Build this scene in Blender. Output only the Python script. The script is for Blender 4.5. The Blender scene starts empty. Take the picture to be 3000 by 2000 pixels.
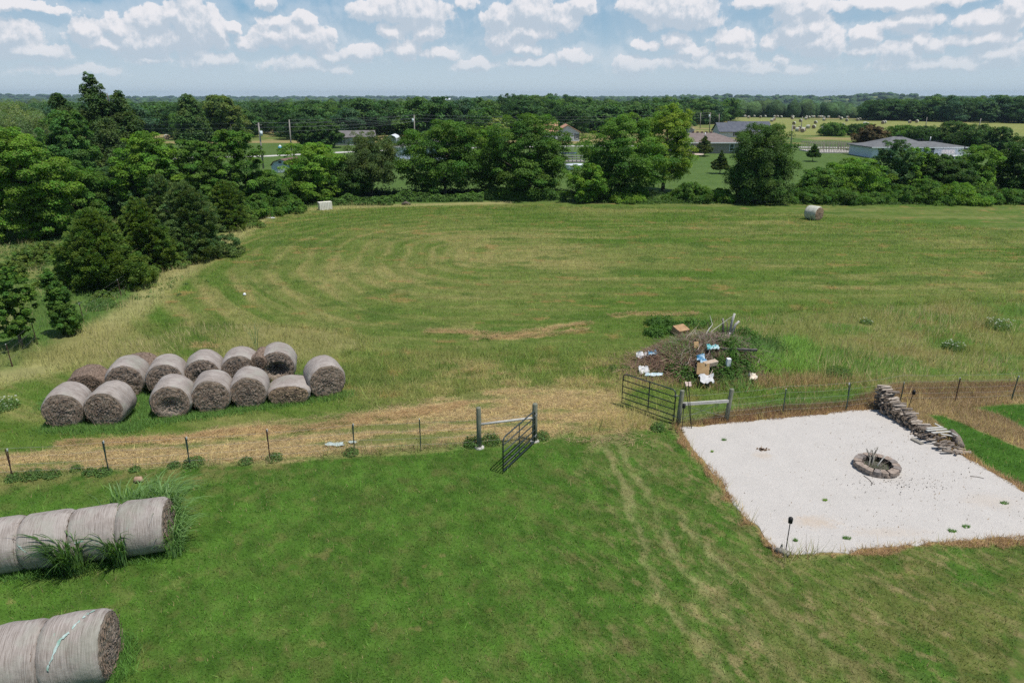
import bpy, math, random
import numpy as np
from mathutils import Vector, Matrix
D = bpy.data
scene = bpy.context.scene
COL = scene.collection
R = math.radians
random.seed(7)

# ------------------------------------------------------------------ camera, sun, sky, exposure
CAM_H = 11.5
PITCH = math.atan(714 / 2000)
cam = D.objects.new('camera', D.cameras.new('camera'))
COL.objects.link(cam)
cam.location = (0, 0, CAM_H)
cam.rotation_euler = (R(90) - PITCH, 0, 0)
cam.data.sensor_width = 36
cam.data.lens = 24
cam.data.clip_start = 0.1
cam.data.clip_end = 30000
scene.camera = cam
SUN_EL, SUN_AZ = 68, 120          # azimuth clockwise from +Y (away from the camera) towards +X
sl = D.lights.new('sun', 'SUN')
sl.energy = 4.4
sl.angle = R(0.5)
sl.color = (1.0, 0.955, 0.89)
sun = D.objects.new('sun', sl)
COL.objects.link(sun)
sd = Vector((math.sin(R(SUN_AZ)) * math.cos(R(SUN_EL)), math.cos(R(SUN_AZ)) * math.cos(R(SUN_EL)), math.sin(R(SUN_EL))))
sun.rotation_euler = sd.to_track_quat('Z', 'Y').to_euler()
scene.view_settings.view_transform = 'Standard'
scene.view_settings.look = 'None'
scene.view_settings.exposure = 0.12
scene.view_settings.gamma = 1
SKY_STRENGTH = 0.095


class NT:
    """small helper for node trees"""
    def __init__(s, tree):
        s.t = tree
        s.t.nodes.clear()

    def n(s, typ, **kw):
        nd = s.t.nodes.new(typ)
        for k, v in kw.items():
            if k.startswith('i_'):
                key = k[2:]
                key = int(key) if key.isdigit() else key.replace('_', ' ')
                s.put(nd.inputs[key], v)
            else:
                setattr(nd, k, v)
        return nd

    def put(s, sock, v):
        if isinstance(v, bpy.types.NodeSocket):
            s.t.links.new(v, sock)
        else:
            sock.default_value = v

    def m(s, op, a, b=0.0, c=None, clamp=False):
        nd = s.t.nodes.new('ShaderNodeMath')
        nd.operation = op
        nd.use_clamp = clamp
        s.put(nd.inputs[0], a)
        s.put(nd.inputs[1], b)
        if c is not None:
            s.put(nd.inputs[2], c)
        return nd.outputs[0]

    def vm(s, op, a, b=(0, 0, 0), out=0):
        nd = s.t.nodes.new('ShaderNodeVectorMath')
        nd.operation = op
        s.put(nd.inputs[0], a)
        s.put(nd.inputs[1], b)
        return nd.outputs['Value'] if op in ('LENGTH', 'DOT_PRODUCT', 'DISTANCE') else nd.outputs[0]

    def ss(s, v, a, b, lo=0.0, hi=1.0):
        nd = s.t.nodes.new('ShaderNodeMapRange')
        nd.interpolation_type = 'SMOOTHSTEP'
        s.put(nd.inputs[0], v)
        for i, q in zip((1, 2, 3, 4), (a, b, lo, hi)):
            s.put(nd.inputs[i], q)
        return nd.outputs[0]

    def mix(s, f, a, b, blend='MIX'):
        nd = s.t.nodes.new('ShaderNodeMix')
        nd.data_type = 'RGBA'
        nd.blend_type = blend
        s.put(nd.inputs[0], f)
        for i, q in ((6, a), (7, b)):
            if isinstance(q, tuple) and len(q) == 3:
                q = q + (1,)
            s.put(nd.inputs[i], q)
        return nd.outputs[2]

    def noise(s, vec, scale, detail=4, rough=0.55, dist=0.0):
        nd = s.t.nodes.new('ShaderNodeTexNoise')
        s.put(nd.inputs['Vector'], vec)
        nd.inputs['Scale'].default_value = scale
        nd.inputs['Detail'].default_value = detail
        nd.inputs['Roughness'].default_value = rough
        nd.inputs['Distortion'].default_value = dist
        return nd.outputs[0]


def azel(u, v):
    """pixel of the 3000 wide picture -> azimuth, elevation (radians)"""
    x, y, z = u - 1500, 2000 * math.cos(PITCH) - (v - 1000) * math.sin(PITCH), -(2000 * math.sin(PITCH) + (v - 1000) * math.cos(PITCH))
    return math.atan2(x, y), math.atan2(z, math.hypot(x, y))


def build_world():
    w = D.worlds.new('World')
    scene.world = w
    w.use_nodes = True
    t = NT(w.node_tree)
    out = t.n('ShaderNodeOutputWorld')
    bg = t.n('ShaderNodeBackground', i_Strength=SKY_STRENGTH)
    t.t.links.new(bg.outputs[0], out.inputs[0])
    sky = t.n('ShaderNodeTexSky', sky_type='NISHITA', sun_disc=False, sun_elevation=R(SUN_EL), sun_rotation=R(SUN_AZ),
              air_density=1.0, dust_density=0.6, ozone_density=1.6)
    geo = t.n('ShaderNodeTexCoord')
    sep = t.n('ShaderNodeSeparateXYZ', i_0=geo.outputs['Generated'])
    X, Y, Z = sep.outputs
    az = t.m('ARCTAN2', X, Y)
    el = t.m('ARCSINE', Z)
    comb = t.n('ShaderNodeCombineXYZ', i_0=az, i_1=t.m('MULTIPLY', el, 0.8), i_2=0.0).outputs[0]
    p0 = t.n('ShaderNodeCombineXYZ', i_0=az, i_1=el, i_2=0.0).outputs[0]
    # the banks of cumulus low over the horizon: centre and half size, in pixels of a 2352 wide view
    z1 = [(30, 170, 110, 70), (60, 30, 220, 22), (150, 245, 160, 26), (400, 150, 70, 48), (520, 120, 48, 34), (480, 200, 140, 34), (690, 110, 95, 60), (680, 190, 170, 60), (780, 60, 50, 44),
          (870, 120, 90, 120), (990, 140, 60, 70), (1080, 132, 36, 26), (1135, 205, 60, 34), (1250, 98, 60, 26), (1240, 165, 80, 50), (1395, 105, 60, 44), (1390, 180, 160, 55),
          (1650, 245, 110, 34), (1500, 250, 70, 26), (1380, 305, 170, 30), (1560, 315, 80, 20), (1700, 45, 110, 40), (1860, 55, 240, 60), (1790, 145, 70, 30), (1965, 150, 80, 50), (1870, 225, 100, 40),
          (2020, 255, 90, 26), (2180, 300, 120, 24), (2140, 8, 60, 30), (2290, 100, 80, 66), (2300, 190, 90, 50), (1220, 12, 50, 26), (300, 320, 180, 20), (960, 285, 130, 34), (690, 270, 110, 18)]
    z2 = [(90, 60, 150, 70), (240, 90, 70, 50), (80, 150, 150, 40), (330, 30, 60, 40), (60, 220, 80, 30), (270, 270, 90, 40), (90, 290, 140, 26), (600, 30, 120, 50), (780, 60, 190, 66), (610, 205, 60, 22),
          (750, 185, 75, 40), (830, 235, 80, 24), (1000, 180, 90, 44), (1010, 245, 90, 22), (900, 290, 260, 30), (560, 310, 100, 44), (1140, 10, 120, 26), (1270, 50, 90, 60), (1380, 30, 60, 50), (1290, 150, 90, 70),
          (1400, 130, 66, 50), (1190, 205, 60, 30), (1430, 205, 100, 60), (1240, 275, 40, 14), (1640, 160, 66, 34), (1620, 225, 80, 30), (1800, 240, 90, 50), (1885, 185, 44, 38), (1970, 210, 60, 30), (1860, 300, 200, 30),
          (1830, 95, 120, 36), (1760, 12, 330, 26), (2190, 95, 130, 34), (2180, 180, 120, 34), (2240, 250, 120, 34), (2330, 60, 60, 60), (2100, 300, 200, 24), (1150, 320, 260, 24)]
    blobs = [(x / 1.568, y / 1.568, rx / 1.568, ry / 1.568) for x, y, rx, ry in z1] + [(1500 + x / 1.568, y / 1.568, rx / 1.568, ry / 1.568) for x, y, rx, ry in z2]
    # one group holds the field of cloud banks, billowed by a small warp of the lookup
    gt = D.node_groups.new('cloud_banks', 'ShaderNodeTree')
    gt.interface.new_socket('Vector', in_out='INPUT', socket_type='NodeSocketVector')
    gt.interface.new_socket('Value', in_out='OUTPUT', socket_type='NodeSocketFloat')
    q = NT(gt)
    gi, go = q.n('NodeGroupInput'), q.n('NodeGroupOutput')
    pw = gi.outputs[0]
    for sc_, dt, amp in ((24.0, 3.0, (0.030, 0.022, 0)), (70.0, 5.0, (0.016, 0.016, 0))):
        nz = q.n('ShaderNodeTexNoise', i_Vector=pw, i_Scale=sc_, i_Detail=dt, i_Roughness=0.55).outputs['Color']
        pw = q.vm('ADD', pw, q.vm('MULTIPLY', q.vm('SUBTRACT', nz, (0.5, 0.5, 0.5)), amp))
    f = None
    for (u, v, rx, ry) in blobs:
        a, e = azel(u, v)
        d = q.vm('LENGTH', q.vm('MULTIPLY', q.vm('SUBTRACT', pw, (a, e, 0)), (2124 / (rx * 1.18), 2124 / (ry * 1.40), 0)))
        f = d if f is None else q.m('SMOOTH_MIN', f, d, 0.30)
    q.t.links.new(q.m('SUBTRACT', 1.0, f), go.inputs[0])                 # > 0 inside the banks

    def banks(p):
        nd = t.n('ShaderNodeGroup', node_tree=gt)
        t.put(nd.inputs[0], p)
        return nd.outputs[0]
    f = banks(p0)
    f_up = banks(t.vm('ADD', p0, (0.003, 0.010, 0)))
    # clouds of the rest of the dome
    pl = t.vm('DIVIDE', geo.outputs['Generated'], t.n('ShaderNodeCombineXYZ', i_0=t.m('ADD', Z, 0.12), i_1=t.m('ADD', Z, 0.12), i_2=1.0).outputs[0])
    hi = t.noise(pl, 1.6, 6, 0.6)
    hi = t.ss(hi, 0.52, 0.66)
    nb = t.noise(comb, 62, 7, 0.66)
    nb2 = t.noise(comb, 22, 4, 0.5)
    dens = t.m('ADD', f, t.m('MULTIPLY', t.m('SUBTRACT', nb, 0.5), 0.95))
    dens = t.m('ADD', dens, t.m('MULTIPLY', t.m('SUBTRACT', nb2, 0.5), 0.45))
    grad = t.m('SUBTRACT', f, f_up)
    soft = t.ss(grad, -0.30, 0.20, 0.42, 0.24)                       # crisp crests, undersides that melt away
    mask = t.ss(dens, 0.02, t.m('ADD', soft, 0.02))
    thin = t.ss(dens, -1.2, 0.2, 0.0, 0.35)
    mask = t.m('MAXIMUM', mask, thin)
    # sunlit crests against grey undersides: the change of the cloud field towards the sun
    nl = t.m('SUBTRACT', nb, t.noise(t.vm('ADD', comb, (0.003, 0.006, 0)), 62, 7, 0.66))
    edge = t.ss(dens, 0.0, 0.55, 0.30, 0.0)                          # thin rims catch the light
    lit = t.m('ADD', t.m('MULTIPLY', nl, 2.0), t.m('MULTIPLY', grad, 1.5))
    lit = t.m('ADD', t.m('ADD', lit, edge), 0.12)
    lit = t.m('ADD', lit, t.m('MULTIPLY', t.m('SUBTRACT', nb2, 0.5), 0.6))
    lit = t.ss(lit, -0.1, 0.95)
    K = 1.0 / SKY_STRENGTH
    ccol = t.mix(lit, (0.49 * K, 0.56 * K, 0.64 * K), (0.83 * K, 0.81 * K, 0.83 * K))
    # base colour of the low sky, pale towards the horizon
    low = t.ss(el, 0.0, 0.15)
    blue = t.mix(low, (0.53 * K, 0.63 * K, 0.69 * K), (0.145 * K, 0.35 * K, 0.54 * K))
    up = t.ss(el, 0.10, 0.5)
    base = t.mix(up, blue, sky.outputs[0])
    fade = t.ss(el, 0.002, 0.075, 0.22, 1.0)
    far = t.m('MULTIPLY', t.m('MULTIPLY', mask, fade), 0.92)
    c1 = t.mix(far, base, ccol)
    hic = t.mix(t.m('MULTIPLY', t.m('MULTIPLY', hi, 0.45), t.ss(el, 0.16, 0.3)), c1, (0.65 * K, 0.68 * K, 0.72 * K))
    t.t.links.new(hic, bg.inputs[0])


build_world()
cy = scene.cycles
cy.use_denoising = False
cy.max_bounces = 6
cy.diffuse_bounces = 3
cy.glossy_bounces = 2
cy.transmission_bounces = 3
cy.transparent_max_bounces = 4
cy.volume_bounces = 0
cy.use_adaptive_sampling = True
cy.adaptive_threshold = 0.015
cy.caustics_reflective = False
cy.caustics_refractive = False

# ------------------------------------------------------------------ picture <-> ground
CP, SP = math.cos(PITCH), math.sin(PITCH)


def P(u, v, z=0.0):
    """pixel (3000 wide) -> ground point"""
    yy = 2000 * CP - (v - 1000) * SP
    zz = 2000 * SP + (v - 1000) * CP
    t = (CAM_H - z) / zz
    return Vector(((u - 1500) * t, yy * t, z))


S = 3000 / 2352


def Q(u, v, z=0.0):
    return P(u * S, v * S, z)


def top_z(v, dist):
    """height of what shows at pixel row v (3000) at forward distance dist"""
    yy = 2000 * CP - (v - 1000) * SP
    zz = 2000 * SP + (v - 1000) * CP
    return CAM_H - dist * zz / yy


def xw(u, v, dist):
    """world x for pixel (u, v) at forward distance dist"""
    return (u - 1500) * dist / (2000 * CP - (v - 1000) * SP)


# ------------------------------------------------------------------ numpy noise
def h2(ix, iy, s):
    n = (ix.astype(np.int64) * 374761393 + iy.astype(np.int64) * 668265263 + s * 144269504) & 0xffffffff
    n = ((n ^ (n >> 13)) * 1274126177) & 0xffffffff
    return ((n ^ (n >> 16)) & 0xffffffff) / 4294967295.0


def vn(x, y, s=0):
    ix, iy = np.floor(x), np.floor(y)
    fx, fy = x - ix, y - iy
    fx, fy = fx * fx * (3 - 2 * fx), fy * fy * (3 - 2 * fy)
    a, b, c, d = h2(ix, iy, s), h2(ix + 1, iy, s), h2(ix, iy + 1, s), h2(ix + 1, iy + 1, s)
    return (a * (1 - fx) + b * fx) * (1 - fy) + (c * (1 - fx) + d * fx) * fy


def fbm(x, y, s=0, o=4, g=0.55):
    t, a, n = 0, 1.0, 0
    for i in range(o):
        t = t + a * vn(x, y, s + i * 17)
        n += a
        a *= g
        x, y = x * 2.03 + 5.1, y * 2.03 - 3.7
    return t / n


def sst(v, a, b):
    q = np.clip((v - a) / (b - a), 0, 1)
    return q * q * (3 - 2 * q)


def segd(x, y, pts):
    """distance to a polyline"""
    best = np.full(x.shape, 1e9)
    for (ax, ay), (bx, by) in zip(pts[:-1], pts[1:]):
        dx, dy = bx - ax, by - ay
        t = np.clip(((x - ax) * dx + (y - ay) * dy) / (dx * dx + dy * dy + 1e-9), 0, 1)
        best = np.minimum(best, np.hypot(x - ax - t * dx, y - ay - t * dy))
    return best


def sdp(x, y, pts):
    """signed distance to a polygon, negative inside"""
    d = segd(x, y, list(pts) + [pts[0]])
    ins = np.zeros(x.shape, bool)
    n = len(pts)
    for i in range(n):
        (ax, ay), (bx, by) = pts[i], pts[(i + 1) % n]
        c = ((ay > y) != (by > y))
        if ay != by:
            ins ^= c & (x < (bx - ax) * (y - ay) / (by - ay) + ax)
    return np.where(ins, -d, d)


def xy(pts, f=P):
    return [tuple(f(*p)[:2]) for p in pts]


# ------------------------------------------------------------------ mesh helpers
def tag(o, label=None, cat=None, group=None, kind=None):
    if label:
        o['label'] = label
    if cat:
        o['category'] = cat
    if group:
        o['group'] = group
    if kind:
        o['kind'] = kind
    return o


def thing(name, label, cat, loc=(0, 0, 0), rotz=0.0, group=None):
    o = D.objects.new(name, None)
    o.empty_display_size = 0.2
    COL.objects.link(o)
    o.location = loc
    o.rotation_euler = (0, 0, rotz)
    return tag(o, label, cat, group)


def link(name, me, parent=None, loc=None):
    o = D.objects.new(name, me)
    COL.objects.link(o)
    if parent is not None:
        o.parent = parent
    if loc is not None:
        o.location = loc
    return o


def np_mesh(name, V, F, mat, col=None, smooth=False):
    """V (n,3); F (m,k) constant k; col (n,3) per vertex"""
    me = D.meshes.new(name)
    V = np.asarray(V, np.float32)
    F = np.asarray(F, np.int32)
    m, k = F.shape
    me.vertices.add(len(V))
    me.vertices.foreach_set('co', V.ravel())
    me.loops.add(m * k)
    me.loops.foreach_set('vertex_index', F.ravel())
    me.polygons.add(m)
    me.polygons.foreach_set('loop_start', np.arange(0, m * k, k, dtype=np.int32))
    me.polygons.foreach_set('loop_total', np.full(m, k, np.int32))
    if smooth:
        me.polygons.foreach_set('use_smooth', np.ones(m, bool))
    me.update(calc_edges=True)
    if col is not None:
        a = me.color_attributes.new('Col', 'FLOAT_COLOR', 'POINT')
        c = np.ones((len(V), 4), np.float32)
        c[:, :3] = col
        a.data.foreach_set('color', c.ravel())
    if mat:
        me.materials.append(mat)
    return me


class MB:
    """collects faces of one part"""
    def __init__(s):
        s.v, s.f, s.sm = [], [], []

    def add(s, vs, fs, smooth=False):
        b = len(s.v)
        s.v += [tuple(q) for q in vs]
        s.f += [tuple(b + i for i in q) for q in fs]
        s.sm += [smooth] * len(fs)
        return s

    def box(s, c, d, rz=0.0, M=None):
        x, y, z = d[0] / 2, d[1] / 2, d[2] / 2
        vs = [Vector((i * x, j * y, k * z)) for i in (-1, 1) for j in (-1, 1) for k in (-1, 1)]
        m = M if M is not None else Matrix.Rotation(rz, 3, 'Z')
        vs = [m @ q + Vector(c) for q in vs]
        return s.add(vs, [(0, 1, 3, 2), (4, 6, 7, 5), (0, 4, 5, 1), (2, 3, 7, 6), (0, 2, 6, 4), (1, 5, 7, 3)])

    def tube(s, pts, rad, n=8, cap=True):
        pts = [Vector(p) for p in pts]
        if not hasattr(rad, '__len__'):
            rad = [rad] * len(pts)
        vs, fs = [], []
        ref = None
        for i, p in enumerate(pts):
            d = (pts[min(i + 1, len(pts) - 1)] - pts[max(i - 1, 0)]).normalized()
            if ref is None:
                ref = d.orthogonal().normalized()
            a = (ref - d * ref.dot(d)).normalized()
            ref = a
            b = d.cross(a)
            for k in range(n):
                w = 2 * math.pi * k / n
                vs.append(p + (a * math.cos(w) + b * math.sin(w)) * rad[i])
        for i in range(len(pts) - 1):
            for k in range(n):
                k2 = (k + 1) % n
                fs.append((i * n + k, i * n + k2, (i + 1) * n + k2, (i + 1) * n + k))
        if cap:
            fs.append(tuple(range(n))[::-1])
            fs.append(tuple((len(pts) - 1) * n + k for k in range(n)))
        return s.add(vs, fs, n > 5)

    def prism(s, poly, z0, z1):
        n = len(poly)
        vs = [(p[0], p[1], z0) for p in poly] + [(p[0], p[1], z1) for p in poly]
        fs = [tuple(range(n))[::-1], tuple(range(n, 2 * n))]
        fs += [(i, (i + 1) % n, n + (i + 1) % n, n + i) for i in range(n)]
        return s.add(vs, fs)

    def mesh(s, name, mat):
        me = D.meshes.new(name)
        me.from_pydata(s.v, [], s.f)
        me.polygons.foreach_set('use_smooth', s.sm)
        me.materials.append(mat)
        me.update()
        return me

    def build(s, name, mat, parent=None, loc=None):
        return link(name, s.mesh(name, mat), parent, loc)


# ------------------------------------------------------------------ materials
def new_mat(name):
    m = D.materials.new(name)
    m.use_nodes = True
    t = NT(m.node_tree)
    out = t.n('ShaderNodeOutputMaterial')
    b = t.n('ShaderNodeBsdfPrincipled')
    b.inputs['Specular IOR Level'].default_value = 0.25
    t.t.links.new(b.outputs[0], out.inputs[0])
    return m, t, b, out


def M_noise(name, c1, c2, scale=6, rough=0.85, bump=0.2, stretch=(1, 1, 1), metal=0.0, lo=0.3, hi=0.7, detail=6, spec=0.25, dist=0.02):
    m, t, b, out = new_mat(name)
    tc = t.n('ShaderNodeTexCoord').outputs['Object']
    v = t.vm('MULTIPLY', tc, stretch)
    nz = t.noise(v, scale, detail, 0.6)
    t.t.links.new(t.mix(t.ss(nz, lo, hi), c1, c2), b.inputs['Base Color'])
    b.inputs['Roughness'].default_value = rough
    b.inputs['Metallic'].default_value = metal
    b.inputs['Specular IOR Level'].default_value = spec
    if bump:
        bp = t.n('ShaderNodeBump', i_Strength=bump, i_Distance=dist, i_Height=t.noise(v, scale * 2.3, detail, 0.6))
        t.t.links.new(bp.outputs[0], b.inputs['Normal'])
    return m


def M_attr(name, transl=0.35, rough=0.6, spec=0.2, tcol=(1.25, 1.35, 0.55), lift=0.0, gain=1.0):
    """leaf and blade material: colour stored per leaf, some light passes through"""
    m, t, b, out = new_mat(name)
    a = t.n('ShaderNodeAttribute', attribute_name='Col').outputs['Color']
    if gain != 1.0:
        a = t.mix(1.0, a, (gain, gain, gain), 'MULTIPLY')
    t.t.links.new(a, b.inputs['Base Color'])
    b.inputs['Roughness'].default_value = rough
    b.inputs['Specular IOR Level'].default_value = spec
    nrm = None
    if lift:
        g_ = t.n('ShaderNodeNewGeometry').outputs['Normal']
        nrm = t.vm('NORMALIZE', t.vm('ADD', g_, (0, 0, lift)))
        t.t.links.new(nrm, b.inputs['Normal'])
    if transl:
        tr = t.n('ShaderNodeBsdfTranslucent', i_Color=t.mix(1.0, a, tcol, 'MULTIPLY'))
        if nrm is not None:
            t.t.links.new(t.vm('NORMALIZE', t.vm('ADD', g_, (0, 0, -lift))), tr.inputs['Normal'])
        mx = t.n('ShaderNodeMixShader', i_0=transl)
        t.t.links.new(b.outputs[0], mx.inputs[1])
        t.t.links.new(tr.outputs[0], mx.inputs[2])
        t.t.links.new(mx.outputs[0], out.inputs[0])
    return m


LEAF = M_attr('leaf', 0.40)
NEEDLE = M_attr('cedar_spray', 0.28, 0.75)
BLADE = M_attr('grass_blade', 0.5, 0.6, 0.15, (1.05, 1.12, 0.75), lift=1.3, gain=1.3)
STRAW = M_attr('straw', 0.45, 0.8, tcol=(1.05, 1.0, 0.9), lift=0.8, gain=1.1)
REED = M_attr('reed_blade', 0.38, 0.5, 0.35, (1.2, 1.3, 0.6), lift=0.25)
BARK = M_noise('bark', (0.085, 0.068, 0.052), (0.16, 0.135, 0.11), 9, 0.95, 0.6, (1, 1, 0.2))
WOOD_GREY = M_noise('weathered_wood', (0.16, 0.15, 0.125), (0.30, 0.28, 0.24), 10, 0.9, 0.35, (6, 6, 0.5))
WOOD_POST = M_noise('treated_post_wood', (0.12, 0.13, 0.095), (0.24, 0.24, 0.18), 9, 0.9, 0.4, (5, 5, 0.4))
RAIL_WOOD = M_noise('bleached_rail_wood', (0.34, 0.33, 0.30), (0.52, 0.51, 0.47), 9, 0.9, 0.3, (0.6, 5, 5))
GATE_STEEL = M_noise('dark_gate_steel', (0.018, 0.028, 0.030), (0.035, 0.048, 0.048), 14, 0.5, 0.05, spec=0.5)
POST_STEEL = M_noise('green_post_steel', (0.020, 0.055, 0.045), (0.05, 0.07, 0.055), 12, 0.6, 0.1, spec=0.4)
RUST_STEEL = M_noise('rusty_post_steel', (0.075, 0.035, 0.025), (0.10, 0.065, 0.05), 12, 0.8, 0.1)
POST_TIP = M_noise('white_post_tip', (0.45, 0.47, 0.47), (0.6, 0.6, 0.6), 12, 0.7, 0.0)
WIRE = M_noise('fence_wire', (0.17, 0.175, 0.17), (0.30, 0.30, 0.29), 20, 0.5, 0.0, spec=0.5)
BLACK = M_noise('black_iron', (0.010, 0.010, 0.011), (0.025, 0.024, 0.024), 20, 0.55, 0.1)
CONCRETE = M_noise('concrete', (0.36, 0.345, 0.32), (0.50, 0.48, 0.45), 3, 0.9, 0.1)
GLASS = M_noise('window_glass', (0.02, 0.035, 0.04), (0.05, 0.075, 0.08), 1.5, 0.12, 0.0, spec=0.6)
WHITE = M_noise('white_paint', (0.66, 0.68, 0.70), (0.76, 0.77, 0.78), 3, 0.6, 0.05)


def siding(name, c1, c2, k=5.0):
    m, t, b, out = new_mat(name)
    tc = t.n('ShaderNodeTexCoord').outputs['Object']
    z = t.n('ShaderNodeSeparateXYZ', i_0=tc).outputs[2]
    saw = t.m('FRACT', t.m('MULTIPLY', z, k))
    nz = t.noise(tc, 1.2, 4)
    c = t.mix(nz, c1, c2)
    c = t.mix(t.ss(saw, 0.0, 0.12, 0.35, 0.0), c, (0.2, 0.22, 0.25))
    t.t.links.new(c, b.inputs['Base Color'])
    b.inputs['Roughness'].default_value = 0.7
    bp = t.n('ShaderNodeBump', i_Strength=0.4, i_Distance=0.02, i_Height=saw)
    t.t.links.new(bp.outputs[0], b.inputs['Normal'])
    return m


def shingle(name, c1, c2):
    m, t, b, out = new_mat(name)
    tc = t.n('ShaderNodeTexCoord').outputs['Object']
    nz = t.noise(tc, 1.1, 5, 0.65)
    vv = t.n('ShaderNodeTexVoronoi', i_Vector=t.vm('MULTIPLY', tc, (1, 2.2, 3.0)), i_Scale=3.0)
    c = t.mix(t.ss(nz, 0.3, 0.7), c1, c2)
    c = t.mix(t.m('MULTIPLY', vv.outputs['Color'], 0.35), c, tuple(q * 0.55 for q in c1))
    t.t.links.new(c, b.inputs['Base Color'])
    b.inputs['Roughness'].default_value = 0.95
    bp = t.n('ShaderNodeBump', i_Strength=0.3, i_Distance=0.03, i_Height=vv.outputs['Distance'])
    t.t.links.new(bp.outputs[0], b.inputs['Normal'])
    return m


# ------------------------------------------------------------------ terrain
def terrain(x, y):
    x = np.asarray(x, float)
    y = np.asarray(y, float)
    r = np.hypot(x, y)
    a = np.degrees(np.arctan2(x, y))
    z = -13.0 * sst(r, 440, 820)
    und = (fbm(x / 160, y / 160, 3, 3) - 0.5) * 6 * sst(r, 600, 1200)
    # ridges: target level of their crests by bearing
    near = 15.0 + 3.5 * (fbm(a / 7 + 9, a * 0, 11, 3) - 0.5) + 15.5 * np.exp(-((a - 27.3) / 2.1) ** 2) + 5.0 * np.exp(-((a - 13.5) / 4.5) ** 2) + 6.5 * np.exp(-((a - 20) / 6) ** 2)
    near = near - 5.0 * sst(-a, -5, 8)
    far = 24.0 + 5 * (fbm(a / 9 + 31, a * 0, 21, 4) - 0.5) + 9.0 * sst(-a, 24, 36) + 4 * np.exp(-((a + 11) / 3.5) ** 2)
    z = z + near * np.exp(-((r - 2700) / 620) ** 2) + far * np.exp(-((r - 4900) / 900) ** 2) + und
    z = z + (fbm(x / 14, y / 14, 41, 2) - 0.5) * 4 * sst(r, 1800, 2600)
    return z


# plan of the land, read off as pixels of the 2352 wide view
FIELD = xy([(640, 485), (560, 540), (470, 600), (400, 650), (330, 705), (270, 760), (215, 820), (130, 850), (-300, 960), (-700, 1090), (0, 1062), (1100, 990), (1240, 975), (1560, 940), (2030, 893), (2352, 868), (3300, 790), (4200, 700), (4200, 463), (2352, 468), (1300, 463), (900, 474)], Q)
LANE = xy([(-400, 1100), (0, 1092), (240, 1078), (430, 1066), (620, 1060), (815, 1044), (970, 1030), (1100, 1022), (1226, 1012), (1320, 990), (1440, 960), (1420, 905), (1180, 890), (940, 925), (780, 955), (480, 985), (150, 1030), (-400, 1090)], Q)
FENCE_L = xy([(-600, 1135), (30, 1100), (245, 1080), (434, 1067), (620, 1066), (815, 1043), (967, 1034), (1101, 1027), (1226, 1013)], Q)
LAWN = xy([(-900, 1165), (30, 1104), (245, 1084), (434, 1071), (620, 1066), (815, 1047), (967, 1038), (1101, 1031), (1226, 1018), (1340, 1000), (1480, 985), (1540, 980), (1590, 1050), (1680, 1160), (1800, 1290), (2000, 1260), (2352, 1238), (3000, 1200), (3500, 1300), (3500, 1900), (2352, 2100), (0, 2100), (-1500, 1900)], Q)
PAD_PX = [(1989, 1252), (2010, 1290), (2040, 1335), (2110, 1405), (2158, 1480), (2195, 1522), (2240, 1570), (2290, 1625), (2362, 1622), (2420, 1622), (2520, 1612), (2680, 1593), (2850, 1580), (3000, 1574), (3300, 1555), (3560, 1500), (3200, 1490), (2995, 1440), (2930, 1400), (2815, 1332), (2770, 1310), (2700, 1270), (2640, 1230), (2600, 1195), (2562, 1199), (2480, 1206), (2300, 1224), (2130, 1240), (2030, 1251)]
PAD = xy(PAD_PX)
RIGHT_LAWN = [xy([(2130, 952), (2165, 953), (2352, 1030), (2700, 1160), (3300, 1300), (3300, 1420), (2352, 1112), (2240, 1065), (2200, 1010)], Q), xy([(2225, 935), (2290, 928), (3300, 900), (3300, 1120), (2352, 985), (2290, 950)], Q)]
BROWN_R = xy([(1540, 985), (1690, 945), (1950, 925), (2050, 880), (2352, 878), (3200, 830), (3300, 1500), (2352, 1140), (2200, 1050), (2000, 940), (1600, 978)], Q)
PILE_C = Q(1640, 822)
WEEDR = xy([(1600, 745), (1850, 715), (2352, 690), (3200, 650), (3300, 800), (2352, 870), (2030, 890), (1700, 905), (1560, 880)], Q)
WIND = [xy([(985, 762), (1080, 764), (1160, 772), (1250, 758), (1355, 742)], Q), xy([(1095, 778), (1180, 776), (1300, 765), (1345, 757)], Q), xy([(1410, 728), (1450, 722), (1530, 724), (1600, 720)], Q),
        xy([(450, 792), (490, 798)], Q), xy([(150, 1022), (400, 1012), (700, 985), (980, 945), (1060, 930)], Q), xy([(800, 960), (900, 962), (1010, 942)], Q)]
TRACKS = [xy([(1375, 955), (1405, 1050), (1445, 1180), (1475, 1290), (1530, 1390), (1600, 1490), (1680, 1600)], Q), xy([(1390, 940), (1440, 1050), (1500, 1180), (1540, 1260), (1610, 1350), (1700, 1440), (1870, 1600)], Q),
          xy([(1560, 1180), (1680, 1330), (1800, 1430), (2020, 1590)], Q)]
DRIVE = [(-120, 128), (-70, 140), (-51, 147), (-37, 158), (-15, 170), (14, 178), (45, 178), (72, 173.5), (90, 171), (140, 160)]
FARFIELD = [(78, 250), (100, 228), (150, 225), (215, 240), (245, 290), (240, 330), (200, 368), (172, 378), (158, 395), (152, 440), (136, 445), (118, 370)]


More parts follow.
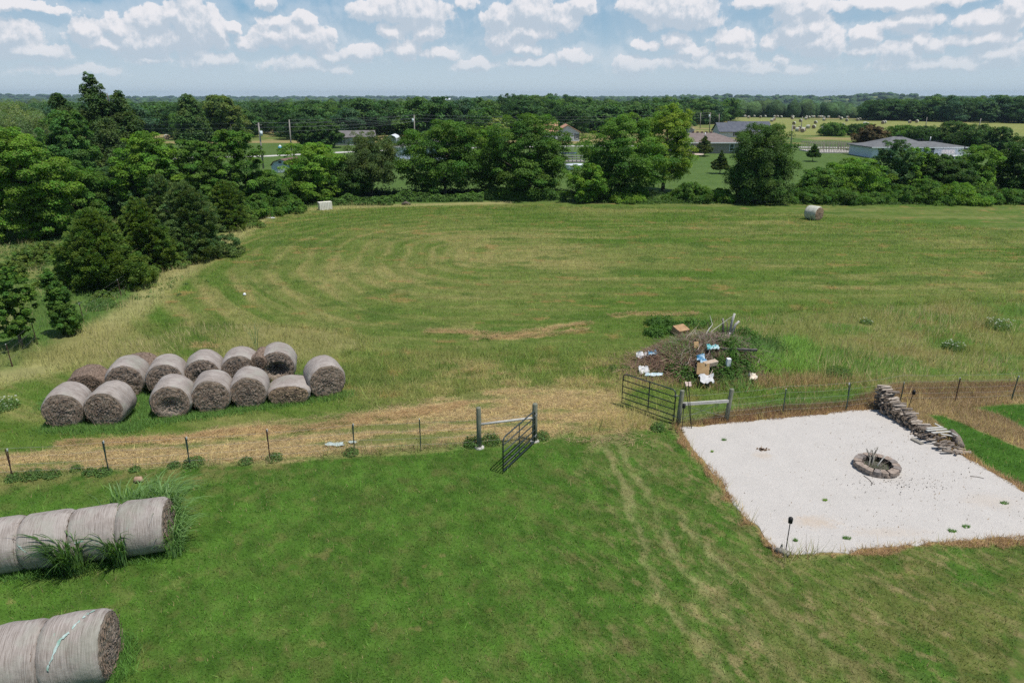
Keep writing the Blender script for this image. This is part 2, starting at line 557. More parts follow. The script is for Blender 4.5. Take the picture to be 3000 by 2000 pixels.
def ground_cover(x, y):
    """albedo of the soil and turf and how tall the growth stands, per point"""
    r = np.hypot(x, y)
    n1 = fbm(x / 3.1, y / 3.1, 1, 4)
    n2 = fbm(x / 0.5, y / 0.5, 2, 3)
    n3 = fbm(x / 14, y / 14, 5, 3)
    nx = x + (n2 - 0.5) * 0.5 + (n1 - 0.5) * 0.7
    ny = y + (fbm(x / 0.6 + 40, y / 0.6, 8, 3) - 0.5) * 0.5 + (fbm(x / 3 + 20, y / 3, 9, 3) - 0.5) * 0.7

    def C(*c):
        return np.array(c)[None, :]

    def mixc(a, b, f):
        f = np.clip(f, 0, 1)[:, None]
        return a * (1 - f) + b * f
    # rough meadow everywhere
    c = mixc(C(0.080, 0.142, 0.034), C(0.150, 0.165, 0.060), sst(n1, 0.35, 0.65))
    c = mixc(c, C(0.045, 0.095, 0.02), sst(fbm(x / 6, y / 6, 19, 3), 0.55, 0.7) * 0.4)
    hgt = np.full(x.shape, 0.35) * (0.6 + n1)
    # yards beyond the hedge
    yard = sst(y, 77, 81)
    yc = mixc(C(0.058, 0.108, 0.026), C(0.088, 0.138, 0.040), n1)
    c = mixc(c, yc, yard)
    hgt = hgt * (1 - yard) + 0.05 * yard
    rough = sst(y, 184, 190) * sst(n3 + (y - 200) / 300, 0.3, 0.5)
    c = mixc(c, mixc(C(0.13, 0.16, 0.05), C(0.24, 0.20, 0.10), sst(n3, 0.45, 0.6)), rough)
    # tan grass bands near the far poles
    c = mixc(c, C(0.27, 0.21, 0.11), sst(np.abs(y - 196 - x * 0.02), 5, 3) * (x < -30) * 0.8)
    # the far hay field
    ff = sst(-sdp(x, y, FARFIELD), -2, 3)
    fc = mixc(C(0.155, 0.195, 0.055), C(0.245, 0.235, 0.095), fbm(x / 40, y / 4, 27, 4))
    c = mixc(c, fc, ff)
    # woods and far farmland
    fa = sst(r, 460, 620)
    fw = mixc(C(0.030, 0.058, 0.020), C(0.045, 0.080, 0.026), n3)
    pf = sst(fbm(x / 260, y / 90, 33, 3), 0.66, 0.70)
    fw = mixc(fw, C(0.16, 0.18, 0.07), pf * (r > 1000) * (r < 4200))
    c = mixc(c, fw, fa)
    # mown hay field: passes of the mower run round the field's edge
    fd = sdp(nx, ny, FIELD)
    fm = sst(-fd, -0.3, 0.5)
    cx_, cy_, hx, hy, rad = 24.0, 52.0, 47.0, 23.0, 21.0
    qx, qy = np.abs(x - cx_) - hx + rad, np.abs(y - cy_) - hy + rad
    rr = np.hypot(np.maximum(qx, 0), np.maximum(qy, 0)) + np.minimum(np.maximum(qx, qy), 0) - rad
    rr = rr + (fbm(x / 12, y / 12, 51, 2) - 0.5) * 1.6
    ang = np.arctan2(y - cy_, x - cx_) * 6
    along = np.where(np.abs(x - cx_) < hx - rad, x / 9.0, ang)
    st = fbm(rr / 0.55, along, 61, 4, 0.65)
    st2 = fbm(rr / 1.9, along * 0.7, 63, 3)
    wv = 0.5 + 0.5 * np.sin(rr * 2 * math.pi / 1.9 + 8 * (fbm(x / 11, y / 11, 65, 2) - 0.5) + 2.5 * (fbm(x / 3, y / 3, 66, 2) - 0.5))
    corner = sst(np.hypot(x + 6, (y - 50) * 0.8) + 8 * (n3 - 0.5), 18, 6)
    dry = 0.40 * sst(st, 0.40, 0.66) + 0.35 * sst(st2, 0.42, 0.62) + 0.10 * wv * sst(-x, -8, 6) + 0.75 * corner * (0.25 + n1) + 0.25 * (n1 - 0.5) + 0.30 * (n2 - 0.5)
    dry = dry * (0.58 + 0.50 * sst(n3, 0.4, 0.6))
    swath = np.clip(wv, 0, 1) ** 6 * (0.55 + 0.45 * n2) * (0.35 + 0.65 * sst(fbm(rr / 5, along * 0.8, 97, 2), 0.35, 0.6))
    lf = sst(-x, -8, 6) * sst(y, 28, 34) * sst(78 - y, 0, 6)
    dry = np.clip(dry * (1 - 0.35 * lf) + 0.58 * swath * lf + 0.18 * sst(st, 0.55, 0.75) * lf, 0, 1)
    hc = mixc(C(0.066, 0.120, 0.020), C(0.215, 0.195, 0.085), dry * 0.9)
    hc = mixc(hc, C(0.26, 0.155, 0.075), sst(fbm(x / 1.7 + 7, y / 0.8, 67, 4), 0.66, 0.76) * 0.5)
    hc = mixc(hc, C(0.048, 0.096, 0.018), sst(fbm(x / 2.6, y / 1.5, 71, 4), 0.60, 0.70) * 0.55)
    c = mixc(c, hc, fm)
    hgt = hgt * (1 - fm) + 0.05 * fm
    edge = sst(np.abs(fd - 0.6), 1.6, 0.5) * (y > 26) * (x < 0)      # pale unmown rim on the left
    c = mixc(c, C(0.27, 0.25, 0.12), edge * 0.8)
    # coarse grass between the bales and the field corner
    cg = sst(np.hypot((x + 16) / 9, (y - 31.5) / 3.4), 1.25, 0.7)
    c = mixc(c, C(0.20, 0.19, 0.08), cg * sst(n1, 0.3, 0.6) * 0.8)
    hgt = np.maximum(hgt, 0.34 * cg)
    mid = sst(np.hypot((x - 0) / 12, (y - 27.5) / 4.5), 1.2, 0.6)
    c = mixc(c, C(0.10, 0.145, 0.035), mid * sst(n1, 0.6, 0.4) * 0.6)
    hgt = np.maximum(hgt, 0.16 * mid)
    # weeds to the right of the brush pile
    wr = sst(-sdp(nx, ny, WEEDR), -1.5, 1.5)
    wc = mixc(C(0.080, 0.140, 0.030), C(0.145, 0.160, 0.055), sst(fbm(x / 2.2, y / 1.8, 73, 4), 0.42, 0.62))
    wc = mixc(wc, C(0.17, 0.105, 0.055), sst(fbm(x / 3.0 + 30, y / 2.2, 74, 4), 0.57, 0.72) * 0.35)
    c = mixc(c, wc, wr)
    hgt = np.maximum(hgt * (1 - wr), 0.42 * wr * (0.5 + n1))
    # cut hay in the lane beside the fence
    ln = sst(-sdp(nx, ny, LANE), -0.25, 0.35)
    lc = mixc(C(0.46, 0.36, 0.20), C(0.32, 0.245, 0.135), n2)
    ls = sst(fbm(x / 2.6 + y * 0.3, y / 0.45 - x * 0.35, 77, 4), 0.50, 0.64)
    lc = mixc(lc, C(0.095, 0.125, 0.035), ls * 0.85)
    c = mixc(c, lc, ln)
    hgt = np.where(ln > 0.5, 0.06, hgt)
    # spilled hay through the gateway
    sp = sst(np.hypot((x - 2.4) / 3.6, (y - 23.2) / 2.5), 1.2, 0.5)
    c = mixc(c, C(0.36, 0.275, 0.135), sp * sst(n2 * 0.5 + fbm(x / 1.2, y / 0.7, 221, 3) * 0.5, 0.44, 0.60) * 0.65)
    g2 = sst(np.hypot((x - 1.5) / 6.5, (y - 27.5) / 3.0), 1.3, 0.4)
    c = mixc(c, C(0.30, 0.25, 0.12), g2 * sst(fbm(x / 1.4, y / 0.5, 79, 4), 0.52, 0.62) * 0.75)
    for i, w_ in enumerate(WIND):
        d = segd(nx, ny, w_)
        ww = [0.30, 0.22, 0.22, 0.3, 0.3, 0.25][i]
        f_ = sst(d, ww * 1.5, ww * 0.3) * sst(fbm(x / 0.7, y / 0.3, 81, 3), 0.35, 0.55)
        c = mixc(c, mixc(C(0.42, 0.31, 0.175), C(0.30, 0.21, 0.11), n2), f_ * 0.8)
    # the lawn in the foreground
    la = sst(-sdp(x + (n2 - 0.5) * 0.3, y + (n1 - 0.5) * 0.4, LAWN), -0.05, 0.12)
    lg = mixc(C(0.045, 0.102, 0.015), C(0.060, 0.128, 0.020), sst(n2 * 0.9 + fbm(x / 7, y / 7, 215, 2) * 0.1, 0.25, 0.70))
    lg = mixc(lg, C(0.075, 0.115, 0.026), sst(fbm(x / 0.5 + 3, y / 0.5, 83, 4, 0.65), 0.50, 0.70) * 0.45)
    trd = np.minimum.reduce([segd(nx, ny, t_) for t_ in TRACKS])
    trk = sst(trd, 1.9, 0.3) * sst(fbm((x * 0.9 - y * 0.35) / 0.35, (y * 0.9 + x * 0.35) / 3.5, 85, 4), 0.42, 0.62)
    trk = trk * (0.35 + 0.9 * sst(n2, 0.35, 0.6)) * sst(n1, 0.25, 0.5)
    lg = mixc(lg, C(0.190, 0.190, 0.085), np.clip(trk * 0.35, 0, 0.4))
    thin_ = sst(trd, 0.24, 0.04) * (0.45 + 0.55 * sst(fbm((x * 0.9 - y * 0.35) / 0.25, (y * 0.9 + x * 0.35) / 2.2, 185, 3), 0.35, 0.55))
    lg = mixc(lg, C(0.200, 0.200, 0.095), thin_ * 0.85)
    dryr = 0.7 * sst(x * 0.8 - y * 0.25, -1.2, 5.0) * sst(y, 17.5, 13.0)
    lg = mixc(lg, C(0.120, 0.115, 0.042), dryr * sst(fbm((x * 0.9 - y * 0.35) / 0.7, (y + x * 0.35) / 2.4, 87, 4), 0.33, 0.58) * 0.9)
    nearf = sst(segd(nx, ny, FENCE_L), 1.6, 0.2) * (x < -7)
    lg = mixc(lg, C(0.17, 0.13, 0.065), nearf * sst(n2, 0.4, 0.6) * 0.6)
    ux, uy = x * 0.78 + y * 0.62, y * 0.78 - x * 0.62           # mottling drawn out along the mower's path
    mot = fbm(ux / 0.16, uy / 0.40, 201, 4, 0.7)
    rt = sst(x * 0.8 - y * 0.15, -3.5, 2.5)
    lg = mixc(lg, C(0.165, 0.150, 0.070), sst(mot, 0.47, 0.66) * (0.12 + 0.50 * rt))
    lg = mixc(lg, C(0.040, 0.085, 0.015), sst(fbm(ux / 0.22 + 50, uy / 0.5, 207, 3, 0.7), 0.50, 0.68) * (0.30 + 0.25 * rt))
    lg = mixc(lg, C(0.25, 0.195, 0.115), sst(fbm(ux / 0.35 + 20, uy / 0.6, 211, 4, 0.65), 0.62, 0.74) * rt * 0.55)
    tn = sst(fbm(x / 0.45 + 11, y / 0.45, 89, 4), 0.745, 0.80) * sst(n1, 0.45, 0.6)
    lg = mixc(lg, C(0.28, 0.19, 0.11), tn * 0.3)
    lg = mixc(lg, C(0.13, 0.12, 0.05), sst(fbm(x / 0.5 + 31, y / 0.5, 94, 4), 0.58, 0.72) * 0.30)
    c = mixc(c, lg, la)
    hgt = np.where(la > 0.5, 0.055, hgt)
    # brown dead growth right of the gate and round the gravel
    br = sst(-sdp(nx, ny, BROWN_R), -0.2, 0.3)
    bc = mixc(C(0.20, 0.145, 0.08), C(0.33, 0.25, 0.14), n2)
    bc = mixc(bc, C(0.10, 0.062, 0.038), sst(n1, 0.56, 0.7) * 0.7)
    bc = mixc(bc, C(0.10, 0.125, 0.035), sst(fbm(x / 1.8, y / 0.9, 91, 3), 0.55, 0.68) * 0.6)
    c = mixc(c, bc, br)
    hgt = np.where(br > 0.5, 0.10, hgt)
    for rl in RIGHT_LAWN:
        f_ = sst(-sdp(x + (n2 - .5) * .25, y + (n1 - .5) * .3, rl), -0.08, 0.12)
        c = mixc(c, mixc(C(0.032, 0.085, 0.012), C(0.050, 0.115, 0.018), n2), f_)
        hgt = np.where(f_ > 0.5, 0.055, hgt)
    pdist = sdp(x, y, PAD)
    bd = sst(np.abs(pdist + 0.02) + (n1 - 0.5) * 0.7 + (n2 - 0.5) * 0.55, 0.34, 0.16) * (pdist > -0.3)
    c = mixc(c, mixc(C(0.25, 0.155, 0.085), C(0.36, 0.25, 0.145), n2), bd * 0.9)
    hgt = np.where((bd > 0.5), 0.10, hgt)
    hgt = np.where(pdist < -0.05, 0.0, hgt)
    # under the brush pile
    pb = sst(np.hypot((x - PILE_C.x) / 3.3, (y - PILE_C.y) / 3.0) + (n1 - 0.5) * 0.4, 1.05, 0.85)
    c = mixc(c, C(0.12, 0.085, 0.06), pb * 0.8)
    c = c * (0.82 + 0.32 * n2[:, None]) * np.array([1.0, 1.0, 0.88])
    return c, hgt


def build_ground():
    front = np.radians(np.linspace(-56, 56, 760))
    back = np.radians(np.linspace(56, 304, 72))[1:-1]
    th = np.concatenate([front, back])
    r = [1.0]
    while r[-1] < 7.5:
        r.append(r[-1] + 1.0)
    while r[-1] < 6600:
        q = r[-1]
        k = 0.0042 if q < 90 else (0.008 if q < 500 else 0.012)
        r.append(q * (1 + k))
    r = np.array(r)
    A, B = np.meshgrid(th, r)
    x, y = (B * np.sin(A)).ravel(), (B * np.cos(A)).ravel()
    c, hgt = ground_cover(x, y)
    z = terrain(x, y)
    nr, na = B.shape
    i = np.arange(nr - 1)[:, None] * na
    j = np.arange(na)[None, :]
    j2 = (j + 1) % na
    F = np.stack([i + j, i + j2, i + na + j2, i + na + j], -1).reshape(-1, 4)[:, ::-1]
    m, t, b, out = new_mat('ground_turf')
    a = t.n('ShaderNodeAttribute', attribute_name='Col').outputs['Color']
    tc = t.n('ShaderNodeTexCoord').outputs['Object']
    f1 = t.noise(tc, 14.0, 5, 0.7)
    f2 = t.noise(tc, 2.2, 6, 0.7)
    f3 = t.noise(tc, 55.0, 3, 0.7)
    k = t.m('ADD', t.m('ADD', t.m('MULTIPLY', f1, 0.7), t.m('MULTIPLY', f2, 0.45)), t.m('MULTIPLY', f3, 0.5))
    k = t.ss(k, 0.52, 1.12, 0.62, 1.38)
    cc = t.n('ShaderNodeCombineXYZ', i_0=k, i_1=k, i_2=k).outputs[0]
    t.t.links.new(t.mix(1.0, a, cc, 'MULTIPLY'), b.inputs['Base Color'])
    b.inputs['Roughness'].default_value = 0.95
    b.inputs['Specular IOR Level'].default_value = 0.1
    bp = t.n('ShaderNodeBump', i_Strength=0.22, i_Distance=0.05, i_Height=k)
    t.t.links.new(bp.outputs[0], b.inputs['Normal'])
    # centre cap
    V = np.stack([x, y, z], 1)
    me = np_mesh('ground', V, F, m, c, True)
    tag(link('ground', me), kind='structure')


# ------------------------------------------------------------------ blades of grass and straw
def blades(name, x, y, z, h, w, lean, col, mat, seed, flat=False):
    g = np.random.default_rng(seed)
    n = len(x)
    a = g.uniform(0, 2 * math.pi, n)
    la = g.uniform(0, 2 * math.pi, n)
    ln = lean * (g.uniform(0.3, 1.0, n) if not flat else g.uniform(0.985, 1.0, n))
    if flat:
        la = 0.25 + g.normal(size=n) * 0.75 + np.where(g.uniform(0, 1, n) < .5, math.pi, 0)
    up = h * np.sqrt(np.clip(1 - np.minimum(ln, 0.98) ** 2, 0.02, 1))
    dx, dy = np.cos(la) * h * ln, np.sin(la) * h * ln
    if flat:
        a = la + math.pi / 2
    wx, wy = np.cos(a) * w / 2, np.sin(a) * w / 2
    V = np.empty((n, 3, 3))
    V[:, 0] = np.stack([x - wx, y - wy, z], 1)
    V[:, 1] = np.stack([x + wx, y + wy, z], 1)
    V[:, 2] = np.stack([x + dx, y + dy, z + up], 1)
    F = np.arange(3 * n).reshape(n, 3)
    C = np.repeat(col, 3, axis=0)
    return np_mesh(name, V.reshape(-1, 3), F, mat, C)


def scatter(n, r0, r1, a0, a1, seed, p=1.0):
    """points by polar distance, density falling as r**-p"""
    g = np.random.default_rng(seed)
    u = g.uniform(0, 1, n)
    e = 2 - p
    r = (r0 ** e + u * (r1 ** e - r0 ** e)) ** (1 / e) if e else r0 * (r1 / r0) ** u
    a = np.radians(g.uniform(a0, a1, n))
    return r * np.sin(a), r * np.cos(a), r, g


def build_grass():
    # lawn and field sward
    x, y, r, g = scatter(620000, 10, 78, -43, 43, 11, 1.25)
    c, h = ground_cover(x, y)
    keep = (h > 0.02) & (h < 0.2)
    x, y, r, c, h = x[keep], y[keep], r[keep], c[keep], h[keep]
    n = len(x)
    k = 0.7 + r / 45
    clump = 0.55 + 0.9 * fbm(x / 0.16, y / 0.16, 7, 2)
    hh = h * clump * g.uniform(0.7, 2.3, n) * k
    ww = 0.013 * k * g.uniform(0.6, 1.7, n)
    col = c * (g.uniform(0.82, 1.55, n) * (0.82 + 0.4 * clump) * (0.75 + 0.5 * fbm(x / 0.35 + 9, y / 0.35, 17, 2)))[:, None]
    lng = (g.uniform(0, 1, n) < 0.07) & (h > 0.045)
    hh[lng] *= 1.7
    col[lng] = col[lng] * 1.25 + np.array([0.025, 0.05, 0.01])
    dryb = g.uniform(0, 1, n) < 0.035
    col[dryb] = np.array([0.30, 0.25, 0.12]) * g.uniform(0.6, 1.2, dryb.sum())[:, None]
    isl = sdp(x, y, LAWN) < 0
    for nm, ms in (('lawn_grass', isl), ('field_grass', ~isl)):
        me = blades(nm, x[ms], y[ms], np.zeros(ms.sum()), hh[ms], ww[ms], 0.85, col[ms], BLADE, 12)
        tag(link(nm, me), 'short mown blades of grass on the foreground lawn' if nm[0] == 'l' else 'short stubble grass of the mown hay field', 'grass', kind='stuff')
    # tall growth
    x, y, r, g = scatter(330000, 14, 79, -46, 44, 21, 1.0)
    c, h = ground_cover(x, y)
    keep = (h >= 0.13) & (y < 79) & (g.uniform(0, 1, len(x)) < np.clip(h * 3.2, 0.25, 1)) & ((x > -21 - (y - 30) * 0.1) | (fbm(x / 2, y / 2, 99, 3) > 0.45))
    x, y, r, c, h = x[keep], y[keep], r[keep], c[keep], h[keep]
    n = len(x)
    k = 0.75 + r / 70
    cl = fbm(x / 0.8, y / 0.8, 93, 3)
    hh = h * (0.5 + cl) * g.uniform(0.6, 1.7, n)
    pale = (g.uniform(0, 1, n) < 0.35 * sst(fbm(x / 2.4, y / 2.4, 95, 3), 0.42, 0.6))
    col = c * g.uniform(0.8, 1.6, n)[:, None]
    col[pale] = np.array([0.34, 0.29, 0.155]) * g.uniform(0.7, 1.3, pale.sum())[:, None]
    red = (g.uniform(0, 1, n) < 0.05) & (x > 5)
    col[red] = np.array([0.22, 0.13, 0.07])
    col *= 1.15
    me = blades('tall_grass', x, y, np.zeros(n), hh, 0.014 * k * g.uniform(0.6, 1.6, n), 0.65, col, BLADE, 22)
    tag(link('tall_grass', me), 'tall uncut grass along the edges of the hay field', 'grass', kind='stuff')
    # loose cut hay: strands lying on the lane, the gateway and the windrows
    x, y, r, g = scatter(300000, 17, 44, -44, 34, 31, 0.8)
    n1, n2 = fbm(x / 3.1, y / 3.1, 1, 4), fbm(x / 0.5, y / 0.5, 2, 3)
    d = np.clip(sst(-sdp(x, y, LANE), -0.3, 0.3) * sst(fbm(x / 2.6 + y * 0.3, y / 0.45 - x * 0.35, 77, 4), 0.64, 0.50), 0, 1)
    sp = sst(np.hypot((x - 2.4) / 3.6, (y - 23.2) / 2.5), 1.2, 0.5) * sst(n2 * 0.5 + fbm(x / 1.2, y / 0.7, 221, 3) * 0.5, 0.47, 0.62) * 0.8
    wd = np.zeros(len(x))
    for i, w_ in enumerate(WIND):
        wd = np.maximum(wd, sst(segd(x + (n2 - .5) * .5, y + (n1 - .5) * .7, w_), 0.40, 0.12))
    g2 = sst(np.hypot((x - 1.5) / 6.5, (y - 27.5) / 3.0), 1.3, 0.4) * sst(fbm(x / 1.4, y / 0.5, 79, 4), 0.52, 0.62)
    dd = np.maximum.reduce([d, sp, wd, g2 * 0.7])
    keep = (g.uniform(0, 1, len(x)) < dd) & (sdp(x, y, PAD) > 0)
    x, y, dd, wd, n1 = x[keep], y[keep], dd[keep], wd[keep], n1[keep]
    n = len(x)
    col = np.array([0.45, 0.35, 0.20])[None, :] * g.uniform(0.55, 1.35, n)[:, None]
    col[wd > 0.3] *= np.array([1.0, 0.90, 0.86])
    zz = g.uniform(0.0, 0.06, n) * (0.5 + n1) + wd * 0.05
    me = blades('cut_hay', x, y, zz, g.uniform(0.12, 0.42, n), g.uniform(0.008, 0.02, n), 0.985, col, STRAW, 32, True)
    tag(link('cut_hay', me), 'pale cut hay strewn along the fence lane and gateway', 'hay', kind='stuff')
    # dead brown growth round the gravel and along the right fence
    x, y, r, g = scatter(430000, 14, 36, -2, 47, 41, 0.6)
    pdist = sdp(x, y, PAD)
    n1, n2 = fbm(x / 3.1, y / 3.1, 1, 4), fbm(x / 0.5, y / 0.5, 2, 3)
    bd = (np.abs(pdist - 0.10) + (n1 - 0.5) * 0.8 + (n2 - 0.5) * 0.7 < 0.18) & (g.uniform(0, 1, len(x)) < np.clip(1 + pdist * 5 + (n2 - .5) * 3, 0, 1))
    br = (sdp(x + (n2 - .5) * .5, y + (n1 - .5) * .5, BROWN_R) < 0) & (pdist > 0)
    for rl in RIGHT_LAWN:
        br &= sdp(x, y, rl) > 0
    keep = bd | br
    x, y, bd, n1, n2 = x[keep], y[keep], bd[keep], n1[keep], n2[keep]
    n = len(x)
    col = np.where(bd[:, None], np.array([0.42, 0.28, 0.16])[None, :], np.array([0.36, 0.27, 0.155])[None, :]) * (g.uniform(0.5, 1.35, n) * (0.6 + 0.8 * n1))[:, None]
    fl = sst(segd(x, y, xy([(1560, 972), (1700, 955), (1950, 925), (2030, 905), (2352, 888)], Q)), 1.1, 0.2)
    col = col * (1 - 0.40 * fl[:, None] * np.array([0.8, 1.0, 1.0]))
    hh = g.uniform(0.06, 0.20, n) * (1 + 0.9 * fl)
    me = blades('dead_grass', x, y, np.full(n, 0.015), hh, g.uniform(0.009, 0.02, n), 0.93, col, STRAW, 42)
    tag(link('dead_grass', me), 'brown dead grass bordering the white gravel pad', 'grass', kind='stuff')


# ------------------------------------------------------------------ trees
def leaf_quads(Pp, N, size, asp, g, along=None):
    n = len(Pp)
    rnd = g.normal(size=(n, 3))
    T = np.cross(N, rnd) if along is None else along + rnd * 0.35
    if along is not None:
        N = np.cross(T, g.normal(size=(n, 3)))
        N /= np.linalg.norm(N, axis=1)[:, None] + 1e-9
    T /= np.linalg.norm(T, axis=1)[:, None] + 1e-9
    B = np.cross(N, T)
    s = (size * g.uniform(0.6, 1.35, n))[:, None]
    V = np.empty((n, 4, 3))
    V[:, 0] = Pp - T * s * 0.5
    V[:, 1] = Pp + B * s * asp * 0.5 + N * s * 0.08
    V[:, 2] = Pp + T * s * 0.5
    V[:, 3] = Pp - B * s * asp * 0.5 + N * s * 0.08
    return V.reshape(-1, 3), np.arange(4 * n).reshape(n, 4)


ENV = {
    'round': lambda h: np.sin(math.pi * np.clip(h * 0.86 + 0.10, 0, 1)) ** 0.45,
    'locust': lambda h: (np.clip(h + 0.22, 0, 1)) ** 0.4 * np.clip(1.02 - h, 0, 1) ** 0.33 * 1.12,
    'poplar': lambda h: np.clip(1.0 - h, 0, 1) ** 0.42 * np.minimum(1, h * 3 + 0.45),
    'cedar': lambda h: np.clip(1.02 - h, 0, 1) ** 0.55 * np.minimum(1, h * 4 + 0.85),
    'shrub': lambda h: np.sqrt(np.clip(1.02 - h * h, 0, 1)),
    'spruce': lambda h: np.clip(1.0 - h, 0, 1) ** 0.85 * np.minimum(1, h * 5 + 0.7),
}


def crown_mesh(name, kind, W, H, z0, n, leaf, base, seed, K=None, flat=0.6, asp=0.6, spires=None, mat=None, skew=0.0, rcs=1.0, upb=0.75, tip=None):
    """a crown of leaf sized faces gathered in clumps inside an uneven envelope"""
    g = np.random.default_rng(seed)
    Vs, Cs = [], []
    spires = spires or [(0, 0, 1.0, 1.0, 1.0)]
    tot = sum(s[3] ** 2 * s[2] for s in spires)
    for (ox, oy, hf, wf, _) in spires:
        w, hh = W * wf / 2, H * hf
        nn = int(n * wf ** 2 * hf / tot)
        k = int((K or 90) * max(0.3, wf * wf * hf / tot * len(spires) / len(spires)) + 12)
        h = g.uniform(0, 1, k * 3)
        e = ENV[kind](h)
        h = h[g.uniform(0, 1, k * 3) < e ** 0.9 + 0.15][:k]
        k = len(h)
        az = g.uniform(0, 2 * math.pi, k)
        ph = g.uniform(0, 6.28, 4)
        lk = 0.35 if kind == 'poplar' else 1.0
        lob = 1 + lk * (0.20 * np.sin(2 * az + ph[0] + 3 * h) + 0.15 * np.sin(5 * az + ph[1] - 7 * h) + 0.13 * np.sin(9 * h + ph[2] + az))
        rho = w * ENV[kind](h) * lob * g.uniform(0, 1, k) ** (0.5 if kind == 'poplar' else 0.34)
        rc = w * g.uniform(0.16, 0.34, k) * rcs * (0.45 + 0.55 * ENV[kind](h))
        rho = np.maximum(rho - rc * 0.40, 0)
        cx, cyy = rho * np.cos(az) + ox, rho * np.sin(az) + oy
        cz = z0 + h * (hh - z0) - rc * flat * 0.6
        cz = np.maximum(cz, z0 * 0.6 + rc * flat * 0.6)
        pr = rc ** (1.5 if kind == 'poplar' else 2) / (rc ** (1.5 if kind == 'poplar' else 2)).sum()
        ci = g.choice(k, nn, p=pr)
        d = g.normal(size=(nn, 3))
        d /= np.linalg.norm(d, axis=1)[:, None]
        upf = g.uniform(0, 1, nn) < upb
        d[upf, 2] = np.abs(d[upf, 2])
        rad = rc[ci] * g.uniform(0.45, 1.12, nn) ** 0.7
        pos = np.stack([cx[ci] + d[:, 0] * rad, cyy[ci] + d[:, 1] * rad, cz[ci] + d[:, 2] * rad * flat], 1)
        pos[:, 2] = np.maximum(pos[:, 2], 0.03)
        out = np.stack([pos[:, 0] - ox, pos[:, 1] - oy, (pos[:, 2] - (z0 + hh) / 2) * 0.6], 1)
        out /= np.linalg.norm(out, axis=1)[:, None] + 1e-6
        N = d * 0.55 + out * 0.25 + np.array([0, 0, 0.55]) + g.normal(size=(nn, 3)) * 0.42
        N /= np.linalg.norm(N, axis=1)[:, None]
        pos[:, 0] += skew * (pos[:, 2] / H) ** 1.5 * H
        al = None
        if kind in ('cedar', 'spruce'):
            al = out * np.array([1, 1, 0.3]) + np.array([0, 0, 0.45])
            al /= np.linalg.norm(al, axis=1)[:, None]
        V, _F = leaf_quads(pos, N, leaf, asp, g, al)
        cf = g.uniform(0.72, 1.30, k)[ci]
        lf = g.uniform(0.70, 1.35, nn)
        yel = g.uniform(0, 1, k)[ci]
        b = np.array(base)[None, :] * (cf * lf)[:, None]
        b = b * (1 + (yel[:, None] - 0.5) * np.array([0.45, 0.10, -0.1])[None, :])
        if tip is not None:
            q = (g.uniform(0, 1, nn) < 0.22)
            b[q] = np.array(tip) * lf[q][:, None]
        Vs.append(V)
        Cs.append(np.repeat(b, 4, axis=0))
    V = np.concatenate(Vs)
    return np_mesh(name, V, np.arange(len(V)).reshape(-1, 4), mat or LEAF, np.concatenate(Cs))


def trunk_mesh(name, W, H, z0, seed, r0=None, limbs=7, stems=1, mat=None, skew=0.0, twig=False):
    g = random.Random(seed)
    b = MB()
    r0 = r0 or max(0.05, H * 0.022)
    for s in range(stems):
        ox, oy = (0, 0) if stems == 1 else (g.uniform(-.3, .3), g.uniform(-.3, .3))
        pts, rad = [], []
        for i in range(6):
            f = i / 5
            pts.append((ox * (1 + 2 * f) + g.uniform(-.06, .06) * H * 0.3 * f + skew * f ** 1.5 * H * 0.8, oy * (1 + 2 * f) + g.uniform(-.05, .05) * H * 0.3 * f, -0.15 + f * H * 0.82))
            rad.append(r0 * (1.25 - 0.25 * min(1, i)) * (1 - 0.86 * f))
        b.tube(pts, rad, 7)
        for k in range(limbs):
            f = g.uniform(0.15, 0.75)
            i = min(4, int(f * 5))
            p = Vector(pts[i]).lerp(Vector(pts[i + 1]), f * 5 - i)
            a = g.uniform(0, 6.28)
            L = W * 0.42 * (1 - 0.5 * f) * g.uniform(0.7, 1.1)
            q1 = p + Vector((math.cos(a) * L * 0.5, math.sin(a) * L * 0.5, L * 0.30))
            q2 = p + Vector((math.cos(a + .2) * L, math.sin(a + .2) * L, L * 0.62))
            rr = r0 * (1 - 0.8 * f) * 0.5
            b.tube([p, q1, q2], [rr, rr * 0.6, rr * 0.15], 5)
            if twig:
                for _ in range(4):
                    a2 = a + g.uniform(-1, 1)
                    b.tube([q1.lerp(q2, g.uniform(0, 1)), q2 + Vector((math.cos(a2), math.sin(a2), g.uniform(0.3, 1.4))) * L * 0.45], [rr * 0.3, rr * 0.08], 4)
    return b.mesh(name, mat or BARK)


GREEN = (0.040, 0.088, 0.018)
BRIGHT = (0.062, 0.125, 0.020)
YEL = (0.085, 0.140, 0.024)
DARK = (0.028, 0.062, 0.018)
BLUEG = (0.035, 0.075, 0.036)
CEDARG = (0.056, 0.096, 0.026)
CEDARB = (0.060, 0.098, 0.046)
_seed = [100]


